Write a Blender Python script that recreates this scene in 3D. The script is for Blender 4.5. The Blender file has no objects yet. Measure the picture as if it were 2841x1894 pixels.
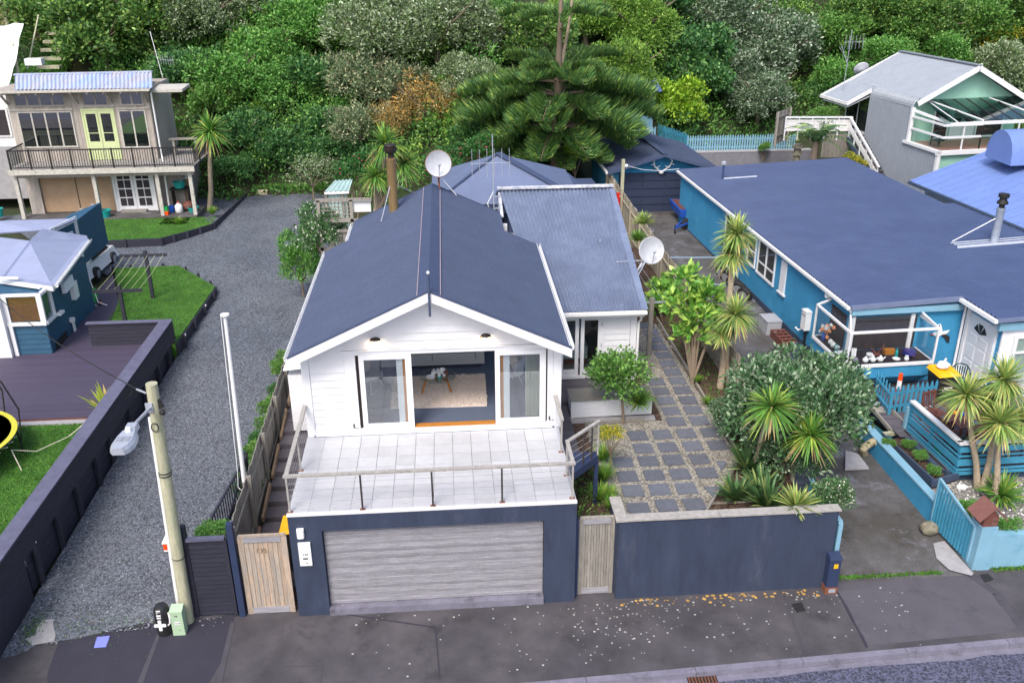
import bpy, math, random
import numpy as np
from mathutils import Vector, Matrix
R = math.radians
rnd = random.Random(7)
SC = bpy.context.scene
COL = SC.collection

# ------------------------------------------------------------------ camera, sky, sun, exposure
cam_d = bpy.data.cameras.new('camera')
cam = bpy.data.objects.new('camera', cam_d); COL.objects.link(cam)
cam_d.sensor_width = 36.0; cam_d.lens = 31.77; cam_d.clip_start = 0.1; cam_d.clip_end = 800
yaw, pit, rol = R(4.06671), R(23.73704), R(0.386726)
fwd = Vector((math.sin(yaw)*math.cos(pit), math.cos(yaw)*math.cos(pit), -math.sin(pit)))
rgt = Vector((math.cos(yaw), -math.sin(yaw), 0)); dwn = fwd.cross(rgt)
r2 = rgt*math.cos(rol) + dwn*math.sin(rol); d2 = dwn*math.cos(rol) - rgt*math.sin(rol)
cam.matrix_world = Matrix(((r2.x, -d2.x, -fwd.x, 3.6718), (r2.y, -d2.y, -fwd.y, -16.6078), (r2.z, -d2.z, -fwd.z, 13.9469), (0, 0, 0, 1)))
SC.camera = cam

SUN_EL, SUN_AZ = 52.0, 205.0          # degrees; azimuth clockwise from +Y, the light comes over the camera's left shoulder
world = bpy.data.worlds.new('World'); SC.world = world; world.use_nodes = True
wn = world.node_tree.nodes; wl = world.node_tree.links
sky = wn.new('ShaderNodeTexSky'); sky.sky_type = 'NISHITA'; sky.sun_disc = False
sky.sun_elevation = R(SUN_EL); sky.sun_rotation = R(SUN_AZ); sky.air_density = 1.0; sky.dust_density = 4.0; sky.ozone_density = 1.0
wl.new(sky.outputs['Color'], wn['Background'].inputs['Color'])
wn['Background'].inputs['Strength'].default_value = 0.15
sd = bpy.data.lights.new('sun', 'SUN'); sd.energy = 1.4; sd.angle = R(18); sd.color = (1.0, 0.95, 0.88)
sun = bpy.data.objects.new('sun', sd); COL.objects.link(sun)
sv = Vector((math.sin(R(SUN_AZ))*math.cos(R(SUN_EL)), math.cos(R(SUN_AZ))*math.cos(R(SUN_EL)), math.sin(R(SUN_EL))))
sun.rotation_euler = sv.to_track_quat('Z', 'Y').to_euler(); sun.location = (0, 0, 60)
vs = SC.view_settings
vs.view_transform = 'Standard'; vs.look = 'None'; vs.gamma = 1.0; vs.use_curve_mapping = False; vs.exposure = 0.78
SC.render.engine = 'CYCLES'
SC.cycles.max_bounces = 10; SC.cycles.diffuse_bounces = 8; SC.cycles.transparent_max_bounces = 12

# ------------------------------------------------------------------ materials
def C(h, f=1.0):
    """sRGB hex -> linear"""
    v = [int(h[i:i+2], 16)/255 for i in (0, 2, 4)]
    return tuple((x/12.92 if x <= .04045 else ((x+.055)/1.055)**2.4)*f for x in v)
def K(h, r, g, b): c = C(h); return (c[0]*r, c[1]*g, c[2]*b)
MATS = {}
def mat(name, col, rough=.65, var=.18, scale=1.2, col2=None, bump=0, bscale=30, metal=0, stretch=(1, 1, 1), isl=0, orand=0, spec=.5,
        fine=0, fscale=60, trans=0, emit=0, stain=None, voro=0, isl_hue=None, coat=0):
    m = bpy.data.materials.new(name); m.use_nodes = True; MATS[name] = m
    nt = m.node_tree; N = nt.nodes; L = nt.links; b = N['Principled BSDF']
    b.inputs['Roughness'].default_value = rough; b.inputs['Metallic'].default_value = metal
    b.inputs['Specular IOR Level'].default_value = spec
    if coat: b.inputs['Coat Weight'].default_value = coat
    geo = N.new('ShaderNodeNewGeometry')
    mp = N.new('ShaderNodeMapping'); mp.inputs['Scale'].default_value = stretch
    L.new(geo.outputs['Position'], mp.inputs['Vector'])
    def noise(sc, det=4, ro=.6):
        n = N.new('ShaderNodeTexNoise'); n.inputs['Scale'].default_value = sc; n.inputs['Detail'].default_value = det; n.inputs['Roughness'].default_value = ro
        L.new(mp.outputs['Vector'], n.inputs['Vector']); return n.outputs['Fac']
    def math_(op, a, bb):
        n = N.new('ShaderNodeMath'); n.operation = op
        for i, v in enumerate((a, bb)):
            if isinstance(v, (int, float)): n.inputs[i].default_value = v
            else: L.new(v, n.inputs[i])
        return n.outputs[0]
    def mix(f, a, bb, typ='MIX'):
        n = N.new('ShaderNodeMix'); n.data_type = 'RGBA'; n.blend_type = typ
        for i, v in ((0, f), (6, a), (7, bb)):
            if isinstance(v, (int, float)): n.inputs[i].default_value = v
            elif isinstance(v, tuple): n.inputs[i].default_value = (*v[:3], 1)
            else: L.new(v, n.inputs[i])
        return n.outputs[2]
    c = tuple(col)
    if col2 is not None:
        rmp = N.new('ShaderNodeMapRange'); rmp.inputs[1].default_value = .38; rmp.inputs[2].default_value = .62
        L.new(noise(scale, 5, .65), rmp.inputs[0]); c = mix(rmp.outputs[0], c, tuple(col2))
    val = None
    def mulv(v):
        nonlocal val
        val = v if val is None else math_('MULTIPLY', val, v)
    if var: mulv(math_('ADD', math_('MULTIPLY', math_('SUBTRACT', noise(scale*2.3), .5), var*4), 1.0))
    if fine: mulv(math_('ADD', math_('MULTIPLY', math_('SUBTRACT', noise(fscale, 2, .8), .5), fine*4), 1.0))
    if isl: mulv(math_('ADD', math_('MULTIPLY', math_('SUBTRACT', geo.outputs['Random Per Island'], .5), isl*2), 1.0))
    if orand:
        oi = N.new('ShaderNodeObjectInfo'); mulv(math_('ADD', math_('MULTIPLY', math_('SUBTRACT', oi.outputs['Random'], .5), orand*2), 1.0))
    if isl_hue is not None:
        f = math_('GREATER_THAN', math_('FRACT', math_('MULTIPLY', geo.outputs['Random Per Island'], 37.31), 0.0), 1-isl_hue[1])
        c = mix(f, c, tuple(isl_hue[0]))
    if voro:
        vn = N.new('ShaderNodeTexVoronoi'); vn.inputs['Scale'].default_value = voro; L.new(mp.outputs['Vector'], vn.inputs['Vector'])
        sp = N.new('ShaderNodeSeparateColor'); L.new(vn.outputs['Color'], sp.inputs[0]); mulv(math_('ADD', math_('MULTIPLY', sp.outputs[0], 1.3), .35))
    if stain is not None:
        scol, ssc, lo, hi = stain
        rm = N.new('ShaderNodeMapRange'); rm.inputs[1].default_value = lo; rm.inputs[2].default_value = hi
        L.new(noise(ssc, 6, .7), rm.inputs[0]); c = mix(rm.outputs[0], c, tuple(scol))
    if val is not None:
        cc = N.new('ShaderNodeCombineColor')
        for i in range(3): L.new(val, cc.inputs[i])
        c = mix(1.0, c, cc.outputs[0], 'MULTIPLY')
    if isinstance(c, tuple): b.inputs['Base Color'].default_value = (*c[:3], 1)
    else: L.new(c, b.inputs['Base Color'])
    if bump:
        bn = N.new('ShaderNodeBump'); bn.inputs['Strength'].default_value = bump; bn.inputs['Distance'].default_value = .02
        L.new(noise(bscale, 3, .7), bn.inputs['Height']); L.new(bn.outputs[0], b.inputs['Normal'])
    if emit:
        b.inputs['Emission Strength'].default_value = emit; b.inputs['Emission Color'].default_value = (*col[:3], 1)
    if trans:
        t = N.new('ShaderNodeBsdfTranslucent'); ms = N.new('ShaderNodeMixShader'); ms.inputs[0].default_value = trans
        if isinstance(c, tuple): t.inputs[0].default_value = (*c[:3], 1)
        else: L.new(c, t.inputs[0])
        L.new(b.outputs[0], ms.inputs[1]); L.new(t.outputs[0], ms.inputs[2]); L.new(ms.outputs[0], N['Material Output'].inputs[0])
    return m
def glass(name, tint=(.85, .9, .9), refl=1.5, rough=.02, base=.06):
    m = bpy.data.materials.new(name); m.use_nodes = True; MATS[name] = m
    nt = m.node_tree; N = nt.nodes; L = nt.links
    N.remove(N['Principled BSDF'])
    t = N.new('ShaderNodeBsdfTransparent'); t.inputs[0].default_value = (*tint, 1)
    g = N.new('ShaderNodeBsdfGlossy'); g.inputs['Roughness'].default_value = rough
    lw = N.new('ShaderNodeLayerWeight'); lw.inputs['Blend'].default_value = .5
    pw = N.new('ShaderNodeMath'); pw.operation = 'POWER'; pw.inputs[1].default_value = 4; L.new(lw.outputs['Facing'], pw.inputs[0])
    ad = N.new('ShaderNodeMath'); ad.operation = 'MULTIPLY_ADD'; ad.inputs[1].default_value = .8; ad.inputs[2].default_value = base; L.new(pw.outputs[0], ad.inputs[0])
    ms = N.new('ShaderNodeMixShader'); L.new(ad.outputs[0], ms.inputs[0]); L.new(t.outputs[0], ms.inputs[1]); L.new(g.outputs[0], ms.inputs[2])
    L.new(ms.outputs[0], N['Material Output'].inputs[0]); return m

M_white = mat('white paint', (.72, .73, .76), .5, .05, 1.5)
M_whiteold = mat('weathered white paint', (.74, .74, .74), .6, .12, 3, stain=((.35, .33, .28), 2.5, .6, .75))
M_roof = mat('grey chip roof', K('5e657e', 0.51, 0.59, 0.66), .75, .10, .5, fine=.35, fscale=45, bump=.5, bscale=60, spec=.35)
M_ridge = mat('grey ridge metal', K('585e72', 0.51, 0.61, 0.80), .6, .12, 2)
M_wingroof = mat('worn blue grey iron', K('8792a8', 0.74, 0.77, 0.83), .42, .14, .9, col2=K('7c869d', 0.74, 0.77, 0.83), fine=.14, fscale=9, stain=((.62, .64, .68), 1.6, .66, .74))
M_hip = mat('pale grey roof', K('7c849c', 0.59, 0.66, 0.77), .6, .1, .6, fine=.2, fscale=30)
M_flash = mat('weathered flashing', C('9aa0ae'), .6, .3, 3, col2=C('d0d2d6'))
M_navy = mat('navy masonry paint', K('3a4259', 0.66, 0.74, 0.77), .75, .16, 1.0, col2=K('424a62', 0.66, 0.74, 0.77), bump=.6, bscale=45, fine=.10, fscale=25, stretch=(2.2, 2.2, .55), stain=((.09, .10, .14), .8, .56, .85))
M_navyp = mat('navy painted timber', K('39425f', 0.55, 0.66, 0.77), .6, .12, 2)
M_tile = mat('pale deck tile', (.45, .46, .49), .5, .06, 2.0, orand=.07, fine=.05, fscale=30)
M_grout = mat('dark grout', (.16, .16, .17), .9, .1)
M_slat = mat('silvered cedar', K('a9a6ad', 0.74, 0.76, 0.77), .75, .30, 1.2, stretch=(.9, 9, 12), orand=.12, fine=.2, fscale=14)
M_cedar = mat('pinkish cedar', C('b09a86'), .75, .25, 1.6, stretch=(9, 9, .8), orand=.14, col2=C('9b948c'), fine=.15, fscale=12)
M_grey = mat('grey weathered timber', C('8b8780'), .85, .30, 1.6, stretch=(7, 7, .8), orand=.16, fine=.15, fscale=15, stain=(C('5d6650'), 1.2, .62, .75))
M_rail = mat('silver timber rail', C('9b9894'), .8, .25, 4, fine=.15, fscale=30)
M_steel = mat('dull steel', C('5a5654'), .45, .1, metal=.7)
M_cable = mat('steel cable', (.30, .30, .32), .4, .05, metal=.6)
M_rust = mat('rust', C('7a4a34'), .9, .3, 9)
M_black = mat('black painted timber', C('2e2f3c'), .6, .22, 1.5, stretch=(1, 1, 5), fine=.18, fscale=20, orand=.12)
M_blackcap = mat('worn black cap board', C('5a5a70'), .65, .2, 2, fine=.22, fscale=30, orand=.1)
M_blackm = mat('black metal', (.02, .02, .022), .4, .05)
M_dkwood = mat('dark deck timber', C('57535a'), .8, .25, 1.5, stretch=(1, 9, 9), orand=.16, fine=.15, fscale=20)
M_purpdeck = mat('mauve brown decking', K('57495a', 0.62, 0.72, 0.83), .7, .15, 1.5, stretch=(1, 12, 1), orand=.1, fine=.1, fscale=15)
M_glass = glass('window glass', base=.05)
M_glassr = glass('reflective window glass', (.8, .85, .88), base=.28)
M_glassd = glass('sliding door glass', (.9, .93, .94), base=.16)
M_glassc = glass('clear glass', (.95, .96, .96), base=.02)
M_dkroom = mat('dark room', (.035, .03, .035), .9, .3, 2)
M_gold = mat('varnished timber', C('b87a34'), .4, .12, 4)
M_carpet = mat('slate carpet', C('566074'), .95, .08, 3, fine=.2, fscale=60)
M_sofa = mat('grey sofa cloth', C('b4b4b8'), .95, .06, 4, fine=.12, fscale=90)
M_chair = mat('pale grey chair cloth', C('c4c6c8'), .95, .06, 4)
M_rug = mat('cream shag rug', C('e2d6cc'), .95, .10, 8, isl=.14)
M_curtain = mat('pale curtain', C('dfe3da'), .8, .05, 4, trans=.3)
M_yellow = mat('yellow plastic', C('e8b010'), .4, .06)
M_asphalt = mat('old asphalt footpath', K('55545a', 0.56, 0.54, 0.56), .9, .30, .55, col2=K('68666a', 0.56, 0.54, 0.56), fine=.22, fscale=70, bump=.4, bscale=90, stain=(K('47464c', 0.56, 0.54, 0.56), .9, .55, .7))
M_asphdk = mat('dark asphalt patch', K('3c3b45', 0.68, 0.68, 0.79), .9, .14, .8, fine=.2, fscale=70, bump=.4, bscale=90)
M_road = mat('chip seal road', K('5f6272', 0.64, 0.64, 0.74), .9, .12, .7, voro=26, fine=.1, fscale=60, bump=.8, bscale=60)
M_kerb = mat('kerb concrete', K('83818a', 0.75, 0.75, 0.85), .85, .22, 1.2, fine=.18, fscale=30, stain=(K('5f5d62', 0.75, 0.75, 0.85), 2.2, .55, .7))
M_conc = mat('mossy concrete drive', K('66645f', 0.78, 0.79, 0.93), .9, .20, .7, col2=K('4e4b42', 0.78, 0.79, 0.93), fine=.3, fscale=24, stain=(K('8f8f90', 0.78, 0.79, 0.93), 1.1, .54, .72), bump=.3, bscale=40)
M_concw = mat('pale concrete', C('9c9b9e'), .85, .15, 2, fine=.1, fscale=20)
M_gravel = mat('blue grey gravel', K('6d7079', 0.60, 0.65, 0.69), .9, .2, .3, col2=K('787a80', 0.60, 0.65, 0.69), voro=24, fine=.25, fscale=30, bump=1.0, bscale=40)
M_pebble = mat('pale pebbles', K('a7a399', 0.60, 0.60, 0.60), .9, .12, .8, voro=22, bump=1.0, bscale=35, stain=(K('5c5548', 0.60, 0.60, 0.60), 1.3, .58, .7))
M_paver = mat('slate grey paver', K('62656d', 0.92, 0.94, 1.00), .8, .15, 2.5, orand=.14, fine=.14, fscale=30)
M_soil = mat('dark bark soil', C('4a3a30'), .95, .3, 3, voro=18, bump=1, bscale=25)
M_grass = mat('lawn turf', K('54682c', 0.63, 1.12, 0.8), .9, .25, .9, col2=K('445c22', 0.63, 1.12, 0.8), fine=.2, fscale=40)
M_blade = mat('grass blades', K('5f7c30', 0.66, 1.12, 0.8), .8, .35, .9, isl=.4, isl_hue=(K('8f8a4a', 0.66, 1.12, 0.8), .12), trans=.25)
M_ground = mat('hill soil under scrub', C('27351a'), .95, .3, .8, col2=C('35341f'))
M_blue = mat('teal blue stucco', K('3f87a5', 0.77, 1.10, 1.31), .85, .08, .8, fine=.14, fscale=30, bump=.7, bscale=60, stain=(K('4a94b0', 0.77, 1.10, 1.31), .7, .5, .8))
M_bluep = mat('teal blue paint', K('4391b0', 0.90, 0.99, 1.02), .6, .1, 1.5, orand=.06)
M_bluelt = mat('light blue paint', K('7aaecb', 1.00, 0.90, 0.85), .65, .08, 1.2, stain=(K('5d9dbd', 1.00, 0.90, 0.85), 1.4, .55, .75))
M_bluedk = mat('dark slate blue plinth', C('3a4a62'), .8, .1, 2)
M_blueroof = mat('blue grey corrugated iron', K('525d85', 0.51, 0.61, 0.66), .38, .10, .5, col2=K('59648a', 0.51, 0.61, 0.66), stain=(K('9aa3bd', 0.51, 0.61, 0.66), 1.0, .70, .76))
M_ltroof = mat('powder blue roof', K('8296c8', 0.68, 0.76, 0.88), .55, .08, .5, fine=.1, fscale=20)
M_silver = mat('pale zinc roof', K('a5a8b2', 0.62, 0.68, 0.71), .5, .08, .8, fine=.08, fscale=20)
M_mint = mat('mint stucco', C('93c2b0'), .85, .08, 1.0, fine=.08, fscale=25)
M_plaster = mat('tan plaster', C('a58c72'), .9, .10, .8, fine=.15, fscale=25)
M_oldwood = mat('bare grey board wall', C('a8a098'), .85, .25, 1.2, stretch=(6, 6, .8), orand=.16, fine=.15, fscale=12)
M_tin = mat('old galvanised iron', C('9cb0d0'), .5, .15, .9, col2=C('b0aebb'), stretch=(1.2, .4, .4), stain=(C('8a4a2a'), .8, .66, .72))
M_lime = mat('pale green door paint', C('c3cf9c'), .55, .08, 2)
M_tealhouse = mat('dark teal boards', C('25506c'), .6, .10, 1.2, orand=.06, fine=.08, fscale=20)
M_greyroof = mat('pale blue grey roof', K('a3a8bd', 0.72, 0.77, 0.87), .6, .07, .7, fine=.07, fscale=25)
M_pole = mat('weathered pole timber', C('b0ac94'), .85, .22, 1.6, stretch=(5, 5, .7), fine=.15, fscale=14, col2=C('9ca084'))
M_galv = mat('galvanised metal', C('aeb4c0'), .45, .08, metal=.3)
M_oldpale = mat('bleached trim timber', C('b9b6ae'), .8, .22, 3, fine=.12, fscale=20, stain=(C('77736a'), 2.0, .58, .75))
M_fence = mat('mossy fence timber', C('a29a8a'), .85, .3, 1.4, stretch=(7, 7, .8), orand=.2, fine=.15, fscale=15, stain=(C('6c7058'), 1.0, .56, .74))
M_whpl = mat('white plastic', (.78, .79, .80), .4, .04)
M_orange = mat('orange enamel', C('f4501a'), .4, .04)
M_mintpl = mat('sage green enamel', C('a9c3a4'), .5, .06, 3)
M_red = mat('red plastic', C('c8281e'), .45, .05)
M_teal = mat('teal plastic', C('1f9c98'), .4, .05)
M_bluepl = mat('blue plastic', C('1c56b8'), .4, .05)
M_green = mat('green plastic', C('1f9a48'), .4, .05)
M_dkgreen = mat('dark green plastic', C('1c3c3c'), .4, .05)
M_tyre = mat('tyre rubber', (.018, .018, .02), .75, .1)
M_chrome = mat('alloy wheel', (.55, .56, .60), .35, .05, metal=.6)
M_brown = mat('red brown timber', C('6a4038'), .7, .18, 3, orand=.12, fine=.1, fscale=20)
M_terra = mat('brown shingle', C('77504a'), .8, .15, 4, orand=.1)
M_rock = mat('rounded stone', C('8d8778'), .9, .25, 4, col2=C('6f6c5c'))
M_bark = mat('grey bark', C('7d6f60'), .9, .25, 4, stretch=(4, 4, 1), fine=.2, fscale=20)
M_barkp = mat('pale cabbage tree bark', C('a39480'), .9, .25, 5, fine=.2, fscale=25)
M_ink = mat('black ink', (.015, .015, .015), .6, 0)
M_lampon = mat('warm lamp', (1.0, .78, .52), .4, 0, emit=12)
M_cowl = mat('black brown cowl', C('2b211e'), .5, .1)
M_flue = mat('heat stained steel', C('a48a62'), .45, .12, 2, metal=.5)
M_dish = mat('grey dish', C('b4b8c0'), .6, .12, 3)
M_lichen = mat('yellow lichen', C('b8924a'), .95, .25, 4, isl=.25)
M_litter = mat('pale lichen spots', C('a8aaa6'), .95, .2, 4, isl=.3)
M_cover = mat('purple lid', C('8088e0'), .5, .1, 6)

# ------------------------------------------------------------------ mesh helpers (all coordinates are world metres)
V = Vector
class MB:
    def __init__(s, T=None): s.v = []; s.f = []; s.T = T
    def add(s, vs, fs):
        o = len(s.v)
        if s.T is not None: vs = [s.T @ V(p) for p in vs]
        s.v += [tuple(p) for p in vs]; s.f += [tuple(i+o for i in f) for f in fs]; return s
    def box(s, x0, x1, y0, y1, z0, z1):
        return s.hexa([(x0, y0, z0), (x1, y0, z0), (x1, y1, z0), (x0, y1, z0)], [(x0, y0, z1), (x1, y0, z1), (x1, y1, z1), (x0, y1, z1)])
    def hexa(s, b, t):
        n = len(b)
        return s.add(list(b)+list(t), [tuple(range(n))[::-1], tuple(range(n, 2*n))]+[(i, (i+1) % n, n+(i+1) % n, n+i) for i in range(n)])
    def slab(s, poly, dz): return s.hexa([(p[0], p[1], p[2]-dz) for p in poly], poly)
    def plate(s, poly, th):
        a = V(poly[1])-V(poly[0]); b = V(poly[-1])-V(poly[0]); n = a.cross(b).normalized()*th
        return s.hexa([V(p)-n for p in poly], poly)
    def quad(s, *p): return s.add(p, [tuple(range(len(p)))])
    def bar(s, p, q, w, h=None, up=(0, 0, 1)):
        h = w if h is None else h
        p, q = V(p), V(q); d = (q-p).normalized(); u = V(up)
        if abs(d.dot(u)) > .98: u = V((0, 1, 0))
        a = d.cross(u).normalized()*w/2; b = a.cross(d).normalized()*h/2
        return s.hexa([p-a-b, p+a-b, p+a+b, p-a+b], [q-a-b, q+a-b, q+a+b, q-a+b])
    def tube(s, pts, r, n=8, r2=None, cap=True):
        pts = [V(p) for p in pts]; m = len(pts); rr = r if isinstance(r, (list, tuple)) else [r+((r2 if r2 is not None else r)-r)*i/(m-1) for i in range(m)]
        vs = []; u = None
        for i, p in enumerate(pts):
            d = (pts[min(i+1, m-1)]-pts[max(i-1, 0)]).normalized()
            if u is None or abs(d.dot(u)) > .95: u = V((1, 0, 0)) if abs(d.x) < .8 else V((0, 1, 0))
            a = d.cross(u).normalized(); b = d.cross(a).normalized(); u = -(d.cross(a)) if False else u
            for k in range(n):
                t = 2*math.pi*k/n; vs.append(p+(a*math.cos(t)+b*math.sin(t))*rr[i])
        fs = [(i*n+k, i*n+(k+1) % n, (i+1)*n+(k+1) % n, (i+1)*n+k) for i in range(m-1) for k in range(n)]
        if cap: fs += [tuple(range(n))[::-1], tuple(range((m-1)*n, m*n))]
        return s.add(vs, fs)
    def lathe(s, c, prof, n=16, T=None):
        c = V(c); vs = []
        for r, z in prof:
            for k in range(n):
                t = 2*math.pi*k/n; p = V((r*math.cos(t), r*math.sin(t), z)); vs.append(c+(T @ p if T else p))
        m = len(prof)
        fs = [(i*n+k, i*n+(k+1) % n, (i+1)*n+(k+1) % n, (i+1)*n+k) for i in range(m-1) for k in range(n)]
        fs += [tuple(range(n))[::-1], tuple(range((m-1)*n, m*n))]
        return s.add(vs, fs)
    def ball(s, c, r, n=10, m=6, jit=0):
        r = (r, r, r) if isinstance(r, (int, float)) else r; vs = []; fs = []
        for i in range(1, m):
            for k in range(n):
                a = math.pi*i/m; t = 2*math.pi*k/n; j = 1+rnd.uniform(-jit, jit)
                vs.append((c[0]+r[0]*math.sin(a)*math.cos(t)*j, c[1]+r[1]*math.sin(a)*math.sin(t)*j, c[2]+r[2]*math.cos(a)*j))
        vs += [(c[0], c[1], c[2]+r[2]), (c[0], c[1], c[2]-r[2])]; T_, B_ = len(vs)-2, len(vs)-1
        for i in range(m-2):
            for k in range(n): fs.append((i*n+k, (i+1)*n+k, (i+1)*n+(k+1) % n, i*n+(k+1) % n))
        for k in range(n): fs.append((T_, k, (k+1) % n)); fs.append((B_, (m-2)*n+(k+1) % n, (m-2)*n+k))
        return s.add(vs, fs)
    def corr(s, a, b, c, d, pitch=.076, amp=.009, seg=6, rows=1):
        """corrugated sheet: waves step from a to b (and d to c), ribs run a->d"""
        a, b, c, d = V(a), V(b), V(c), V(d); L = max((b-a).length, (c-d).length); n = max(2, int(L/pitch)*seg)
        nr = (b-a).cross(d-a).normalized(); vs = []
        for j in range(rows+1):
            for i in range(n+1):
                t = i/n; p = a.lerp(b, t).lerp(d.lerp(c, t), j/rows); vs.append(p+nr*amp*math.sin(2*math.pi*i/seg))
        fs = [(j*(n+1)+i, j*(n+1)+i+1, (j+1)*(n+1)+i+1, (j+1)*(n+1)+i) for j in range(rows) for i in range(n)]
        return s.add(vs, fs)

def mesh_of(name, mb, m, smooth=False, org=(0, 0, 0)):
    me = bpy.data.meshes.new(name); o = V(org)
    me.from_pydata([tuple(V(p)-o) for p in mb.v], [], mb.f)
    me.materials.append(m)
    if smooth:
        me.polygons.foreach_set('use_smooth', [True]*len(me.polygons)); me.update()
        try: me.set_sharp_from_angle(angle=R(40))
        except Exception: pass
    me.update(); return me
def wloc(o):
    l = V((0, 0, 0))
    while o is not None: l = l+o.location; o = o.parent
    return l
def tag(o, label=None, cat=None, group=None, kind=None):
    if label: o['label'] = label
    if cat: o['category'] = cat
    if group: o['group'] = group
    if kind: o['kind'] = kind
    return o
def obj(name, mb, m, parent=None, label=None, cat=None, group=None, kind=None, smooth=False):
    if parent is not None: org = wloc(parent); loc = (0, 0, 0)
    elif kind == 'structure' or kind == 'stuff': org = loc = (0, 0, 0)
    else:
        a = np.array(mb.v); org = loc = ((a[:, 0].min()+a[:, 0].max())/2, (a[:, 1].min()+a[:, 1].max())/2, a[:, 2].min())
    o = bpy.data.objects.new(name, mesh_of(name, mb, m, smooth, org)); COL.objects.link(o); o.location = loc
    if parent is not None: o.parent = parent
    return tag(o, label, cat, group, kind)
def thing(name, label, cat, loc=(0, 0, 0), group=None):
    o = bpy.data.objects.new(name, None); COL.objects.link(o); o.location = loc; o.empty_display_size = .2
    return tag(o, label, cat, group)
def put(name, me, parent, loc, rot=(0, 0, 0), scale=(1, 1, 1)):
    """a piece that shares its mesh; loc in world metres"""
    o = bpy.data.objects.new(name, me); COL.objects.link(o); o.rotation_euler = rot; o.scale = scale if not isinstance(scale, (int, float)) else (scale,)*3
    if parent is not None: o.location = V(loc)-wloc(parent); o.parent = parent
    else: o.location = loc
    return o
def copy_tree(o, parent=None):
    c = o.copy(); COL.objects.link(c); c.parent = parent
    for ch in list(o.children): copy_tree(ch, c)
    return c
def dup(root, loc, rz=0, label=None, scale=None):
    c = copy_tree(root); c.location = loc; c.rotation_euler = (0, 0, rz)
    if label: c['label'] = label
    if scale: c.scale = (scale,)*3
    return c
def txt(name, s, p, size, m, parent=None, rx=90, rz=0, ext=.002, align='CENTER'):
    cu = bpy.data.curves.new(name, 'FONT'); cu.body = s; cu.size = size; cu.extrude = ext; cu.align_x = align; cu.align_y = 'CENTER'
    t = bpy.data.objects.new(name, cu); me = bpy.data.meshes.new_from_object(t); me.materials.clear(); me.materials.append(m)
    bpy.data.objects.remove(t)
    return put(name, me, parent, p, (R(rx), 0, R(rz)))
def frame(o, deg):
    """matrix of a building's own axes: u right, v back, w up, from corner o"""
    return Matrix.Translation(V(o)) @ Matrix.Rotation(R(deg), 4, 'Z')
def lerp(a, b, t): return tuple(a[i]+(b[i]-a[i])*t for i in range(len(a)))
def leafmesh(name, P, A, B, m):
    """n leaf quads: base P, length vector A, half width vector B (numpy n x 3)"""
    n = len(P); v = np.empty((n, 4, 3), np.float32)
    v[:, 0] = P; v[:, 1] = P+A*.5+B; v[:, 2] = P+A; v[:, 3] = P+A*.5-B
    me = bpy.data.meshes.new(name); me.vertices.add(n*4); me.vertices.foreach_set('co', v.ravel())
    me.loops.add(n*4); me.loops.foreach_set('vertex_index', np.arange(n*4, dtype=np.int32))
    me.polygons.add(n); me.polygons.foreach_set('loop_start', np.arange(0, n*4, 4, dtype=np.int32)); me.polygons.foreach_set('loop_total', np.full(n, 4, np.int32))
    me.materials.append(m); me.update(calc_edges=True); return me
RN = np.random.default_rng(5)
def unit(a): return a/(np.linalg.norm(a, axis=1, keepdims=True)+1e-9)
def foliage(blobs, nclump, per, ll, lw, m, spread=.3, up=.3, out=.9, name='crown', zlo=-.5):
    """leaf clumps over a set of uneven blobs (cx, cy, cz, rx, ry, rz)"""
    bl = np.array(blobs, float); w = bl[:, 3]*bl[:, 4]+bl[:, 3]*bl[:, 5]; w /= w.sum()
    k = RN.choice(len(bl), nclump, p=w); d = unit(RN.normal(size=(nclump, 3)))
    bad = d[:, 2] < zlo; d[bad, 2] *= -1
    rad = RN.uniform(.62, 1.0, (nclump, 1))**.7
    c = bl[k, :3]+d*bl[k, 3:6]*rad
    P = np.repeat(c, per, 0)+RN.normal(size=(nclump*per, 3))*spread*.6
    D = np.repeat(d, per, 0)*out+RN.normal(size=(nclump*per, 3))*.7; D[:, 2] += up; D = unit(D)
    L_ = ll*RN.uniform(.6, 1.35, (len(P), 1))
    B = unit(np.cross(D, RN.normal(size=D.shape)))*lw*RN.uniform(.7, 1.3, (len(P), 1))
    return leafmesh(name, P, D*L_, B, m)

# ================================================================== THE GROUND
def lawn_z(y): return .03*max(y, 0)
def toe(x):
    pts = [(-60, 40), (-24, 40), (-19, 36), (-8, 33.5), (-7.5, 34.5), (-3, 34.5), (0, 31), (5, 31), (11, 34), (12, 37), (19, 41), (28, 43), (40, 41), (90, 38)]
    for (a, b), (c, d) in zip(pts, pts[1:]):
        if a <= x <= c: return b+(d-b)*(x-a)/(c-a)
    return 40
def smooth_n(x, y): return math.sin(x*.35+1.3)*math.cos(y*.27)*.8+math.sin(x*.9+y*.6)*.3
def ground_z(x, y):
    t = toe(x)
    b = -.16 if y < .3 else .03*min(y, 40)-.14
    if x > 11.9 and y > 25: b = .02*min(y, 40)-.1
    if y <= t: return b
    d = y-t
    h = .72*d+smooth_n(x, y)*min(1, d/6)
    return b+min(h, 34+smooth_n(x, y))
nx, ny = 150, 150
xs = [-75+i*(170/nx) for i in range(nx+1)]
ys = [-60+j*(190/ny) for j in range(ny+1)]
g = MB(); g.v = [(x, y, ground_z(x, y) if y > -.2 else -.2) for y in ys for x in xs]
g.f = [(j*(nx+1)+i, j*(nx+1)+i+1, (j+1)*(nx+1)+i+1, (j+1)*(nx+1)+i) for j in range(ny) for i in range(nx)]
obj('ground', g, M_ground, kind='structure', smooth=True)

def kerb_y(x): return -2.24+(x-9.38)*.0414
def struct(name, mb, m, parent=None): return obj(name, mb, m, parent, kind=None if parent else 'structure')
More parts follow.
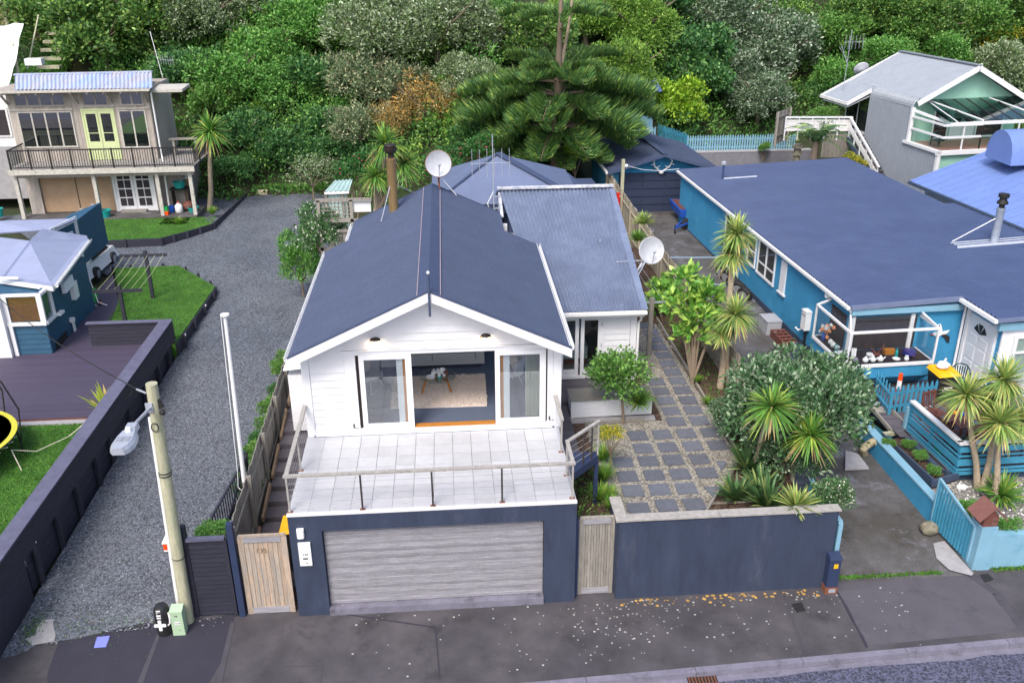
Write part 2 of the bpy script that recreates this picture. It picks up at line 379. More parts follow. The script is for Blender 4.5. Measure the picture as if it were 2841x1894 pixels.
# footpath, kerb, gutter, road
X0, X1 = -45, 62
foot = struct('footpath', MB().slab([(X0, kerb_y(X0), 0), (X1, kerb_y(X1), 0), (X1, .5, 0), (X0, .5, 0)], .2), M_asphalt)
def seam(pts, w, z, m):
    mb = MB()
    for a, b in zip(pts, pts[1:]):
        d = (V(b)-V(a)).normalized(); n_ = V((-d.y, d.x))*w*rnd.uniform(.4, .7); mb.slab([(a[0]+n_.x, a[1]+n_.y, z), (a[0]-n_.x, a[1]-n_.y, z), (b[0]-n_.x, b[1]-n_.y, z), (b[0]+n_.x, b[1]+n_.y, z)][::-1][::-1], .003)
    return struct('asphalt_seam', mb, m, foot)
def sheet(name, pts, z, m, parent=None): return struct(name, MB().slab([(p[0], p[1], z) for p in pts], .0035), m, parent)
sheet('asphalt_patch', [(-5.19, -0.26), (-5.12, -0.04), (-4.83, 0.04), (-4.24, 0.15), (-3.76, 0.18), (-3.28, -0.01), (-3.14, 0.11), (-2.47, -0.02), (-1.49, 0.22), (-1.5, -1.3), (-1.75, kerb_y(-1.7)+.02), (-4.6, kerb_y(-4.6)+.02), (-5.07, -1.33), (-5.16, -0.71)][::-1], .004, M_asphdk, foot)
sheet('asphalt_seam', [(-3.10, -0.33), (-3.03, -0.35), (-2.98, -1.80), (-3.10, -1.79)][::-1], .008, mat('grey seam', K('5c5b62', .55, .55, .58), .9, .2), foot)
sheet('asphalt_seam', [(-1.55, -0.09), (-1.45, -0.10), (-1.35, -1.93), (-1.47, -1.92)][::-1], .008, MATS['grey seam'], foot)
M_apron = mat('sandy asphalt apron', K('68656a', .62, .62, .68), .9, .14, .7, fine=.2, fscale=70, bump=.4, bscale=90, stain=(K('555459', .55, .55, .62), 1.1, .55, .7))
sheet('driveway_apron', [(12.42, 0.13), (15.30, 0.46), (15.90, 0.17), (16.06, -0.37), (15.99, -1.14), (15.95, -1.77), (12.39, -1.95)][::-1], .004, M_apron, foot)
seam([(12.35, 0.05), (12.44, -0.19), (12.44, -0.64), (12.40, -1.17), (12.39, -1.63), (12.35, -2.00)], .06, .0085, M_asphdk)
seam([(15.90, 0.17), (16.01, -0.19), (16.12, -0.55), (16.08, -0.99), (16.05, -1.42), (16.07, -1.73)], .22, .0085, MATS['grey seam'])
seam([(11.09, -0.56), (11.07, -0.91), (11.03, -1.42), (11.00, -1.99)], .05, .0085, MATS['grey seam'])
seam([(0.63, 0.09), (3.05, -0.62), (3.15, -2.20)], .03, .0085, M_asphdk); seam([(-0.25, -1.55), (0.67, -1.60), (0.68, -2.07)], .03, .0085, MATS['grey seam'])
n = 46; st = (X1-X0)/n
kb = struct('kerb', MB(), M_kerb)
for i in range(n):
    a, b = X0+i*st, X0+(i+1)*st-.012
    if -8 < b and a < 22:
        o = struct('kerb_stone', MB().slab([(a, kerb_y(a)-.16, .012), (b, kerb_y(b)-.16, .012), (b, kerb_y(b)-.002, .012), (a, kerb_y(a)-.002, .012)], .16), M_kerb, kb)
struct('gutter', MB().slab([(X0, kerb_y(X0)-.50, -.10), (X1, kerb_y(X1)-.50, -.10), (X1, kerb_y(X1)-.165, -.115), (X0, kerb_y(X0)-.165, -.115)], .1), M_kerb)
rd = [(X0, -34, -.10), (X1, -34, -.10)]
for i in range(160):
    x = X1-(X1-X0)*i/159; rd.append((x, kerb_y(x)-.36+rnd.uniform(-.045, .045), -.088))
struct('road', MB().slab(rd, .1), M_road)

# gravel drive on the left, rising with the section
gr = MB(); rows = [(-.75, -6.35, -5.35), (-.35, -6.3, -4.9), (.1, -6.3, -3.35), (.3, -6.3, -2.7), (.6, -6.3, -1.6), (6, -6.3, -1.6), (12, -6.3, -1.5), (19, -6.2, -1.2), (24, -14, -1.2), (31.5, -20, -2.5), (35.2, -8.5, -3.2)]
for i, (y, a, b) in enumerate(rows):
    k = 14
    for j in range(k+1):
        t = j/k; x = a+(b-a)*t; z = .03*max(y, 0)+.006+(.03 if 0 < i and 0 < j < k else 0)
        yy = y
        if i == 0: yy = y+ (.55 if x > -5.9 else 0)*min(1, (x+5.9)/.8)+rnd.uniform(-.06, .06)
        if i == len(rows)-1: yy += rnd.uniform(-.3, .3)
        gr.v.append((x, yy, z))
gr.f = [(i*15+j, i*15+j+1, (i+1)*15+j+1, (i+1)*15+j) for i in range(len(rows)-1) for j in range(14)]
struct('gravel_driveway', gr, M_gravel)
# loose stones of the drive: real stones near the street end
def stones(name, n, region, zf, s0, s1, m):
    P = []
    while len(P) < n:
        x, y = rnd.uniform(region[0], region[1]), rnd.uniform(region[2], region[3])
        z = zf(x, y)
        if z is not None: P.append((x, y, z))
    P = np.array(P); k = len(P); base = np.array([(1, 0, 0), (0, 1, 0), (-1, 0, 0), (0, -1, 0), (0, 0, .7)])
    s = RN.uniform(s0, s1, (k, 1, 3)); a = RN.uniform(0, 6.28, k); ca, sa = np.cos(a), np.sin(a)
    v = base[None]*s; v = np.stack([v[..., 0]*ca[:, None]-v[..., 1]*sa[:, None], v[..., 0]*sa[:, None]+v[..., 1]*ca[:, None], v[..., 2]], -1)+P[:, None]
    f = np.array([(0, 1, 4), (1, 2, 4), (2, 3, 4), (3, 0, 4)])[None]+np.arange(k)[:, None, None]*5
    me = bpy.data.meshes.new(name); me.from_pydata(v.reshape(-1, 3).tolist(), [], f.reshape(-1, 3).tolist()); me.materials.append(m)
    o = bpy.data.objects.new(name, me); COL.objects.link(o); return tag(o, kind='stuff')
def drive_z(x, y):
    if y < -.2 and x > -5.2: return None
    if y < .25 and x > -3.3 and rnd.random() < .8: return None
    return .03*max(y, 0)+.03
stones('loose_gravel', 26000, (-6.25, -1.7, -.5, 14), drive_z, .012, .032, mat('mixed drive stones', K('70747c', .8, .8, .85), .85, .1, 2, isl=.75, isl_hue=(C('8f9198'), .12)))
sheet('concrete_strip', [(-5.68, 0.67), (-5.58, 0.50), (-5.53, 0.17), (-5.31, -0.25), (-5.28, -0.43), (-5.70, -0.52), (-5.94, -0.30), (-5.76, -0.19), (-5.84, 0.12), (-5.76, 0.46)], .045, M_concw)

sheet('dirt_patch', [(-4.07, 0.29), (-4.26, 0.22), (-4.72, 0.13), (-4.99, 0.31), (-4.56, 0.49), (-4.03, 0.61), (-3.91, 0.82), (-3.56, 0.74), (-3.42, 0.50), (-3.59, 0.12)][::-1], .041, mat('sandy dirt', C('7d766e'), .95, .2, 2, fine=.2, fscale=40))
# concrete drive on the right
cd = MB(); rows = [(.15, 12.3, 16.1), (2.2, 12.3, 15.9), (6, 12.35, 16.0), (10, 12.4, 16.25), (18, 12.4, 15.95), (26, 12.5, 15.7), (33, 12.5, 18.0)]
for i, (y, a, b) in enumerate(rows):
    for j in range(9): cd.v.append((a+(b-a)*j/8, y, min(.006+max(0, y-.15)*.042, .5+.006*y)+.006))
cd.f = [(i*9+j, i*9+j+1, (i+1)*9+j+1, (i+1)*9+j) for i in range(len(rows)-1) for j in range(8)]
struct('concrete_driveway', cd, M_conc)
sheet('concrete_ramp', [(15.55, 1.35), (15.88, 1.43), (15.92, 0.14), (15.83, 0.06), (15.41, 0.31), (15.33, 0.77)], .075, M_concw)

# paved garden behind the navy wall
struct('garden_soil', MB().box(6.3, 12.16, .32, 22, .2, 1.36), M_soil)
sheet('pebble_bed', [(7.45, 1.55), (7.9, 1.1), (9.5, 1.1), (10.15, 2.1), (10.7, 2.85), (11.15, 3.6), (11.1, 6), (10.98, 13.0), (9.55, 13.0), (9.6, 5.9), (7.35, 5.75)], 1.385, M_pebble)
pav = obj('garden_path', MB().slab([(7.5, 1.6, 1.39), (11, 1.6, 1.39), (11, 1.7, 1.39), (7.5, 1.7, 1.39)], .003), M_pebble, kind='structure')
PM = mesh_of('paver', MB().box(-.255, .255, -.245, .245, -.03, .018), M_paver)
def paver(x, y):
    put('paver', PM, pav, (x+rnd.uniform(-.012, .012), y+rnd.uniform(-.012, .012), 1.40+rnd.uniform(-.004, .006)), (R(rnd.uniform(-.8, .8)), R(rnd.uniform(-.8, .8)), R(rnd.uniform(-2, 2))))
for i in range(5):
    for j in range(6):
        x, y = 7.77+.683*i+.255, 1.39+.683*j+.245
        if (i, j) in ((0, 0), (3, 0), (4, 0), (4, 1), (4, 2), (3, 1), (0, 4), (0, 5)): continue
        if i == 4 and j < 4: continue
        paver(x, y)
def cutp(pts): struct('paver', MB().slab([(a, b, 1.415) for a, b in pts], .04), M_paver, pav)
cutp([(7.95, 1.20), (8.28, 1.20), (8.28, 1.78), (7.75, 1.80), (7.72, 1.45)])
cutp([(9.14, 1.72), (9.62, 1.70), (9.66, 1.62), (9.42, 1.20), (9.3, 1.22)]); cutp([(9.84, 2.35), (10.3, 2.33), (9.98, 1.78)])
cutp([(10.5, 3.05), (10.75, 3.45), (10.72, 3.53), (10.5, 3.55)])
for j in range(12):
    y = 5.75+.645*j
    if y > 5.6: paver(10.37+.255, y)
    if j < 5: paver(9.70+.255, y)
struct('garden_edging', MB().bar((7.5, 1.5, 1.40), (7.93, 1.08, 1.40), .05, .12), M_grey)
struct('garden_edging', MB().bar((9.5, 1.1, 1.40), (10.15, 2.12, 1.40), .05, .12), M_grey)
struct('garden_edging', MB().bar((11.2, 3.9, 1.40), (11.12, 13.5, 1.40), .05, .1), M_grey)
struct('garden_edging', MB().bar((7.35, 5.85, 1.40), (9.1, 5.95, 1.40), .05, .1), M_grey)
stones('pebbles', 9000, (7.3, 11.1, 1.1, 13), lambda x, y: 1.388 if (x > 9.6 or y < 5.8) and (y > 1.2) and (x-10.15 < (y-2.1)*.6) else None, .012, .03, mat('mixed pebbles', K('a9a59c', .7, .7, .7), .85, .1, 2, isl=.5))

# ================================================================== GARAGE AND DECK
gar = thing('garage', 'navy painted double garage with silvered slat door and pale tiled deck on top', 'garage', (3.13, 0, 0))
YF = 0.0
gw = MB(); gw.box(-.03, .665, YF, 3.3, 0, 2.7); gw.box(5.54, 6.26, YF, 3.3, 0, 2.7); gw.box(.665, 5.54, YF, .28, 2.28, 2.7); gw.box(.665, 5.54, 3.1, 3.3, 0, 2.7)
obj('wall', gw, M_navy, gar)
obj('threshold', MB().box(.665, 5.54, -.04, .25, 0, .17), M_kerb, gar)
for i in range(21):
    z0 = .19+i*(2.08/21)
    obj('slat', MB().hexa([(.68, .14, z0), (5.53, .14, z0), (5.53, .19, z0), (.68, .19, z0)], [(.68, .12+.012*(i % 2), z0+.091), (5.53, .12+.012*(i % 2), z0+.091), (5.53, .19, z0+.091), (.68, .19, z0+.091)]), M_slat, gar)
obj('door_backing', MB().box(.67, 5.535, .195, .22, .17, 2.28), M_grout, gar)
dk = obj('deck_slab', MB().box(-.03, 6.26, .0, 3.35, 2.701, 2.735), M_grout, gar)
obj('edge_strip', MB().box(-.035, 6.265, -.012, .045, 2.69, 2.752), M_white, gar)
TM = mesh_of('tile', MB().box(.005, .445, .005, .445, 0, .013), M_tile)
xl = [-.03, .03]+[.42+.45*i-.03+.03 for i in range(13)]+[6.26]
xl = [-.025, .42]+[.42+.45*i for i in range(1, 14)]; xl = [x for x in xl if x < 6.25]+[6.255]
yl = [.047, .46]+[.46+.45*i for i in range(1, 7)]; yl = [y for y in yl if y < 3.3]+[3.34]
for i in range(len(xl)-1):
    for j in range(len(yl)-1):
        a, b, c, d = xl[i], xl[i+1], yl[j], yl[j+1]
        if abs(b-a-.45) < .01 and abs(d-c-.45) < .01: put('tile', TM, dk, (a, c, 2.736+rnd.uniform(0, .0015)))
        else: obj('tile', MB().box(a+.003, b-.003, c+.003, d-.003, 2.736, 2.749), M_tile, dk)
lb = obj('letterbox', MB().box(.135, .40, -.05, -.001, 1.42, 2.02).box(.16, .375, -.056, -.05, 1.82, 1.99).box(.16, .375, -.056, -.05, 1.45, 1.80), M_whpl, gar)
txt('house_number', '135', (.275, -.058, 1.725), .085, M_ink, lb)
obj('slot', MB().box(.215, .325, -.060, -.0565, 1.60, 1.635), M_ink, lb)
obj('lock', MB().lathe((.29, -.058, 1.50), [(.014, 0), (.014, .006)], 10, Matrix.Rotation(R(90), 3, 'X')), M_ink, lb)
obj('intercom', MB().box(.145, .295, -.07, -.001, 2.17, 2.39).box(.16, .28, -.085, -.07, 2.16, 2.37), M_whpl, gar)

bal = thing('balustrade', 'timber topped deck railing of thin posts and cables above the garage door', 'railing', (3.13, .1, 2.75))
posts = [(.03, .08), (1.59, .06), (3.11, .07), (4.62, .08), (6.17, .12), (.03, 1.77), (6.16, 1.05), (6.17, 2.1)]
for x, y in posts:
    p = obj('post', MB().box(x-.02, x+.02, y-.02, y+.02, 2.752, 3.62), M_steel if x not in (.03, 6.16, 6.17) else M_rail, bal)
    obj('base_plate', MB().box(x-.06, x+.06, y-.035, y+.035, 2.75, 2.762), M_rust, p)
obj('handrail', MB().bar((-.03, .09, 3.65), (6.22, .11, 3.65), .09, .05), M_rail, bal)
obj('handrail', MB().bar((.03, .137, 3.65), (.0, 3.3, 3.65), .09, .05), M_rail, bal)
obj('handrail', MB().bar((6.17, .157, 3.651), (6.165, 1.09, 3.651), .08, .045), M_rail, bal)
obj('handrail', MB().bar((6.17, 2.05, 3.65), (6.16, 3.32, 3.65), .09, .05), M_rail, bal)
for k in range(5):
    z = 2.87+.15*k
    obj('cable', MB().tube([(.03, .08, z), (1.59, .06, z-(.02 if k == 0 else 0)), (3.11, .07, z), (4.62, .08, z), (6.17, .12, z)], .0045, 5), M_cable, bal)
    obj('cable', MB().tube([(.03, .08, z), (.03, 1.77, z), (.0, 3.34, z)], .0045, 5), M_cable, bal)
    obj('cable', MB().tube([(6.17, .12, z), (6.16, 1.05, z)], .006, 5), M_cable, bal)
    obj('cable', MB().tube([(6.17, 2.1, z), (6.17, 3.34, z)], .0045, 5), M_cable, bal)

ldg = thing('stair_landing', 'small navy corner landing with cable rail beside the deck', 'landing', (6.7, 1.7, 1.4))
obj('platform', MB().slab([(6.28, 1.12, 2.72), (7.04, 1.93, 2.72), (7.06, 2.1, 2.72), (6.28, 2.12, 2.72)], .2), M_navyp, ldg)
obj('post', MB().box(6.95, 7.05, 1.9, 2.0, .9, 2.515), M_navyp, ldg)
for a in ((6.22, 1.14), (7.03, 1.95), (6.62, 1.54), (6.85, 1.77)): obj('post', MB().box(a[0]-.018, a[0]+.018, a[1]-.018, a[1]+.018, 2.725, 3.6), M_rail if a[0] in (6.22, 7.03) else M_steel, ldg)
obj('handrail', MB().bar((6.2, 1.10, 3.63), (7.06, 1.99, 3.63), .08, .045), M_rail, ldg)
for k in range(4): obj('cable', MB().tube([(6.22, 1.14, 2.9+.17*k), (7.03, 1.95, 2.9+.17*k)], .006, 5), M_rail, ldg)
for k in range(5): obj('step', MB().box(6.4, 7.1, 2.2+.3*k, 2.52+.3*k, 2.35-.2*k, 2.42-.2*k), M_dkwood, ldg)

# ================================================================== MAIN HOUSE
hs = thing('white_house', 'white weatherboard gabled house with dark grey roofs above the garage', 'house', (3.15, 3.36, 1.0))
YH = 3.36
def part(n, mb, m, p=hs, **k): return obj(n, mb, m, p, **k)
# side and rear walls, floor, room lining (real thickness)
for xa, xb in ((.0, .15), (6.15, 6.3)):
    w_ = part('wall', MB().box(xa, xb, YH+.02, 10.9, .9, 2.85).box(xa, xb, YH+.02, 10.9, 4.9, 5.0).box(xa, xb, YH+.02, 4.0, 2.85, 4.9).box(xa, xb, 8.2, 10.9, 2.85, 4.9), M_white)
    for ya in (4.0, 5.4, 6.8): part('window', MB().box(xa+.03, xb-.03, ya+.001, ya+.06, 2.85, 4.9).box(xa+.03, xb-.03, ya+1.34, ya+1.399, 2.85, 4.9), M_white); part('pane', MB().box(xa+.07, xa+.076, ya+.06, ya+1.34, 2.85, 4.9), M_glassc)  # unseen side windows, added to let more daylight into the front room
part('wall', MB().box(.66, 5.6, 12.4, 12.55, 1.0, 5.4), M_white)
part('wall', MB().box(.66, .8, 10.9, 12.4, 1.0, 5.4), M_white)
part('wall', MB().box(.15, 6.15, 9.0, 9.1, 2.8, 5.0), M_white)
part('floor', MB().box(.15, 6.15, YH-.05, 9.0, 2.6, 2.8), M_carpet)
part('ceiling', MB().box(.15, 6.15, YH+.05, 9.0, 5.02, 5.06), mat('ceiling white', (.86, .86, .86), .7, 0))
# front wall: weatherboards as geometry
def gz(x): return 6.69-abs(x-3.15)*.4615
z0 = 2.93
for i in range(19):
    za = z0+.195*i; zb = za+.193
    if za < 5.05:
        part('weatherboard', MB().hexa([(.19, YH-.03, za), (1.02, YH-.03, za), (1.02, YH+.05, za), (.19, YH+.05, za)], [(.19, YH-.004, zb), (1.02, YH-.004, zb), (1.02, YH+.05, zb), (.19, YH+.05, zb)]), M_white)
    else:
        h = (6.62-za)/.4615; ht = max(.05, (6.62-zb)/.4615)
        h, ht = min(h, 3.14), min(ht, 3.14)
        part('weatherboard', MB().hexa([(3.15-h, YH-.03, za), (3.15+h, YH-.03, za), (3.15+h, YH+.05, za), (3.15-h, YH+.05, za)], [(3.15-ht, YH-.004, zb), (3.15+ht, YH-.004, zb), (3.15+ht, YH+.05, zb), (3.15-ht, YH+.05, zb)]), M_white)
part('corner_board', MB().box(-.005, .185, YH-.045, YH+.019, 2.76, 5.12), M_white)
part('corner_board', MB().box(6.1, 6.305, YH-.045, YH+.019, 2.76, 5.12), M_white)
part('sill_board', MB().box(.19, 6.095, YH-.055, YH+.05, 2.765, 2.925), M_white)
part('header', MB().box(.99, 6.095, YH-.06, YH+.05, 4.945, 5.06), M_white)
part('header', MB().box(.95, 6.09, YH-.085, YH-.061, 5.045, 5.075), M_white)
part('jamb', MB().box(1.025, 1.30, YH-.035, YH+.05, 2.93, 4.94), M_white)
part('jamb', MB().box(5.96, 6.095, YH-.035, YH+.05, 2.93, 4.94), M_white)
def leaf(x0, x1, wood_l):
    d = part('sliding_door', MB().box(x0, x0+.12, YH-.075, YH-.035, 2.935, 4.94).box(x1-.15, x1, YH-.075, YH-.035, 2.935, 4.94).box(x0+.12, x1-.15, YH-.075, YH-.035, 2.935, 3.08).box(x0+.12, x1-.15, YH-.075, YH-.035, 4.82, 4.94), M_white)
    part('pane', MB().box(x0+.11, x1-.14, YH-.058, YH-.052, 3.07, 4.83), M_glassd, d)
    wx = x0+.14 if wood_l else x1-.22
    e = part('sliding_door', MB().box(wx, wx+.07, YH-.01, YH+.03, 2.935, 4.94), M_gold)
    part('stile', MB().box(wx+(.07 if wood_l else -.15), wx+(.22 if wood_l else 0), YH-.012, YH+.028, 2.935, 4.94), M_white, e)
leaf(1.385, 2.645, False); leaf(4.665, 5.915, True)
part('jamb', MB().box(1.305, 1.38, YH+.03, YH+.05, 2.93, 4.94), M_cowl); part('jamb', MB().box(5.918, 5.958, YH+.03, YH+.05, 2.93, 4.94), M_cowl)
part('door_sill', MB().box(2.65, 4.66, YH-.06, YH+.1, 2.925, 2.955), M_gold)
for x in (1.15, 6.02): part('bolt', MB().box(x-.02, x+.01, YH-.06, YH-.035, 2.99, 3.08).box(x-.02, x+.16*(1 if x < 3 else -1)*0+.12, YH-.085, YH-.075, 2.985, 2.995), M_ink)
for x in (1.82, 4.455):
    hm = MB(); nn = 20
    for jj in range(6):
        a = R(90-15*jj)
        for k in range(nn): t = 6.2832*k/nn; hm.v.append((x+.142*math.cos(a)*math.cos(t), YH-.08+.095*math.cos(a)*math.sin(t), 5.305+.105*math.sin(a)))
    hm.f = [(jj*nn+k, (jj+1)*nn+k, (jj+1)*nn+(k+1) % nn, jj*nn+(k+1) % nn) for jj in range(5) for k in range(nn)]
    l = part('wall_lamp', hm, M_cowl, smooth=True); part('rim', MB().lathe((x, YH-.08, 5.295), [(.10, 0), (.143, 0), (.143, .02), (.1, .02)], 20), M_gold, l)
    part('diffuser', MB().ball((x, YH-.075, 5.285), (.128, .085, .095), 18, 10), M_lampon, l, smooth=True)
# roof: corrugated sheets of two planes; the left side steps in at the back
RX, RZ, SL = 3.15, 6.70, .4615
def rz(x): return RZ-abs(x-RX)*SL
yf, yb, yj = 2.82, 12.92, 10.9
def rp(x, y, dz=0): return (x, y, rz(x)+dz)
r_ = MB().corr(rp(RX, yj), rp(RX, yf), rp(-.2, yf), rp(-.2, yj), amp=.012).corr(rp(RX, yb), rp(RX, yj), rp(.5, yj), rp(.5, yb), amp=.012)
part('roof', r_, M_roof)
r_ = MB().corr(rp(6.47, yj), rp(6.47, yf), rp(RX, yf), rp(RX, yj), amp=.012).corr(rp(5.4, yb), rp(5.4, yj), rp(RX, yj), rp(RX, yb), amp=.012)
part('roof', r_, M_roof)
for s in (-1, 1):
    part('ridge_cap', MB().plate([rp(RX, yf-.02, .03), rp(RX, yb+.02, .03), rp(RX+s*.27, yb+.02, .022), rp(RX+s*.27, yf-.02, .022)] if s < 0 else [rp(RX, yb+.02, .03), rp(RX, yf-.02, .03), rp(RX+s*.27, yf-.02, .022), rp(RX+s*.27, yb+.02, .022)], .01), M_ridge)
    part('lap_seam', MB().bar(rp(RX+s*.27, yf, .03), rp(RX+s*.27, yb, .03), .025, .02), mat('pinkish seam%d' % s, C('8d8490'), .8, .25, 6))
for s, xe in ((-1, -.2), (1, 6.48)):
    a, b = V(rp(RX, yf, -.02)), V(rp(xe, yf, -.02)); dn = V((0, 0, -.20))
    part('barge_board', MB().hexa([(a.x, yf-.04, a.z-.22), (b.x, yf-.04, b.z-.22), (b.x, yf+.01, b.z-.22), (a.x, yf+.01, a.z-.22)], [(a.x, yf-.04, a.z), (b.x, yf-.04, b.z), (b.x, yf+.01, b.z), (a.x, yf+.01, a.z)]), M_white)
    part('barge_flashing', MB().bar(rp(RX, yf-.01, .012), rp(xe, yf-.01, .012), .07, .03), M_ridge)
    part('soffit', MB().hexa([(RX, yf+.012, rz(RX)-.12), (xe, yf+.012, rz(xe)-.12), (xe, YH-.06, rz(xe)-.12), (RX, YH-.06, rz(RX)-.12)], [(RX, yf+.012, rz(RX)-.10), (xe, yf+.012, rz(xe)-.10), (xe, YH-.06, rz(xe)-.10), (RX, YH-.06, rz(RX)-.10)]), M_white)
    part('verge_flashing', MB().bar(rp(RX, yb, .012), rp(.5 if s < 0 else 5.4, yb, .012), .08, .03), M_ridge)
def gutter(p, q, p_=hs, m=M_whpl, side=-1):
    p, q = V(p), V(q); d = (q-p).normalized(); sd = V((d.y, -d.x, 0))*side
    mb = MB()
    prof = [(0, .06), (0, -.04), (.02, -.06), (.09, -.06), (.11, -.03), (.115, .06), (.1, .06), (.09, -.04), (.02, -.04), (.015, .06)]
    for pt in (p, q): mb.v += [tuple(pt+sd*a+V((0, 0, b))) for a, b in prof]
    k = len(prof); mb.f = [(i, (i+1) % k, k+(i+1) % k, k+i) for i in range(k)]+[tuple(range(k))[::-1], tuple(range(k, 2*k))]
    return part('gutter', mb, m, p_)
gutter((-.17, 2.85, 5.10), (-.17, 10.86, 5.10)); gutter((6.43, 2.85, 5.14), (6.43, 10.9, 5.14), side=1); gutter((.52, 10.95, 5.42), (.52, 12.8, 5.42))
fin = part('finial', MB().lathe((3.16, 2.74, 6.12), [(.028, 0), (.028, .5), (.024, 1.02), (.0, 1.04)], 10), M_ridge, smooth=True)
part('finial_tip', MB().ball((3.16, 2.74, 7.18), .04), M_whpl, fin, smooth=True)

# interior of the front room
sofa = thing('sofa', 'grey two seat fabric sofa at the back of the front room', 'sofa', (3.3, 7.45, 2.8))
obj('base', MB().box(1.6, 4.55, 6.95, 7.85, 2.9, 3.06), M_sofa, sofa)
for a, b in ((1.85, 3.05), (3.07, 4.28)): obj('seat_cushion', MB().box(a, b, 6.93, 7.6, 3.06, 3.25), M_sofa, sofa)
for a, b in ((1.85, 3.05), (3.07, 4.28)): obj('back_cushion', MB().box(a, b, 7.6, 7.85, 3.2, 3.66), M_sofa, sofa)
for a in (1.6, 4.3): obj('armrest', MB().box(a, a+.25, 6.96, 7.86, 3.06, 3.42), M_sofa, sofa)
for x in (1.7, 4.42):
    for y in (7.05, 7.75): obj('leg', MB().box(x-.03, x+.03, y-.03, y+.03, 2.8, 2.9), M_cowl, sofa)
for x, m, l in ((3.55, mat('mustard cloth', C('d8c34a'), .9), 'mustard yellow cushion on the grey sofa'), (3.95, M_rug, 'cream patterned cushion beside the mustard one on the sofa')):
    o = obj('cushion', MB().hexa([(x-.2, 7.25, 3.27), (x+.2, 7.25, 3.27), (x+.2, 7.4, 3.27), (x-.2, 7.4, 3.27)], [(x-.19, 7.42, 3.6), (x+.19, 7.42, 3.6), (x+.19, 7.52, 3.6), (x-.19, 7.52, 3.6)]), m); tag(o, l, 'cushion')
rugv = MB().slab([(1.97, 4.55, 2.84), (4.5, 4.5, 2.84), (4.54, 6.36, 2.84), (2.0, 6.4, 2.84)], .035)
rug = tag(obj('rug', rugv, M_rug), 'cream shaggy rug on the dark carpet', 'rug')
n = 14000; P = np.stack([RN.uniform(1.97, 4.52, n), RN.uniform(4.5, 6.38, n), np.full(n, 2.835)], 1); A = RN.normal(size=(n, 3))*.022; A[:, 2] = np.abs(A[:, 2])+.025
put('pile', leafmesh('pile', P-np.array(wloc(rug)), A, unit(np.cross(A, RN.normal(size=(n, 3))))*.007, M_rug), rug, wloc(rug))['kind'] = 'stuff'
tb = thing('coffee_table', 'round glass coffee table with splayed timber legs on the rug', 'table', (3.2, 5.5, 2.84))
obj('table_top', MB().lathe((3.22, 5.55, 3.245), [(.0, 0), (.5, 0), (.505, .006), (.5, .012), (0, .012)], 36), M_glass, tb)
for a in (-150, -30, 90):
    c, s = math.cos(R(a)), math.sin(R(a)); ce = V((3.18, 5.53, 3.2))
    obj('leg', MB().bar(ce+V((c*.06, s*.06, 0)), ce+V((c*.33, s*.33, 0)), .035, .05).bar(ce+V((c*.32, s*.32, .02)), (3.18+c*.46, 5.53+s*.46, 2.842), .04, .04), M_gold, tb)
vase = thing('vase', 'teal vase of white roses on the glass table', 'vase', (3.27, 5.35, 3.26))
obj('body', MB().lathe((3.27, 5.35, 3.258), [(.05, 0), (.06, .05), (.04, .10), (.045, .13)], 12), M_teal, vase, smooth=True)
fl = MB()
for k in range(16): fl.ball((3.27+rnd.gauss(0, .06), 5.35+rnd.gauss(0, .06), 3.46+rnd.gauss(0, .04)), .045, 7, 5, .15)
obj('flowers', fl, M_white, vase)
tag(obj('bowl', MB().lathe((3.03, 5.36, 3.258), [(.06, 0), (.12, .03), (.13, .06), (.12, .06), (.05, .02), (0, .02)], 16), M_whpl), 'white bowl of nuts on the glass table', 'bowl')
tag(obj('jug', MB().lathe((3.1, 5.45, 3.258), [(.05, 0), (.055, .1), (.045, .14), (.05, .16), (.03, .16)], 12), M_whpl), 'white jug behind the bowl on the table', 'jug')
tag(obj('magazine', MB().hexa([(3.4, 5.42, 3.258), (3.5, 5.42, 3.258), (3.5, 5.5, 3.258), (3.4, 5.5, 3.258)], [(3.4, 5.5, 3.42), (3.5, 5.5, 3.42), (3.5, 5.52, 3.42), (3.4, 5.52, 3.42)]), M_brown), 'small framed card standing by the vase', 'card')
def armchair(loc, rz_, lab, cush):
    r = thing('armchair', lab, 'armchair', (0, 0, 0), 'shell armchairs in the front room')
    sh = MB(); nn = 14
    for j, (rad, z) in enumerate(((.20, .40), (.36, .44), (.40, .60), (.42, .80))):
        for k in range(nn+1):
            a = R(-20+220*k/nn); lobes = 1+.05*abs(math.sin(k*math.pi/nn*4)); hz_ = z+(.12*math.sin(math.pi*k/nn) if j == 3 else 0)
            sh.v.append((rad*lobes*math.cos(a), rad*lobes*math.sin(a)*.95, hz_))
    for j in range(3):
        for k in range(nn): sh.f.append((j*(nn+1)+k, j*(nn+1)+k+1, (j+1)*(nn+1)+k+1, (j+1)*(nn+1)+k))
    o = obj('shell', sh, M_chair, r, smooth=True); md = o.modifiers.new('s', 'SOLIDIFY'); md.thickness = .05
    obj('seat', MB().lathe((0, 0, .36), [(.3, 0), (.38, .03), (.38, .09), (.3, .12), (0, .12)], 18), M_chair, r, smooth=True)
    for x, y in ((-.3, -.25), (.3, -.25), (-.26, .25), (.26, .25)): obj('leg', MB().tube([(x*.6, y*.6, .37), (x, y, .0)], .011, 6), M_whpl, r)
    obj('stretcher', MB().tube([(-.3, -.25, .012), (.3, -.25, .012)], .01, 6), M_whpl, r)
    if cush: obj('cushion', MB().ball((.05, .12, .66), (.2, .09, .2), 14, 8), M_rug, r, smooth=True)
    r.location = loc; r.rotation_euler = (0, 0, R(rz_)); return r
armchair((1.35, 5.8, 2.8), 60, 'pale grey shell armchair inside the left sliding door', True)
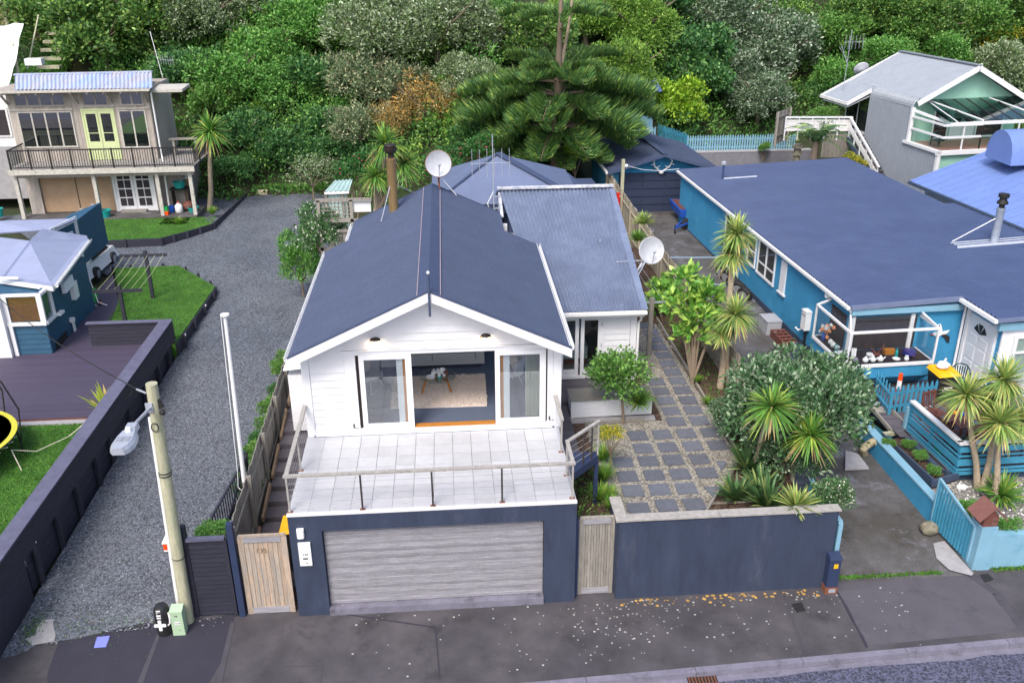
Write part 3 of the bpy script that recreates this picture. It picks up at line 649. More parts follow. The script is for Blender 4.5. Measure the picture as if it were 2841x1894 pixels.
armchair((5.2, 5.75, 2.8), -60, 'pale grey shell armchair with round cushion inside the right sliding door', True)
cu = MB(); k = 40
for z in (2.83, 4.9):
    for i in range(k+1): cu.v.append((5.46+.36*i/k, 3.85+.035*math.sin(i*1.3), z))
cu.f = [(i, i+1, k+2+i, k+1+i) for i in range(k)]
o = obj('curtain', cu, M_curtain); tag(o, 'pale gathered curtain inside the right sliding door', 'curtain'); o.modifiers.new('s', 'SOLIDIFY').thickness = .006

# ---- side wing, one lower monopitch sheet of corrugated iron with weathered capping
wx0, wx1 = 5.2, 9.42
def wz(y): return 3.93+(y-8.1)*.335
part('wing_roof', MB().corr((9.45, 14.5, wz(14.5)), (5.45, 14.5, wz(14.5)), (6.3, 8.1, wz(8.1)), (9.45, 8.1, wz(8.1)), pitch=.13, amp=.04), M_wingroof)
part('wing_ridge', MB().bar((5.4, 14.45, wz(14.5)+.05), (9.5, 14.45, wz(14.5)+.05), .28, .05), M_flash)
part('wing_verge', MB().bar((9.40, 8.08, wz(8.08)+.03), (9.42, 14.3, wz(14.3)+.03), .20, .03), M_wingroof)
part('wing_roof_end', MB().hexa([(5.42, 14.2, 4.9), (5.52, 14.2, 4.9), (5.52, 14.5, 4.9), (5.42, 14.5, 4.9)], [(5.42, 13.0, 5.5), (5.52, 13.0, 5.5), (5.52, 14.4, 6.0), (5.42, 14.4, 6.0)]), M_flash)
part('wing_roof', MB().corr((9.45, 18.5, 4.6), (5.4, 18.5, 4.6), (5.4, 14.5, wz(14.5)-.02), (9.45, 14.5, wz(14.5)-.02), pitch=.13, amp=.04), M_wingroof)
part('fascia', MB().box(6.5, 9.42, 8.1, 8.14, 3.72, 3.90), M_white)
gutter((6.55, 8.1, 3.86), (9.47, 8.1, 3.86), side=1)
YW = 8.5
part('wing_wall', MB().box(9.0, 9.25, YW+.03, 14.6, 1.2, 3.95), M_white)
part('wing_wall', MB().box(6.3, 9.0, 14.3, 14.5, 1.2, 5.9), M_white)
part('wing_wall', MB().box(6.3, 9.0, 12.0, 12.1, 1.6, 3.9), mat('dim bedroom wall', C('8d8a86'), .9))
part('wing_floor', MB().box(6.3, 9.0, YW+.03, 12.0, 1.5, 1.66), mat('bedroom carpet', C('6e6a6a'), .95))
part('header', MB().box(6.3, 9.25, YW-.02, YW+.03, 3.62, 3.9), M_white)
for i in range(10):
    za = 1.62+.2*i
    part('weatherboard', MB().hexa([(8.29, YW-.03, za), (9.07, YW-.03, za), (9.07, YW+.03, za), (8.29, YW+.03, za)], [(8.29, YW-.01, za+.198), (9.07, YW-.01, za+.198), (9.07, YW+.03, za+.198), (8.29, YW+.03, za+.198)]), M_white)
part('corner_board', MB().box(9.08, 9.27, YW-.045, YW+.029, 1.35, 3.72), M_white)
for x0, x1 in ((6.32, 6.86), (6.92, 7.50), (7.56, 8.2)):
    d = part('french_door', MB().box(x0, x0+.11, YW-.03, YW+.02, 1.66, 3.62).box(x1-.11, x1, YW-.03, YW+.02, 1.66, 3.62).box(x0+.11, x1-.11, YW-.03, YW+.02, 1.66, 1.86).box(x0+.11, x1-.11, YW-.03, YW+.02, 3.5, 3.62), M_white)
    part('pane', MB().box(x0+.1, x1-.1, YW-.008, YW-.002, 1.85, 3.51), M_glass, d)
    for z in (1.95, 2.6, 3.3): part('hinge', MB().box(x1-.015, x1+.015, YW-.045, YW-.031, z, z+.12), M_galv, d)
part('door_frame', MB().box(6.3, 6.32, YW-.02, YW+.02, 1.62, 3.62).box(8.2, 8.285, YW-.035, YW+.02, 1.62, 3.62).box(6.3, 8.285, YW-.06, YW+.02, 1.56, 1.655), M_white)
bed = thing('bed', 'bed with pale blue grey covers behind the wing french doors', 'bed', (7.0, 10.3, 1.66))
obj('mattress', MB().box(6.5, 7.9, 9.2, 11.2, 1.9, 2.3), mat('bed linen', C('aab6c2'), .9), bed); obj('base', MB().box(6.52, 7.88, 9.25, 11.18, 1.67, 1.9), M_brown, bed)
obj('headboard', MB().box(6.5, 7.9, 11.25, 11.35, 1.67, 2.7), M_brown, bed)
part('downpipe', MB().tube([(9.36, 8.2, 3.78), (9.36, 8.35, 3.5), (9.32, 8.44, 3.4), (9.32, 8.44, 1.45)], .04, 8), M_whpl)
# rear hip roof
he = 5.3; hx0, hx1, hy0, hy1 = 3.05, 8.6, 15.4, 20.6
hc = [(hx0, hy0, he), (hx1, hy0, he), (hx1, hy1, he), (hx0, hy1, he)]
hp = V((5.62, 17.6, 6.66))
for i in range(4): part('hip_roof', MB().plate([hc[i], hc[(i+1) % 4], tuple(hp)], .03), M_hip)
part('hip_cap', MB().bar(hp+V((0, 0, .03)), V(hc[1])+V((0, 0, .03)), .30, .05), M_ridge); part('hip_cap', MB().bar(hp+V((0, 0, .03)), V(hc[0])+V((0, 0, .03)), .10, .05), M_ridge)
part('fascia', MB().box(hx0+.05, hx1-.05, hy0+.02, hy0+.08, he-.2, he-.04), M_ridge)
part('rear_wall', MB().box(hx0+.3, hx1-.3, hy0+.4, hy1-.4, .8, he-.05), M_white)
part('lean_to_roof', MB().corr((9.3, 24.5, 4.2), (6.9, 24.5, 4.2), (7.5, 20.5, 4.0), (10.1, 20.5, 4.0), pitch=.3, amp=.04), M_ridge)
part('lean_to_wall', MB().box(7.6, 9.2, 20.6, 24.2, .8, 3.95), M_navy)
part('lean_to_roof', MB().plate([(8.64, 25.14, 3.40), (10.79, 25.21, 3.40), (10.72, 26.79, 3.40), (8.70, 26.90, 3.40)], .04), M_ridge)
part('lean_to_roof', MB().corr((2.4, 15.3, 4.85), (.9, 15.3, 4.85), (.9, 12.95, 4.35), (2.4, 12.95, 4.35), pitch=.15, amp=.02), M_ridge)
part('lean_to_wall', MB().box(1.0, 2.3, 13.1, 15.2, 1.0, 4.3), M_white)
part('lean_to_roof', MB().corr((6.0, 14.6, 5.2), (4.0, 14.6, 5.2), (4.0, 13.1, 4.9), (6.0, 13.1, 4.9), pitch=.15, amp=.02), M_ridge)
# flue, stays
fl = part('flue', MB().lathe((1.92, 11.9, 6.0), [(.15, 0), (.15, 1.75), (.16, 1.77), (.16, 1.82)], 16), M_flue, smooth=True)
part('cowl', MB().lathe((1.92, 11.9, 7.82), [(.09, 0), (.09, .14), (.17, .17), (.2, .22), (.2, .33), (.16, .34), (.16, .38), (.2, .39), (.19, .42), (0, .42)], 16), M_cowl, fl, smooth=True)
part('stay', MB().tube([(1.85, 11.8, 6.95), (1.55, 11.1, 6.0)], .014, 6), M_galv, fl); part('stay', MB().tube([(2.0, 11.95, 6.95), (2.6, 12.6, 6.5)], .014, 6), M_galv, fl)
# lean-to box on the left side
bx = part('side_porch', MB().box(-.95, -.02, 6.4, 7.7, 1.2, 3.0), M_white)
part('side_porch_roof', MB().corr((-1.05, 7.8, 3.2), (-1.05, 6.3, 3.2), (-.02, 6.3, 3.3), (-.02, 7.8, 3.3), pitch=.12, amp=.015), M_whiteold, bx)

# dishes and aerials stand on the roofs: things of their own
def dish(name, label, c, r, tilt, az, post_base, mm=M_dish, rim=M_dish):
    t = thing(name, label, 'satellite dish', post_base)
    T = Matrix.Rotation(R(az), 3, 'Z') @ Matrix.Rotation(R(tilt), 3, 'X')
    pr = [(r*k/8, .28*r*(k/8)**2) for k in range(1, 9)]
    obj('reflector', MB().lathe(c, pr+[(r*1.0, .28*r+.02)]+[(r*k/8*.98, .28*r*(k/8)**2+.015) for k in range(8, 0, -1)], 28, T), mm, t, smooth=True)
    rm = MB(); rm.tube([V(c)+T @ V((r*math.cos(k*math.pi/16), r*math.sin(k*math.pi/16), .28*r)) for k in range(33)], .018, 6); obj('rim', rm, rim, t)
    obj('post', MB().tube([post_base, V(c)+T @ V((0, 0, -.12)), V(c)], .03, 8), rim, t)
    f = V(c)+T @ V((0, -.1*r, .8*r)); obj('feed_arm', MB().tube([V(c)+T @ V((0, -r*.95, .25*r)), f], .015, 6), M_galv, t); obj('feed_horn', MB().ball(f, .05, 8, 6), M_galv, t)
    return t
t = dish('satellite_dish', 'round grey dish with a rusty rim standing on the ridge end', (3.38, 12.6, 7.45), .42, 78, 8, (3.40, 12.55, 6.66), M_dish, M_rust)
obj('stay', MB().tube([(3.40, 12.5, 7.1), (3.95, 12.7, 6.36)], .015, 6), M_whpl, t)
t = dish('satellite_dish', 'white dish on struts off the right verge of the corrugated wing roof', (10.05, 10.6, 4.95), .42, 72, 12, (9.55, 10.2, 4.35), M_dish, M_dish)
for q in ((8.9, 10.3, 4.7), (9.3, 9.6, 4.45), (9.5, 9.7, 4.45)): obj('strut', MB().tube([q, (9.9, 10.4, 4.7)], .018, 6), M_galv, t)
def aerial(name, label, base, top, els, boom_dir, m=M_galv, boom_z=None):
    t = thing(name, label, 'aerial', base)
    obj('mast', MB().tube([base, top], .018, 6), m, t)
    for (bz, off, n, sp, L, vert) in els:
        c = V(lerp(base, top, bz)); d = V(boom_dir).normalized()
        obj('boom', MB().tube([c+d*off, c+d*(off+sp*(n-1)+.1)], .012, 5), M_galv, t)
        for k in range(n):
            p = c+d*(off+.05+sp*k); q = V((0, 0, L/2)) if vert else d.cross(V((0, 0, 1)))*L/2
            obj('element', MB().tube([p-q, p+q], .009, 5), M_galv, t)
    return t
t = aerial('aerial', 'tall rusty aerial mast with upright rods beside the wing roof', (5.22, 13.4, 5.4), (5.2, 13.4, 8.2), [(.66, -.75, 6, .25, .95, True)], (1, .05, 0))
for q in (.1, .25): obj('bracket', MB().bar(lerp((5.22, 13.4, 5.4), (5.2, 13.4, 8.2), q), (5.45, 13.5, 5.4+2.8*q), .04), M_galv, t)
obj('cable', MB().tube([(5.22, 13.4, 6.3), (5.0, 13.3, 5.9), (5.1, 13.3, 5.55), (5.4, 13.5, 5.45)], .015, 6), M_whpl, t)

# ================================================================== LEFT SIDE
def paling_fence(name, label, p, q, z0, z1, m, w=.15, gap=.008, pts=True, th=.02, cat='fence', jag=.02, rails_side=0, ztop2=None, zbase2=None, pn='paling'):
    """vertical boards from p to q (xy), each a piece of its own"""
    p, q = V((p[0], p[1], 0)), V((q[0], q[1], 0)); L = (q-p).length; d = (q-p)/L; nrm = V((d.y, -d.x, 0))
    t = thing(name, label, cat, ((p.x+q.x)/2, (p.y+q.y)/2, z0))
    n = int(L/(w+gap)); me = [mesh_of('paling', MB().box(0, w, -th/2, th/2, 0, 1), m) for _ in range(1)]
    rz_ = math.atan2(d.y, d.x)
    for i in range(n):
        f = (i+.5)/n; a = p+d*(i*(w+gap)); za = z0+((zbase2 if zbase2 is not None else z0)-z0)*f; zb = z1+((ztop2 if ztop2 is not None else z1)-z1)*f
        o = put(pn, me[0], t, (a.x, a.y, za), (R(rnd.uniform(-.6, .6)), 0, rz_), (1, 1, zb-za+rnd.uniform(-jag, jag)))
    np_ = max(2, int(L/2)+1)
    for i in range(np_):
        a = p+d*(L*i/(np_-1))+nrm*.07; f = i/(np_-1)
        za = z0+((zbase2 if zbase2 is not None else z0)-z0)*f; zb = z1+((ztop2 if ztop2 is not None else z1)-z1)*f
        obj('post', MB().bar((a.x, a.y, za-.1), (a.x, a.y, zb+.03), .1, .1), m, t)
    for h in (.25, .82):
        a = V((p.x, p.y, z0+(z1-z0)*h))+nrm*.035; zb2 = zbase2 if zbase2 is not None else z0; zt2 = ztop2 if ztop2 is not None else z1
        b = V((q.x, q.y, zb2+(zt2-zb2)*h))+nrm*.035
        obj('rail', MB().bar(a, b, .04, .09), m, t)
    return t
# left paling fence between the gravel drive and the house
paling_fence('paling_fence', 'grey weathered paling fence along the left side of the white house', (-1.42, .45), (-1.62, 13.0), .1, 2.15, M_grey, ztop2=2.2, zbase2=1.0)
struct('side_path', MB().hexa([(-1.4, .3, 0), (-.05, .3, 0), (-.05, 12, 0), (-1.5, 12, 0)], [(-1.4, .3, .02), (-.05, .3, .02), (-.05, 12, 1.15), (-1.5, 12, 1.15)]), M_soil)
for k in range(16):
    y = .9+k*.55; z = .16+min(1.1, k*.11)
    if k < 13: struct('path_step', MB().box(-1.30, -.08, y, y+.5, z-.2, z), M_dkwood)
for k in range(5): struct('path_edging', MB().bar((-1.28, 1.3+k*1.6, .42+k*.26), (-1.30, 2.6+k*1.6, .62+k*.26), .06, .16), mat('tan edging%d' % k, C('8d7862'), .85, .2, 3))
b = thing('wheelie_bin', 'yellow lidded bin tucked beside the garage on the side path', 'bin', (-.28, 1.6, .3))
obj('body', MB().hexa([(-.5, 1.35, .35), (-.1, 1.35, .35), (-.1, 1.85, .35), (-.5, 1.85, .35)], [(-.55, 1.3, 1.35), (-.06, 1.3, 1.35), (-.06, 1.9, 1.35), (-.55, 1.9, 1.35)]), M_blackm, b)
obj('lid', MB().hexa([(-.57, 1.27, 1.35), (-.05, 1.27, 1.35), (-.05, 1.92, 1.35), (-.57, 1.92, 1.35)], [(-.54, 1.3, 1.40), (-.08, 1.3, 1.40), (-.08, 1.9, 1.45), (-.54, 1.9, 1.45)]), M_yellow, b)

def board_gate(name, label, x0, x1, y, z0, z1, m, nb, mf, side_w=.12):
    t = thing(name, label, 'gate', ((x0+x1)/2, y, z0))
    w = (x1-x0-2*side_w)/nb
    for i in range(nb): obj('board', MB().box(x0+side_w+w*i+.004, x0+side_w+w*(i+1)-.004, y, y+.022+.004*(i % 2), z0, z1-.02), m, t)
    for a in (x0, x1-side_w): obj('stile', MB().box(a, a+side_w, y-.018, y+.03, z0-.02, z1), mf, t)
    obj('top_rail', MB().box(x0+.02, x1-.02, y-.03, y+.03, z1+.001, z1+.05), mf, t)
    obj('brace_board', MB().box(x0+side_w+.003, x1-side_w-.003, y-.03, y-.003, z1-.14, z1-.005), M_slat, t)
    obj('brace_board', MB().box(x0+side_w+.003, x1-side_w-.003, y-.03, y-.003, z0, z0+.15), M_slat, t)
    return t
t = board_gate('board_gate', 'tan timber board gate carved with house numbers left of the garage', -1.20, -.14, .18, .02, 2.10, M_cedar, 8, M_cedar)
txt('house_number', '135', (-.72, .166, 1.72), .17, mat('carved number', C('8a7458'), .8, .1), t)
t = board_gate('board_gate', 'narrow grey slatted timber gate between the garage and the navy wall', 6.36, 7.18, .25, .02, 2.10, M_grey, 10, M_grey, .09)
obj('gate_post', MB().box(6.27, 6.345, .15, .33, 0, 2.12), M_navyp, t)

# black infill panel with navy posts, letterbox post and slatted drive gate
t = thing('slat_panel', 'black horizontal slat fence panel behind the power pole', 'fence', (-1.9, .15, 0))
for k in range(17): obj('slat', MB().box(-2.26, -1.50, .14, .17+.01*(k % 2), .06+k*.12, .165+k*.12), M_black, t)
obj('cap', MB().box(-2.28, -1.46, .08, .22, 2.10, 2.15), M_blackcap, t); obj('upright', MB().box(-1.50, -1.42, .1, .2, .02, 2.1), M_black, t)
obj('post', MB().box(-1.385, -1.25, .08, .22, 0, 2.5), M_navyp, t)
obj('post', MB().box(-2.40, -2.28, .15, .27, 0, 2.45), M_black, t)
t = thing('drive_gate', 'black slatted drive gate swung open along the gravel', 'gate', (-2.0, 2.5, .1))
ga, gb = V((-2.25, .75, .18)), V((-1.85, 4.3, .25))
for k in range(24):
    p = ga.lerp(gb, (k+.5)/24); obj('slat', MB().bar(p, p+V((0, 0, 1.5)), .02, .055), M_black, t)
for h in (.06, .78, 1.5): obj('rail', MB().bar(ga+V((.03, 0, h)), gb+V((.03, 0, h)), .05, .09 if h < 1.4 else .05), M_black, t)
for p in (ga, gb): obj('stile', MB().bar(p+V((0, 0, -.05)), p+V((0, 0, 1.6)), .07, .07), M_black, t)
obj('diagonal', MB().bar(ga+V((.035, .05, .1)), gb+V((.035, -.05, 1.45)), .03, .06), M_black, t)
t = thing('guard_rail', 'low black diagonal rail beside the open drive gate', 'rail', (-1.75, 3, .2))
obj('rail', MB().bar((-1.98, 1.0, .75), (-1.66, 5.2, 1.15), .06, .12), M_black, t)
for f in (.05, .5, .95): p = lerp((-1.98, 1.0, .75), (-1.66, 5.2, 1.15), f); obj('post', MB().bar((p[0], p[1], .1), (p[0], p[1], p[2]-.05), .07, .07), M_black, t)

# power pole with street light
t = thing('power_pole', 'leaning round timber power pole carrying the street light on the footpath', 'pole', (-2.5, .02, 0))
obj('pole', MB().tube([(-2.52, .04, 0), (-2.44, .04, 3), (-2.36, .04, 5.97)], .135, 16, .115), M_pole, t, smooth=True)
obj('conduit', MB().tube([(-2.68, .03, 0), (-2.52, .06, 5.2)], .042, 10), M_whpl, t, smooth=True)
for z in (1.75, 3.85, 3.92): obj('band', MB().lathe((-2.52+z*.0268, .04, z), [(.132, 0), (.136, 0), (.136, .02), (.132, .02)], 16), M_blackm, t)
rg = MB(); rg.tube([(-2.42+.02*math.cos(k), -.09+0*k, 5.0+.09*math.sin(k)) if False else (-2.40+.07*math.cos(k*.63), -.10, 5.05+.10*math.sin(k*.63)) for k in range(11)], .012, 6); obj('cable_coil', rg, M_blackm, t)
a = obj('lamp_arm', MB().bar((-2.44, -.07, 5.50), (-2.44, -.11, 5.50), .14, .2).tube([(-2.42, -.1, 5.5), (-2.42, -1.15, 5.66)], .032, 8), M_galv, t)
obj('lamp_head', MB().hexa([(-2.53, -1.08, 5.60), (-2.31, -1.08, 5.60), (-2.31, -1.28, 5.60), (-2.53, -1.28, 5.60)][::-1], [(-2.51, -1.1, 5.72), (-2.33, -1.1, 5.72), (-2.33, -1.28, 5.72), (-2.51, -1.28, 5.72)][::-1]), M_galv, a)
hd = MB(); prof = [(.06, -1.25), (.15, -1.36), (.19, -1.55), (.20, -1.75), (.17, -1.92), (.10, -2.02)]
top = [(-2.42-w, y, 5.63) for w, y in prof]+[(-2.42+w, y, 5.63) for w, y in prof[::-1]]; bot = [(p[0]*1.0+(-2.42-p[0])*-.08, p[1], 5.55) for p in top]
mid = [(p[0]+(-2.42-p[0])*.25, p[1], 5.69) for p in top]; n = len(top)
hd.v = bot+top+mid; hd.f = [tuple(range(n)), tuple(range(2*n, 3*n))[::-1]]+[(i, n+i, n+(i+1) % n, (i+1) % n) for i in range(n)]+[(n+i, 2*n+i, 2*n+(i+1) % n, n+(i+1) % n) for i in range(n)]
l = obj('lantern', hd, M_galv, t); obj('photocell', MB().lathe((-2.42, -1.38, 5.69), [(.055, 0), (.055, .05), (.04, .07), (0, .075)], 12), M_whpl, l, smooth=True)
for s in (-1, 1): obj('vent', MB().box(-2.42+(.01 if s > 0 else -.115), -2.42+(.115 if s > 0 else -.01), -1.78, -1.60, 5.691, 5.70), mat('grey mesh%d' % s, C('878c98'), .6, .1), l)
obj('bracket', MB().bar((-2.30, .0, 5.62), (-2.22, -.02, 5.45), .05, .12).ball((-2.22, -.03, 5.35), .06), M_ink, t)
t = thing('overhead_wire', 'black service wire running from the power pole to the teal house', 'wire', (-2.46, 0, 5.7))
obj('wire', MB().tube([(-2.47, 0, 5.75)]+[lerp((-2.47, 0, 5.75), (-12.6, 13.6, 4.0), k/12)[:2]+(5.75-1.75*k/12-1.1*math.sin(math.pi*k/12)*.35,) for k in range(1, 13)], .012, 5), M_ink, t)
obj('splice', MB().tube([(-2.5, .05, 5.76), (-2.8, .4, 5.68)], .022, 6), M_galv, t)
# flagpole
t = thing('flagpole', 'tall white flagpole fixed to the paling fence', 'flagpole', (-1.45, 2.6, 1.2))
ft = V((-1.44, 2.70, 6.31)); fb = V((-1.55, 2.70, 1.95))
obj('pole', MB().tube([fb, ft], .055, 12, .04), M_whpl, t, smooth=True); obj('truck', MB().lathe(ft, [(.09, 0), (.1, .02), (.1, .05), (0, .07)], 16), M_whpl, t)
obj('post', MB().bar((fb.x, fb.y+.06, .9), (fb.x, fb.y+.06, fb.z+.1), .11, .11), M_grey, t)
obj('halyard', MB().tube([ft+V((-.09, 0, 0)), fb+V((-.12, -.02, .3)), fb+V((-.16, -.02, -.15)), fb+V((-.05, -.05, -.25))], .009, 5), M_whpl, t)
obj('halyard', MB().tube([fb+V((.02, -.08, .2)), fb+V((.1, -.08, -.1)), fb+V((.05, -.08, -.3)), fb+V((.14, -.1, -1.0))], .012, 5), M_whpl, t)
# mailbox, striped bollard, meter pillar, purple lid
mx, my, mz = (-3.06, 1.20, 1.10)
t = thing('mailbox', 'white topped orange mailbox standing behind the power pole', 'mailbox', (mx, my+.2, .04))
obj('body', MB().box(mx-.14, mx+.14, my, my+.5, 1.12, 1.30), M_orange, t); obj('lid', MB().hexa([(mx-.15, my-.02, 1.301), (mx+.15, my-.02, 1.301), (mx+.15, my+.52, 1.301), (mx-.15, my+.52, 1.301)], [(mx-.15, my-.02, 1.33), (mx+.15, my-.02, 1.33), (mx+.10, my+.5, 1.44), (mx-.10, my+.5, 1.44)]), M_whpl, t)
obj('base_strip', MB().box(mx-.14, mx+.14, my-.004, my+.5, 1.08, 1.119), M_whpl, t); obj('post', MB().box(mx-.07, mx+.07, my+.15, my+.35, 0, 1.08), M_black, t)
nb = obj('number_plate', MB().box(mx-.12, mx+.12, my+.1, my+.13, .96, 1.078), M_black, t); txt('number', '135b', (mx, my+.096, 1.02), .09, M_whpl, nb)
t = thing('bollard', 'round black bollard painted with white stripes and a white cross', 'bollard', (-2.93, -.3, 0))
obj('body', MB().lathe((-2.93, -.28, 0), [(.17, 0), (.175, .5), (.165, .66), (.12, .74), (0, .77)], 20), M_blackm, t, smooth=True)
for z in (.52, .58, .64, .69): obj('stripe', MB().box(-2.99, -2.90, -.462+.08*(z-.5)*2*(1 if z > .6 else 0), -.44, z, z+.03), M_whpl, t)
obj('cross', MB().box(-3.07, -2.82, -.475, -.45, .30, .37).box(-2.98, -2.91, -.476, -.451, .2, .47), M_whpl, t)
obj('handle', MB().tube([(-2.76, -.36, .6), (-2.73, -.42, .5), (-2.74, -.43, .36), (-2.79, -.42, .3)], .018, 6), M_whpl, t)
t = thing('meter_pillar', 'sage green electrical pillar box at the foot of the power pole', 'pillar box', (-2.62, -.32, 0))
obj('body', MB().box(-2.72, -2.46, -.42, -.2, 0, .62), M_mintpl, t); obj('lid', MB().hexa([(-2.73, -.43, .621), (-2.45, -.43, .621), (-2.45, -.19, .621), (-2.73, -.19, .621)], [(-2.73, -.43, .65), (-2.45, -.43, .65), (-2.46, -.2, .70), (-2.72, -.2, .70)]), M_mintpl, t)
sg = obj('sign', MB().box(-2.66, -2.52, -.423, -.4202, .30, .37), M_whpl, t); txt('lettering', 'DANGER', (-2.59, -.4245, .335), .036, M_ink, sg)
txt('symbol', 'V8', (-2.6, -.4225, .53), .07, M_ink, t); obj('lock', MB().ball((-2.56, -.42, .14), .012), M_ink, t)
tag(obj('toby_lid', MB().slab([(-4.40, -0.33, 0.01), (-4.35, -0.67, 0.01), (-4.10, -0.66, 0.01), (-4.13, -0.31, 0.01)], .012), M_cover), 'small violet blue cover plate set in the dark asphalt', 'cover')

# black retaining wall and board fence along the drive
rw = thing('retaining_wall', 'black timber retaining wall with board fence and cap along the gravel drive', 'wall', (-6.35, 8, 0))
for k in range(5): obj('plank', MB().box(-6.42, -6.385, 1.3, 13.6, .05+k*.24, .282+k*.24), M_black, rw)
for k in range(6): obj('plank', MB().bar((-6.25, -3.2, 1.25+k*.105), (-6.22, 13.75, 1.17+k*.113), .035, .1), M_black, rw)
for k in range(12): obj('plank', MB().bar((-6.27, -3.2, .03+k*.105), (-6.27, 1.0, .03+k*.105), .035, .1), M_black, rw)
for a, b in ((-3.2, 1.2), (1.205, 5.4), (5.405, 9.6), (9.605, 13.75)): obj('cap', MB().box(-6.60, -6.19, a, b, 1.855, 1.895), M_blackcap, rw)
for k, y in enumerate((1.65, 2.95, 4.3, 5.74, 6.9, 8.65, 10.2, 11.8, 13.0)):
    p = obj('post', MB().box(-6.345, -6.25, y-.06, y+.06, .0, 1.24), M_black, rw)
    if k in (0, 3, 5, 7): obj('light', MB().ball((-6.245, y-.02, 1.22), (.03, .03, .05), 8, 5), M_whpl, p)
ef = obj('end_screen', MB().box(-9.15, -6.62, 13.82, 13.86, .95, 1.0), M_black, rw)
for k in range(6): obj('plank', MB().box(-9.15, -6.25, 13.78, 13.82, .96+k*.14, 1.09+k*.14), M_black, ef)
obj('cap', MB().box(-9.2, -6.605, 13.7, 13.9, 1.80, 1.84), M_blackcap, rw)
l2 = thing('lawn_edging', 'low black timber retaining edge round the clothesline lawn', 'wall', (-7, 18, .5))
ring = [(-6.22, 13.8), (-6.12, 19.65), (-8.4, 22.6), (-11.15, 22.45), (-11.2, 21.6)]
for (a, b) in zip(ring, ring[1:]):
    for k in range(4): obj('plank', MB().bar((*a, .42+k*.14), (*b, .42+k*.14), .05, .135), M_black, l2)
    L = (V(b)-V(a)).length; nn = max(1, round(L/1.45))
    for k in range(nn):
        p = V(a).lerp(V(b), (k+.5)/nn if nn > 1 else 0); d = (V(b)-V(a)).normalized(); n_ = V((d.y, -d.x))
        o = obj('post', MB().box(p.x+n_.x*.07-.05, p.x+n_.x*.07+.05, p.y+n_.y*.07-.05, p.y+n_.y*.07+.05, .3, 1.02), M_black, l2)
        if k % 2 == 0: obj('light', MB().ball((p.x+n_.x*.13, p.y+n_.y*.13-.02, .96), (.035, .035, .05), 8, 5), M_whpl, o)
struct('side_lawn', MB().slab([(-6.25, 13.85, .95), (-6.15, 19.65, .95), (-8.4, 22.55, .95), (-11.1, 22.4, .95), (-9.65, 18.3, .95), (-9.2, 15.9, .95), (-9.15, 13.85, .95)], .6), M_grass)
struct('front_lawn', MB().box(-22, -6.43, -3, 8.1, .2, .85), M_grass)
struct('lawn_step', MB().box(-14, -6.65, 8.1, 8.32, .6, .9), M_concw)
dd = struct('timber_deck', MB().box(-14, -6.43, 8.33, 13.8, .3, .92), M_purpdeck)
for k in range(38): struct('deck_board', MB().box(-13.9, -6.61, 8.36+k*.143, 8.495+k*.143, .921, .95), M_purpdeck, dd)
struct('deck_fascia', MB().box(-14, -6.6, 8.325, 8.345, .85, .948), M_brown, dd)
struct('deck_walk', MB().slab([(-9.15, 13.83, .945), (-9.2, 15.9, .945), (-9.66, 18.3, .945), (-10.9, 21.5, .945), (-10.95, 13.2, .945)], .5), M_purpdeck)
def grass(name, n, region, z, inside, h=.05):
    x = RN.uniform(region[0], region[1], n); y = RN.uniform(region[2], region[3], n); k = inside(x, y); x, y = x[k], y[k]
    P = np.stack([x, y, np.full(len(x), z)], 1); A = RN.normal(size=P.shape)*.4; A[:, 2] = 1; A = unit(A)*h*RN.uniform(.5, 1.3, (len(x), 1))
    o = bpy.data.objects.new(name, leafmesh(name, P, A, unit(np.cross(A, RN.normal(size=A.shape)))*.012, M_blade)); COL.objects.link(o); return tag(o, kind='stuff')
grass('lawn_grass', 26000, (-11.2, -6.2, 13.9, 22.5), .95, lambda x, y: (x > -9.2-(y-13.9)*.08-np.maximum(0, y-18.3)*.32) & (y < 19.6-(x+6.2)*1.3) & (y < 22.4))
grass('lawn_grass', 30000, (-12, -6.5, 2.5, 8.1), .85, lambda x, y: x == x)

# clothesline of two black T posts
t = thing('clothesline', 'pair of black T shaped clothesline posts with wires on the lawn', 'clothesline', (-8.4, 17, .95))
for x, y, h in ((-8.34, 18.46, 2.0), (-8.5, 15.55, 1.6)):
    obj('post', MB().box(x-.06, x+.06, y-.06, y+.06, .6, .95+h), M_black, t)
    o = obj('crossbar', MB().box(x-.95, x+.85, y-.1, y-.065, .95+h-.22, .95+h-.1), M_black, t)
for k in range(6): x = -.8+k*.3; obj('line', MB().tube([(-8.5+x, 15.5, 2.40), (-8.42+x, 17, 2.52), (-8.34+x, 18.4, 2.80)], .008, 4), M_lime, t)
t = thing('hose_reel', 'green hose reel trolley with white tube frame on the walkway', 'hose reel', (-10.4, 17.9, .95))
for s in (-.2, .2): obj('frame', MB().tube([(-10.75+s, 18.1, 2.1), (-10.55+s, 17.9, 1.45), (-10.45+s, 17.8, 1.1), (-10.1+s, 17.7, 1.0)], .02, 6), M_whpl, t)
obj('handle', MB().tube([(-10.95, 18.1, 2.1), (-10.55, 18.1, 2.1)], .02, 6), M_whpl, t)
obj('drum', MB().lathe((-10.7, 17.85, 1.38), [(.3, 0), (.3, .02), (.2, .03), (.2, .33), (.3, .34), (.3, .36)], 18, Matrix.Rotation(R(90), 3, 'Y')), M_green, t)
for x in (-10.78, -10.25): obj('wheel', MB().lathe((x, 17.9, 1.06), [(.11, 0), (.12, .02), (.11, .05)], 12, Matrix.Rotation(R(90), 3, 'Y')), M_ink, t); obj('hub', MB().lathe((x-.01, 17.9, 1.06), [(.05, 0), (.05, .075)], 10, Matrix.Rotation(R(90), 3, 'Y')), M_orange, t)

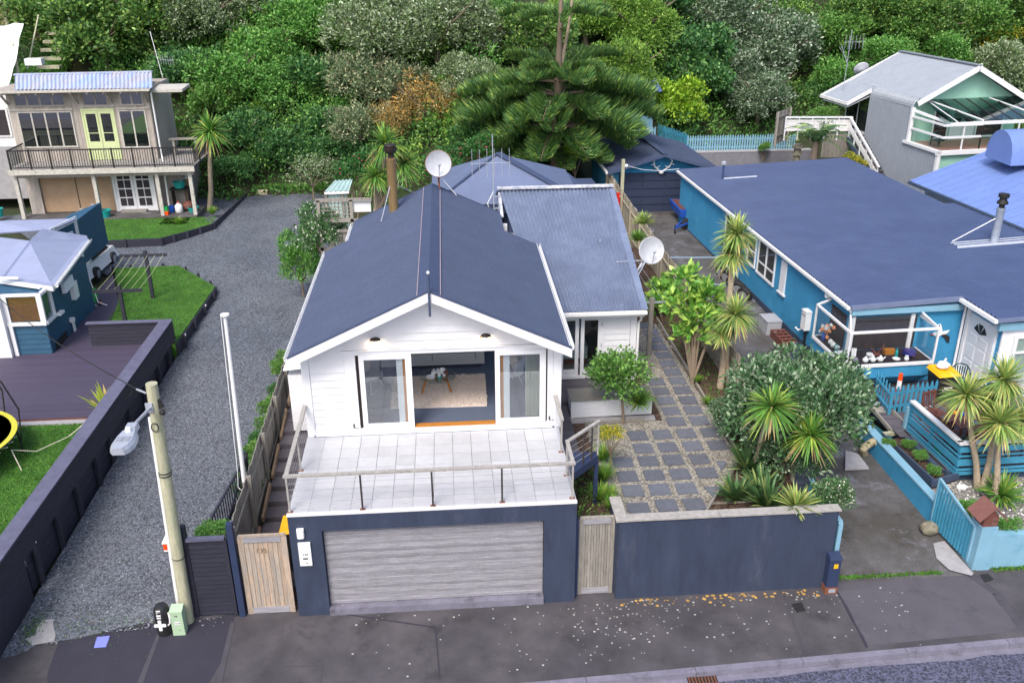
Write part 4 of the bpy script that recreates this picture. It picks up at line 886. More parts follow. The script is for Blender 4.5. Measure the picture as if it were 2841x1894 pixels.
# teal weatherboard house at the left edge
th = thing('teal_house', 'dark teal boarded house with pale roof at the left edge', 'house', (-12, 15, .95))
part('wall', MB().box(-15.5, -10.33, 13.30, 17.6, .9, 3.05), M_tealhouse, th)
part('wall', MB().hexa([(-10.42, 13.26, .96), (-10.28, 13.26, .96), (-10.56, 17.6, .96), (-10.7, 17.6, .96)], [(-10.42, 13.26, 3.2), (-10.28, 13.26, 3.2), (-10.56, 17.6, 3.1), (-10.7, 17.6, 3.1)]), M_tealhouse, th)
for k in range(6): part('weatherboard', MB().hexa([(-11.4, 13.22, .96+k*.19), (-10.3, 13.22, .96+k*.19), (-10.3, 13.29, .96+k*.19), (-11.4, 13.29, .96+k*.19)], [(-11.4, 13.245, 1.148+k*.19), (-10.3, 13.245, 1.148+k*.19), (-10.3, 13.29, 1.148+k*.19), (-11.4, 13.29, 1.148+k*.19)]), M_tealhouse, th)
part('plinth', MB().hexa([(-10.29, 13.6, .94), (-10.25, 13.6, .94), (-10.53, 17.6, .94), (-10.57, 17.6, .94)], [(-10.29, 13.6, 1.2), (-10.25, 13.6, 1.2), (-10.53, 17.6, 1.2), (-10.57, 17.6, 1.2)]), M_ink, th)
w = part('window', MB().box(-11.55, -10.24, 13.14, 13.26, 2.05, 2.16).box(-11.55, -10.24, 13.18, 13.26, 3.10, 3.2).box(-11.55, -11.40, 13.18, 13.26, 2.16, 3.1).box(-10.42, -10.24, 13.18, 13.26, 2.16, 3.1), M_white, th)
part('pane', MB().box(-11.40, -10.42, 13.20, 13.21, 2.16, 3.1), M_glass, w)
part('blind', MB().box(-11.38, -10.44, 13.235, 13.25, 2.2, 3.08), mat('amber blind', C('8a5a2c'), .8, .25, 4), w)
w = part('window', MB().box(-10.34, -10.20, 13.22, 14.0, 2.05, 2.16).box(-10.34, -10.22, 13.22, 14.0, 3.1, 3.2).box(-10.34, -10.22, 13.88, 14.0, 2.16, 3.1), M_white, th)
part('pane', MB().box(-10.28, -10.27, 13.3, 13.9, 2.16, 3.1), M_glass, w)
part('window_sill', MB().bar((-10.15, 14.0, 2.1), (-10.15, 14.35, 2.1), .16, .09), M_white, th)
part('window', MB().bar((-10.2, 14.9, 2.78), (-10.26, 15.9, 2.78), .12, .3).bar((-10.17, 14.85, 2.6), (-10.25, 15.95, 2.6), .14, .05), M_white, th)
part('corner_board', MB().bar((-11.45, 13.2, .95), (-11.45, 13.2, 2.05), .13, .12), M_white, th); part('corner_board', MB().bar((-10.58, 17.58, .95), (-10.58, 17.58, 3.05), .13, .13), M_white, th)
part('front_wall', MB().box(-16, -11.56, 13.0, 13.2, .9, 3.1), M_white, th)
part('meter_box', MB().hexa([(-10.36, 15.7, 2.0), (-10.16, 15.7, 2.0), (-10.2, 16.15, 2.0), (-10.4, 16.15, 2.0)], [(-10.36, 15.7, 2.62), (-10.16, 15.7, 2.62), (-10.2, 16.15, 2.62), (-10.4, 16.15, 2.62)]), M_whpl, th)
part('gas_meter', MB().box(-10.32, -10.16, 15.1, 15.25, 1.35, 1.5).tube([(-10.24, 15.17, .96), (-10.24, 15.17, 1.4)], .03, 6).tube([(-10.24, 15.3, .96), (-10.24, 15.28, 1.3), (-10.24, 15.1, 1.35)], .025, 6), M_whpl, th)
part('roof', MB().slab([(-9.97, 13.62, 3.3), (-10.66, 19.05, 3.3), (-11.5, 16.9, 4.05) if False else (-12.0, 17.1, 3.9), (-13.9, 17.9, 3.9), (-16, 14.6, 3.4), (-12.1, 14.6, 3.3)], .06), M_greyroof, th)
part('roof', MB().slab([(-12.0, 17.1, 3.905), (-10.66, 19.05, 3.305), (-10.9, 19.6, 3.3), (-12.0, 18.3, 4.0)], .06), M_greyroof, th)
part('fascia', MB().bar((-9.98, 13.62, 3.2), (-10.67, 19.05, 3.2), .05, .16), M_white, th); part('fascia', MB().bar((-9.96, 13.62, 3.2), (-12.15, 14.6, 3.2), .05, .16), M_white, th)
gutter((-9.95, 13.75, 3.26), (-10.63, 19.05, 3.26), th, side=1)
part('pipe', MB().tube([(-12.2, 14.3, 3.42), (-11.3, 14.2, 3.42)], .05, 8), M_whpl, th)
part('roof', MB().plate([(-14.24, 18.91, 3.70), (-12.38, 18.98, 3.75), (-11.94, 18.82, 3.75), (-11.50, 20.40, 3.80), (-14.56, 19.78, 3.95)], .06), M_greyroof, th)
p1_, p2_ = V((-11.94, 18.81, 3.74)), V((-11.59, 20.62, 3.74))
part('barge_board', MB().bar(p1_, p2_, .04, .2), M_white, th)
part('gable_wall', MB().hexa([p1_+V((-.3, .1, -2)), p2_+V((-.05, -.1, -2)), p2_+V((-.05, 3, -2)), p1_+V((-.3, 3, -2))], [p1_+V((-.3, .1, -.12)), p2_+V((-.05, -.1, -.12)), p2_+V((-.05, 3, -.12)), p1_+V((-.3, 3, -.12))]), M_tealhouse, th)
part('corner_board', MB().bar(p2_+V((-.06, -.08, -2)), p2_+V((-.06, -.08, -.1)), .14, .14), M_white, th)
part('gable_window', MB().bar(p1_.lerp(p2_, .62)+V((0, -.04, -.62)), p1_.lerp(p2_, .78)+V((0, -.06, -.62)), .06, .45), M_white, th)
c = thing('parked_car', 'white car mostly hidden behind the teal house', 'car', (-11.2, 22.5, .65))
obj('body', MB().hexa([(-12.6, 20.9, .9), (-10.95, 20.9, .9), (-10.85, 24.4, .9), (-12.6, 24.4, .9)], [(-12.5, 21.1, 1.35), (-11.1, 21.1, 1.4), (-11.0, 24.2, 1.4), (-12.5, 24.2, 1.35)]).hexa([(-12.4, 21.6, 1.4), (-11.15, 21.6, 1.4), (-11.1, 24.0, 1.4), (-12.4, 24.0, 1.4)], [(-12.2, 22.2, 1.9), (-11.35, 22.2, 1.9), (-11.3, 23.7, 1.9), (-12.2, 23.7, 1.9)]), mat('white car paint', (.75, .76, .78), .25, .03, coat=.6), c)
obj('side_window', MB().hexa([(-11.16, 21.9, 1.42), (-11.13, 21.9, 1.42), (-11.08, 23.8, 1.42), (-11.12, 23.8, 1.42)], [(-11.33, 22.3, 1.84), (-11.31, 22.3, 1.84), (-11.28, 23.6, 1.84), (-11.31, 23.6, 1.84)]), M_ink, c)
for y in (21.6, 23.7): w = obj('wheel', MB().lathe((-11.05, y, .92), [(.3, 0), (.32, .05), (.32, .15), (.3, .2)], 18, Matrix.Rotation(R(90), 3, 'Y')), M_tyre, c); obj('rim', MB().lathe((-10.86, y, .92), [(.18, 0), (.19, .02), (.05, .03), (0, .03)], 14, Matrix.Rotation(R(90), 3, 'Y')), M_chrome, w)
obj('tail_light', MB().box(-11.15, -11.05, 20.87, 20.95, 1.15, 1.3), M_red, c)
for o in [c]: o.location = V(o.location)+V((-.75, .2, 0))

# trampoline at the frame edge
t = thing('trampoline', 'black round trampoline with yellow rim trim and bent net poles', 'trampoline', (-10.4, 6, .85))
cx_, cy_ = -10.4, 6.0
obj('mat', MB().lathe((cx_, cy_, 1.56), [(0, 0), (1.5, 0), (1.5, .01), (0, .01)], 48), M_ink, t)
obj('pad', MB().lathe((cx_, cy_, 1.57), [(1.55, 0), (1.88, 0), (1.9, .02), (1.88, .04), (1.55, .03)], 48), M_blackm, t)
for r_, w_ in ((1.86, .03), (1.72, .02)): obj('trim', MB().lathe((cx_, cy_, 1.606), [(r_-w_, 0), (r_+w_, 0), (r_+w_, .008), (r_-w_, .008)], 48), mat('yellow trim%d' % int(r_*100), C('c8c23c'), .5, .05), t)
for k in range(40): a = 2*math.pi*k/40; obj('spring', MB().tube([(cx_+1.9*math.cos(a), cy_+1.9*math.sin(a), 1.5), (cx_+1.62*math.cos(a), cy_+1.62*math.sin(a), 1.42)], .014, 5), M_whpl, t)
for k in range(8):
    a = 2*math.pi*(k+.35)/8; c, s = math.cos(a), math.sin(a)
    obj('leg', MB().tube([(cx_+1.88*c, cy_+1.88*s, 1.55), (cx_+1.9*c, cy_+1.9*s, .86)], .025, 6), M_blackm, t)
    obj('net_pole', MB().tube([(cx_+1.92*c, cy_+1.92*s, 1.2), (cx_+2.05*c, cy_+2.05*s, 2.2), (cx_+1.8*c, cy_+1.8*s, 3.1), (cx_+1.3*c, cy_+1.3*s, 3.65), (cx_+.4*c, cy_+.4*s, 3.9)], .022, 6), M_blackm, t)
t = thing('rope', 'pale rope tied from the trampoline to the fence', 'rope', (-8, 7, .9))
obj('strand', MB().tube([(-8.55, 5.9, 1.3), (-8.1, 6.3, 1.0), (-7.5, 7.1, 1.0), (-6.9, 7.8, 1.35)], .014, 6).tube([(-8.55, 5.9, 1.3), (-8.2, 5.5, .87)], .014, 6), mat('cream rope', C('cfc8b8'), .8), t)
tag(obj('plastic_bag', MB().ball((-8.5, 3.7, .93), (.28, .2, .1), 12, 7, .2), M_whpl, smooth=True), 'crumpled white bag lying on the front lawn', 'bag')

# ------------------------------------------------------------------ old timber house with balcony at the back left
oh = thing('timber_house', 'weathered two storey timber house with balcony and tin roof', 'house', (-14.5, 31.5, 1.2))
W0, W1, YB = -18.35, -11.35, 31.7
part('upper_wall', MB().box(W0, W1, YB+.03, 35.5, 3.7, 7.35), M_oldwood, oh)
n = 40
for k in range(n):
    x = W0+(W1-W0)*k/n; part('wall_board', MB().box(x+.004, x+(W1-W0)/n-.004, YB+.001*(k % 3), YB+.03, 3.78, 7.3), M_oldwood, oh)
n = 24
for k in range(n): y = YB+.03+k*.16; part('wall_board', MB().box(W1, W1+.025, y+.004, y+.155, 3.78, 7.3), M_oldwood, oh)
part('lower_wall', MB().box(-18.0, -10.3, 31.75, 35.4, 1.1, 3.6), M_oldwood, oh)
for a, b in ((-17.3, -15.55), (-15.5, -13.75)): part('plaster_panel', MB().box(a, b, 31.05, 31.2, 1.25, 3.5), M_plaster, oh)
part('plaster_panel', MB().box(-10.95, -9.85, 31.9, 32.0, 1.25, 3.5), M_plaster, oh)
part('corner_wall', MB().box(-17.95, -17.32, 30.9, 31.5, 1.2, 3.5), M_oldwood, oh)
part('terrace', MB().box(-18.2, -9.3, 29.7, 31.9, .6, 1.21), M_conc, oh)
d = part('balcony_deck', MB().box(-18.1, -9.1, 29.75, 33.6, 3.62, 3.74), M_dkwood, oh)
for k in range(26): part('deck_board', MB().box(-18.1, -9.1, 29.75+k*.145, 29.887+k*.145, 3.741, 3.775), mat('grey deck%d' % (k % 3), C('8d8a88'), .85, .25, 2, fine=.15), d)
part('beam', MB().box(-18.15, -9.05, 29.68, 29.74, 3.52, 3.78), M_oldpale, oh); part('beam', MB().box(-17.9, -9.2, 30.0, 30.12, 3.30, 3.5), M_oldwood, oh)
for x in (-18.0, -14.18, -11.05, -9.4): part('post', MB().box(x-.09, x+.09, 29.95, 30.13, 1.15, 3.5), M_oldpale, oh)
rl = part('balcony_railing', MB().box(-18.0, -9.05, 29.72, 29.78, 4.70, 4.76).box(-18.0, -9.05, 29.73, 29.77, 3.86, 3.90).box(-18.02, -17.96, 29.75, 31.6, 4.70, 4.76).box(-9.08, -9.02, 29.75, 33.4, 4.70, 4.76), M_blackm, oh)
bm = mesh_of('baluster', MB().box(-.012, .012, -.012, .012, 0, .83), M_blackm); pm = mesh_of('rail_post', MB().box(-.035, .035, -.035, .035, 0, 1.0), M_blackm)
for k in range(72):
    x = -17.98+k*.125; put('rail_post' if k % 8 == 0 else 'baluster', pm if k % 8 == 0 else bm, rl, (x, 29.75, 3.78 if k % 8 == 0 else 3.89))
for k in range(1, 14): put('baluster', bm, rl, (-17.99, 29.75+k*.13, 3.89))
for k in range(1, 26): put('rail_post' if k % 9 == 0 else 'baluster', pm if k % 9 == 0 else bm, rl, (-9.05, 29.75+k*.14, 3.78 if k % 9 == 0 else 3.89))
def win(x0, x1, z0, z1, n, y, mf, trans=None, bt=.07, p=None, room=True, nm='window'):
    p = p or oh; mb = MB(); w = (x1-x0)/n
    mb.box(x0-.05, x1+.05, y-.05, y+.02, z0-.07, z0).box(x0-.03, x1+.03, y-.04, y+.02, z1, z1+.05)
    for k in range(n+1): xx = x0+k*w; mb.box(xx-bt/2, xx+bt/2, y-.035, y+.02, z0, z1)
    f = part(nm, mb, mf, p)
    for k in range(n): part('pane', MB().box(x0+k*w+bt/2, x0+(k+1)*w-bt/2, y-.02, y-.014, z0, z1), M_glassr, f)
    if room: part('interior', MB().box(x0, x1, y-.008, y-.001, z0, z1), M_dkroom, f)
    return f
YB_ = YB-.012
win(-17.95, -15.3, 4.55, 6.25, 4, YB_, M_oldpale); win(-12.95, -11.65, 4.45, 6.25, 2, YB_, M_oldpale)
win(-17.95, -15.5, 6.62, 7.15, 4, YB_, M_oldwood); win(-14.6, -13.4, 6.6, 7.15, 2, YB_, M_oldwood); win(-12.75, -11.65, 6.6, 7.15, 2, YB_, M_oldwood)
part('rail_trim', MB().box(-18.3, -15.2, YB-.06, YB-.002, 6.36, 6.42).box(-14.8, -13.1, YB-.06, YB-.002, 6.5, 6.56).box(-13.0, -11.4, YB-.06, YB-.002, 6.36, 6.42), M_oldpale, oh)
for x0 in (-14.72, -13.98):
    d = part('balcony_door', MB().box(x0, x0+.7, YB-.03, YB-.005, 3.8, 6.3), M_lime, oh)
    for z0, z1 in ((5.2, 6.15), (4.75, 5.16)): part('pane', MB().box(x0+.11, x0+.6, YB-.035, YB-.031, z0, z1), M_dkroom, d); part('pane_glass', MB().box(x0+.11, x0+.6, YB-.04, YB-.036, z0, z1), M_glass, d)
    for z0 in (3.92, 4.32): part('door_panel', MB().box(x0+.12, x0+.58, YB-.04, YB-.031, z0, z0+.3), M_lime, d)
part('door_frame', MB().box(-14.82, -14.73, YB-.04, YB-.001, 3.8, 6.4).box(-13.27, -13.18, YB-.04, YB-.001, 3.8, 6.4).box(-14.73, -13.27, YB-.04, YB-.001, 6.31, 6.4), M_lime, oh)
for x0 in (-13.55, -12.60):
    d = part('french_door', MB().box(x0, x0+.93, 31.02, 31.06, 1.22, 3.45), M_white, oh)
    for i in range(2):
        for j in range(4): part('pane', MB().box(x0+.14+i*.35, x0+.44+i*.35, 31.0, 31.018, 1.5+j*.47, 1.90+j*.47), M_dkroom, d)
part('door_frame', MB().box(-13.66, -13.56, 31.0, 31.1, 1.2, 3.5).box(-11.66, -11.56, 31.0, 31.1, 1.2, 3.5).box(-13.66, -11.56, 31.06, 31.75, 3.46, 3.55), M_white, oh)
part('lower_side_wall', MB().box(-13.74, -13.67, 31.05, 31.75, 1.2, 3.5), M_oldwood, oh); part('lower_side_wall', MB().box(-11.55, -11.48, 31.05, 31.75, 1.2, 3.5), M_oldwood, oh)
part('step', MB().box(-13.4, -12.1, 30.7, 31.0, 1.2, 1.32), M_grey, oh)
win(-10.95, -10.1, 2.75, 3.35, 1, 31.87, M_white)
part('downpipe', MB().tube([(-11.1, 31.4, 7.2), (-11.1, 31.5, 4.0), (-10.95, 31.0, 3.75), (-10.98, 31.0, 1.3)], .045, 8), M_whpl, oh)
rf = part('roof', MB().corr((-11.55, 33.60, 7.93), (-18.50, 33.60, 7.90), (-17.55, 31.10, 7.47), (-10.89, 31.10, 7.45), pitch=.2, amp=.03), M_tin, oh)
part('roof_flashing', MB().bar((-18.53, 33.62, 7.91), (-11.54, 33.62, 7.95), .3, .06), M_tin, rf)
part('roof_edge', MB().bar((-18.95, 30.95, 7.38), (-11.0, 30.95, 7.38), .12, .1), M_oldpale, oh)
part('roof', MB().hexa([(-18.95, 31.0, 7.36), (-11.05, 31.0, 7.36), (-11.2, 33.4, 7.4), (-18.6, 33.4, 7.4)], [(-18.95, 31.0, 7.43), (-11.05, 31.0, 7.43), (-11.2, 33.4, 7.47), (-18.6, 33.4, 7.47)]), M_oldwood, oh)
for k in range(9): x = -18.2+k*.82; part('rafter', MB().bar((x, 30.98, 7.28), (x, YB, 7.33), .09, .14), M_oldwood, oh)
for x in (-18.3, -14.9, -13.2, -11.4): part('bracket', MB().bar((x, YB-.02, 6.7), (x, 31.05, 7.25), .08, .1), M_oldwood, oh)
part('side_canopy', MB().slab([(-11.15, 31.6, 7.3), (-9.6, 31.6, 7.3), (-9.6, 33.2, 7.36), (-11.15, 33.2, 7.36)], .14), M_oldpale, oh)
t = thing('bench', 'plain grey timber bench on the side deck of the balcony', 'bench', (-10.2, 32.6, 3.78))
obj('seat', MB().box(-10.9, -9.4, 32.4, 32.8, 4.6, 4.66), M_grey, t)
for x in (-10.75, -9.6): obj('leg', MB().box(x, x+.12, 32.45, 32.75, 3.775, 4.6), M_grey, t)
obj('rail', MB().box(-10.63, -9.6, 32.58, 32.64, 4.0, 4.1), M_grey, t)
aerial('aerial', 'white bent mast aerial on the corner of the tin roof', (-11.1, 33.8, 7.6), (-11.38, 33.80, 9.92), [(.40, .1, 6, .12, .45, True)], (1, .1, -.1), M_whpl)
def pot(name, lab, c, r, h, m, cat):
    t = thing(name, lab, cat, c); obj('body', MB().lathe(c, [(r*.75, 0), (r, h), (r*1.06, h), (r*1.06, h+.03), (r*.94, h+.03), (r*.7, .04), (0, .04)], 16), m, t); return t
pot('tub', 'teal plastic tub beside the middle balcony post', (-13.95, 30.0, 1.21), .3, .34, M_teal, 'tub')
pot('tub', 'teal washing basket under the small back window', (-10.4, 31.4, 2.3), .32, .3, M_teal, 'tub'); tag(obj('shelf', MB().box(-10.9, -9.9, 31.2, 31.7, 2.2, 2.28).box(-10.85, -10.78, 31.25, 31.65, 1.21, 2.2).box(-10.0, -9.93, 31.25, 31.65, 1.21, 2.2), M_ink), 'dark stand holding the teal washing basket', 'stand')
pot('tub', 'turquoise bucket by the right corner post of the balcony', (-9.65, 30.6, 1.21), .28, .22, M_teal, 'tub')
pot('bucket', 'royal blue bucket behind the downpipe', (-10.75, 30.6, 1.21), .16, .3, M_bluepl, 'bucket')
tag(obj('toy_box', MB().box(-11.1, -10.8, 30.0, 30.25, 1.42, 1.64), M_green), 'bright green crate stacked on the orange one', 'crate'); tag(obj('toy_box', MB().box(-11.08, -10.8, 30.0, 30.25, 1.21, 1.42), M_orange), 'orange crate under the green one by the post', 'crate')
t = thing('gas_bottle', 'white gas bottle standing by the lower wall', 'gas bottle', (-10.35, 30.5, 1.21)); obj('tank', MB().lathe((-10.35, 30.5, 1.21), [(.15, 0), (.2, .06), (.2, .34), (.13, .44), (.07, .46), (.07, .5)], 14), M_whpl, t, smooth=True); obj('valve', MB().lathe((-10.35, 30.5, 1.71), [(.03, 0), (.03, .1)], 8), M_orange, t)
t = thing('basket', 'brown wicker basket next to the gas bottle', 'basket', (-9.95, 30.9, 1.21)); obj('body', MB().ball((-9.95, 30.9, 1.45), (.34, .3, .26), 14, 8, .06), M_brown, t)
tag(obj('boulder', MB().ball((-15.0, 30.2, 1.35), (.4, .3, .3), 10, 7, .15), M_rock), 'pale boulder at the foot of the plaster wall', 'rock'); tag(obj('ball', MB().ball((-15.25, 30.5, 1.4), .17, 12, 8), M_whpl), 'white ball beside the boulder', 'ball')
t = thing('wire_cage', 'small wire cage beside the teal tub', 'cage', (-14.6, 30.4, 1.21))
for k in range(7): obj('wire', MB().tube([(-14.85+k*.08, 30.2, 1.22), (-14.85+k*.08, 30.2, 1.6), (-14.61, 30.35, 1.85)], .01, 4), M_galv, t)
tag(obj('slab_step', MB().box(-10.9, -9.55, 28.5, 29.7, .8, 1.15), M_concw), 'grey concrete slab step down to the lawn', 'step')
struct('rear_lawn', MB().slab([(-15.5, 29.7, 1.15), (-13.3, 25.85, 1.15), (-10.1, 26.05, 1.15), (-9.15, 27.05, 1.15), (-8.2, 28.25, 1.15), (-9.0, 29.7, 1.15)][::-1], .5), M_grass)
grass('lawn_grass', 12000, (-15.5, -8.2, 25.9, 29.7), 1.15, lambda x, y: (x > -15.5+(29.7-y)*.58) & (y > 26+np.maximum(0, x+10.1)*1.15))
l3 = thing('lawn_edging', 'black timber edge of the lawn below the balcony house', 'wall', (-11, 27, .7))
for (a, b) in (((-13.35, 25.8), (-10.1, 26.0)), ((-10.1, 26.0), (-9.12, 27.0)), ((-9.12, 27.0), (-8.15, 28.25)), ((-8.15, 28.25), (-7.6, 34.2))):
    for k in range(4): obj('plank', MB().bar((*a, .78+k*.12), (*b, .78+k*.12), .05, .115), M_black, l3)
    for f in (.02, .5): p = lerp(a, b, f); obj('post', MB().box(p[0]-.05, p[0]+.07, p[1]-.09, p[1]-.01, .55, 1.22), M_black, l3)
tag(obj('brick_block', MB().box(-7.1, -6.5, 34.3, 34.6, 1.04, 1.3), mat('cream block', C('c9bd9c'), .8)), 'cream block at the far end of the gravel', 'block')
# white house, tarp, timber wall and steps at the top left corner
nb_ = thing('white_cottage', 'white rendered cottage cut by the left frame edge', 'house', (-21, 34, 2)); obj('wall', MB().box(-24, -18.95, 33.2, 38, 1.5, 6.9), M_white, nb_); w = obj('window', MB().box(-19.95, -19.1, 33.14, 33.199, 4.8, 6.3), M_whiteold, nb_); obj('pane', MB().box(-19.85, -19.2, 33.12, 33.139, 4.9, 6.2), M_dkroom, w)
obj('base', MB().box(-24, -18.9, 33.1, 33.19, 1.5, 4.3), M_concw, nb_)
tp = MB(); nn = 9
for j in range(nn):
    for i in range(nn): tp.v.append((-24+i*.5, 38+j*.5-2.5, 6.6+j*.42+.10*math.sin(i*1.7+j)+.07*math.cos(j*2.1)))
tp.f = [(j*nn+i, j*nn+i+1, (j+1)*nn+i+1, (j+1)*nn+i) for j in range(nn-1) for i in range(nn-1)]
o = obj('tarpaulin', tp, mat('white tarp', (.72, .74, .78), .6, .05), smooth=True); tag(o, 'white tarpaulin draped over the slope behind the tin roof', 'tarpaulin')
tag(obj('pole', MB().tube([(-20.2, 37.8, 6.6), (-20.3, 38.3, 9.0)], .08, 8), M_pole), 'timber pole standing at the edge of the white tarp', 'pole')
t = thing('timber_wall', 'pale timber plank retaining wall in the top left corner', 'wall', (-24, 44, 10))
for k in range(11): obj('plank', MB().box(-29, -22.2, 44+k*.05, 44.08+k*.05, 9.6+k*.36, 9.93+k*.36), mat('tan plank%d' % (k % 2), C('b39f7c'), .85, .2, 2, stretch=(1, 6, 6)), t)
for x in (-24.4, -22.8): obj('post', MB().tube([(x, 43.85, 9.3), (x-.25, 44.3, 13.9)], .14, 10), M_pole, t)
t = thing('garden_steps', 'timber garden steps climbing the bank behind the tin roof', 'steps', (-19, 40, 7))
for k in range(9): obj('tread', MB().box(-19.9, -18.6, 38.0+k*.55, 38.5+k*.55, 6.2+k*.42, 6.36+k*.42), M_pole, t)
obj('rail', MB().bar((-19.9, 38.5, 7.6), (-19.9, 41.5, 10.3), .07), M_pole, t)
tag(obj('crate', MB().box(-19.6, -18.7, 37.6, 38.1, 7.9, 8.25), M_whpl), 'white box lid on the bank by the tarp', 'box')
pot('bucket', 'teal bucket on the grass left of the balcony house', (-19.6, 30.8, 1.15), .25, .4, M_teal, 'bucket')

# screens and awning behind the white house, left
t = thing('lattice_screen', 'weathered lattice screen and rails behind the flowering shrub', 'screen', (-.9, 17, .8))
for k in range(9):
    obj('lath', MB().bar((-1.15+k*.14, 17.0, 4.1) if False else (-1.15+k*.14, 17.0, 4.45), (-1.15+k*.14, 17.0, 5.15), .03, .02), M_grey, t)
    if k < 5: obj('lath', MB().bar((-1.2, 16.98, 4.5+k*.14), (.0, 16.98, 4.5+k*.14), .02, .03), M_grey, t)
for a in ((-1.2, 5.2), (.02, 5.2), (.7, 4.6)): obj('post', MB().box(a[0]-.06, a[0]+.06, 16.9, 17.02, .8, a[1]), M_grey, t)
for z in (5.2, 4.4, 4.0, 3.3): obj('rail', MB().bar((-1.3, 16.93, z), (.8, 16.93, z), .06, .12), M_grey, t)
for k in range(13): obj('paling', MB().box(-.9+k*.13, -.79+k*.13, 16.95, 16.97, .8, 3.95), M_grey, t)
tag(obj('panel', MB().box(.05, .75, 17.0, 17.06, 4.7, 5.1), M_whpl), 'white panel beside the lattice screen', 'panel')
t = thing('garden_shelter', 'small pale green roofed shelter at the end of the gravel', 'shelter', (-1, 21, .8))
pa, pb = V((-1.49, 21.00, 4.50)), V((-0.81, 21.00, 4.51)); pc, pd = V((-0.48, 23.00, 4.53)), V((-1.26, 23.00, 4.49))
M_gsh = mat('pale green roofing', C('a9c4c0'), .6, .08); obj('roof', MB().corr(pa, pb+V((.35, 0, 0)), pc, pd, pitch=.2, amp=.03), M_gsh, t); obj('fascia', MB().bar(pa+V((0, 0, -.06)), pb+V((.35, 0, -.06)), .04, .1), M_whpl, t)
for p in (pa, pb): obj('post', MB().bar((p.x+.05, p.y+.1, .8), (p.x+.05, p.y+.1, p.z-.1), .1), M_grey, t)
for k in range(7): obj('board', MB().bar((pa.x+.06+k*.13, 21.15, .9), (pa.x+.06+k*.13, 21.15, pa.z-.15), .12, .02), M_gsh, t)

# ================================================================== RIGHT SIDE
t = thing('garden_wall', 'navy rendered front garden wall with weathered cap boards', 'wall', (9.7, .1, 0))
obj('wall', MB().hexa([(7.22, 0.0, 0), (12.26, .02, 0), (12.26, .24, 0), (7.22, .22, 0)], [(7.22, .0, 2.16), (12.26, .0, 2.16), (12.26, .20, 2.16), (7.22, .20, 2.16)]), M_navy, t)
obj('wall', MB().box(7.19, 7.40, .221, .9, 0, 2.155), M_navy, t)
for a, b in ((7.42, 9.5), (9.505, 11.2), (11.205, 12.3)): obj('cap_board', MB().box(a, b, -.04, .215, 2.161, 2.20), M_rail, t)
obj('cap_board', MB().box(7.15, 7.415, -.05, .92, 2.161, 2.205), M_rail, t)
lk = MB()
for k in range(70):
    x = 7.3+abs(rnd.gauss(0, 1.9)) if k % 2 else rnd.uniform(9.2, 12.4); y = -.06-abs(rnd.gauss(0, .12))
    if x > 13: continue
    r_ = rnd.uniform(.012, .055); lk.add([(x+r_*rnd.uniform(.7, 1.3)*math.cos(a), y+r_*rnd.uniform(.5, 1.1)*math.sin(a), .006+rnd.uniform(0, .001)) for a in [i*math.pi/3.5 for i in range(7)]], [tuple(range(7))])
o = obj('lichen', lk, M_lichen); tag(o, kind='stuff')
lk = MB()
for k in range(260):
    x = rnd.choice([rnd.gauss(7.0, 1.0), rnd.uniform(1.0, 14), rnd.uniform(6, 14)]); y = -.1-abs(rnd.gauss(0, .9))
    if y < -2.1: continue
    r_ = rnd.uniform(.008, .03); lk.add([(x+r_*math.cos(a), y+r_*rnd.uniform(.6, 1.1)*math.sin(a), .0105+rnd.uniform(0, .001)) for a in [i*math.pi/3 for i in range(6)]], [tuple(range(6))])
o = obj('pale_spots', lk, M_litter); tag(o, kind='stuff')
t = thing('service_pillar', 'stubby navy service pillar with rusty foot at the end of the navy wall', 'pillar box', (12.25, -.1, 0))
obj('body', MB().box(12.13, 12.40, -.22, -.01, .18, .95), M_navyp, t); obj('cap', MB().hexa([(12.11, -.24, .951), (12.42, -.24, .951), (12.42, -.005, .951), (12.11, -.005, .951)], [(12.13, -.22, 1.03), (12.40, -.22, 1.03), (12.40, -.01, 1.06), (12.13, -.01, 1.06)]), M_navyp, t)
obj('foot', MB().box(12.12, 12.41, -.23, -.01, 0, .179), M_rust, t); lb = obj('label', MB().box(12.24, 12.34, -.224, -.221, .72, .84), M_yellow, t); obj('plate', MB().box(12.2, 12.36, -.236, -.231, .04, .14), M_galv, t)
t = thing('gate_leaf', 'light blue edge of an open gate leaf beside the navy wall end', 'gate', (12.45, .9, 0)); obj('panel', MB().box(12.36, 12.41, .12, 1.9, .1, 1.75), M_bluep, t); obj('top_rail', MB().box(12.34, 12.44, .1, 1.92, 1.751, 1.80), M_bluelt, t); obj('stile', MB().box(12.34, 12.44, .06, .119, .1, 1.75), M_bluelt, t)
def grate(lab, pts):
    t = thing('drain_cover', lab, 'drain cover', pts[0]); obj('plate', MB().slab([(p[0], p[1], .012) for p in pts], .02), M_ink, t)
    a, b, c, d = [V((p[0], p[1], .016)) for p in pts]
    for k in range(5): f = (k+.5)/5; obj('bar', MB().bar(a.lerp(b, f), d.lerp(c, f), .02, .012), mat('iron bar%d%s' % (k, lab[:5]), C('2c2b30'), .6, .1), t)
grate('dark square drain cover in the footpath near the navy wall end', [(11.23, -0.51, 0.00), (11.25, -0.79, 0.00), (11.46, -0.75, -0.00), (11.48, -0.46, 0.00)][::1])
grate('dark drain cover at the foot of the light blue pillar', [(16.11, 0.16, -0.00), (16.05, -0.13, 0.00), (16.33, -0.04, 0.00), (16.31, 0.19, 0.00)])
t = thing('gutter_grate', 'iron gutter grate at the kerb', 'drain cover', (8, -2.5, -.1)); gx = 8.29
obj('inlet', MB().box(gx, gx+.62, kerb_y(gx)-.48, kerb_y(gx)-.17, -.115, -.09), M_ink, t)
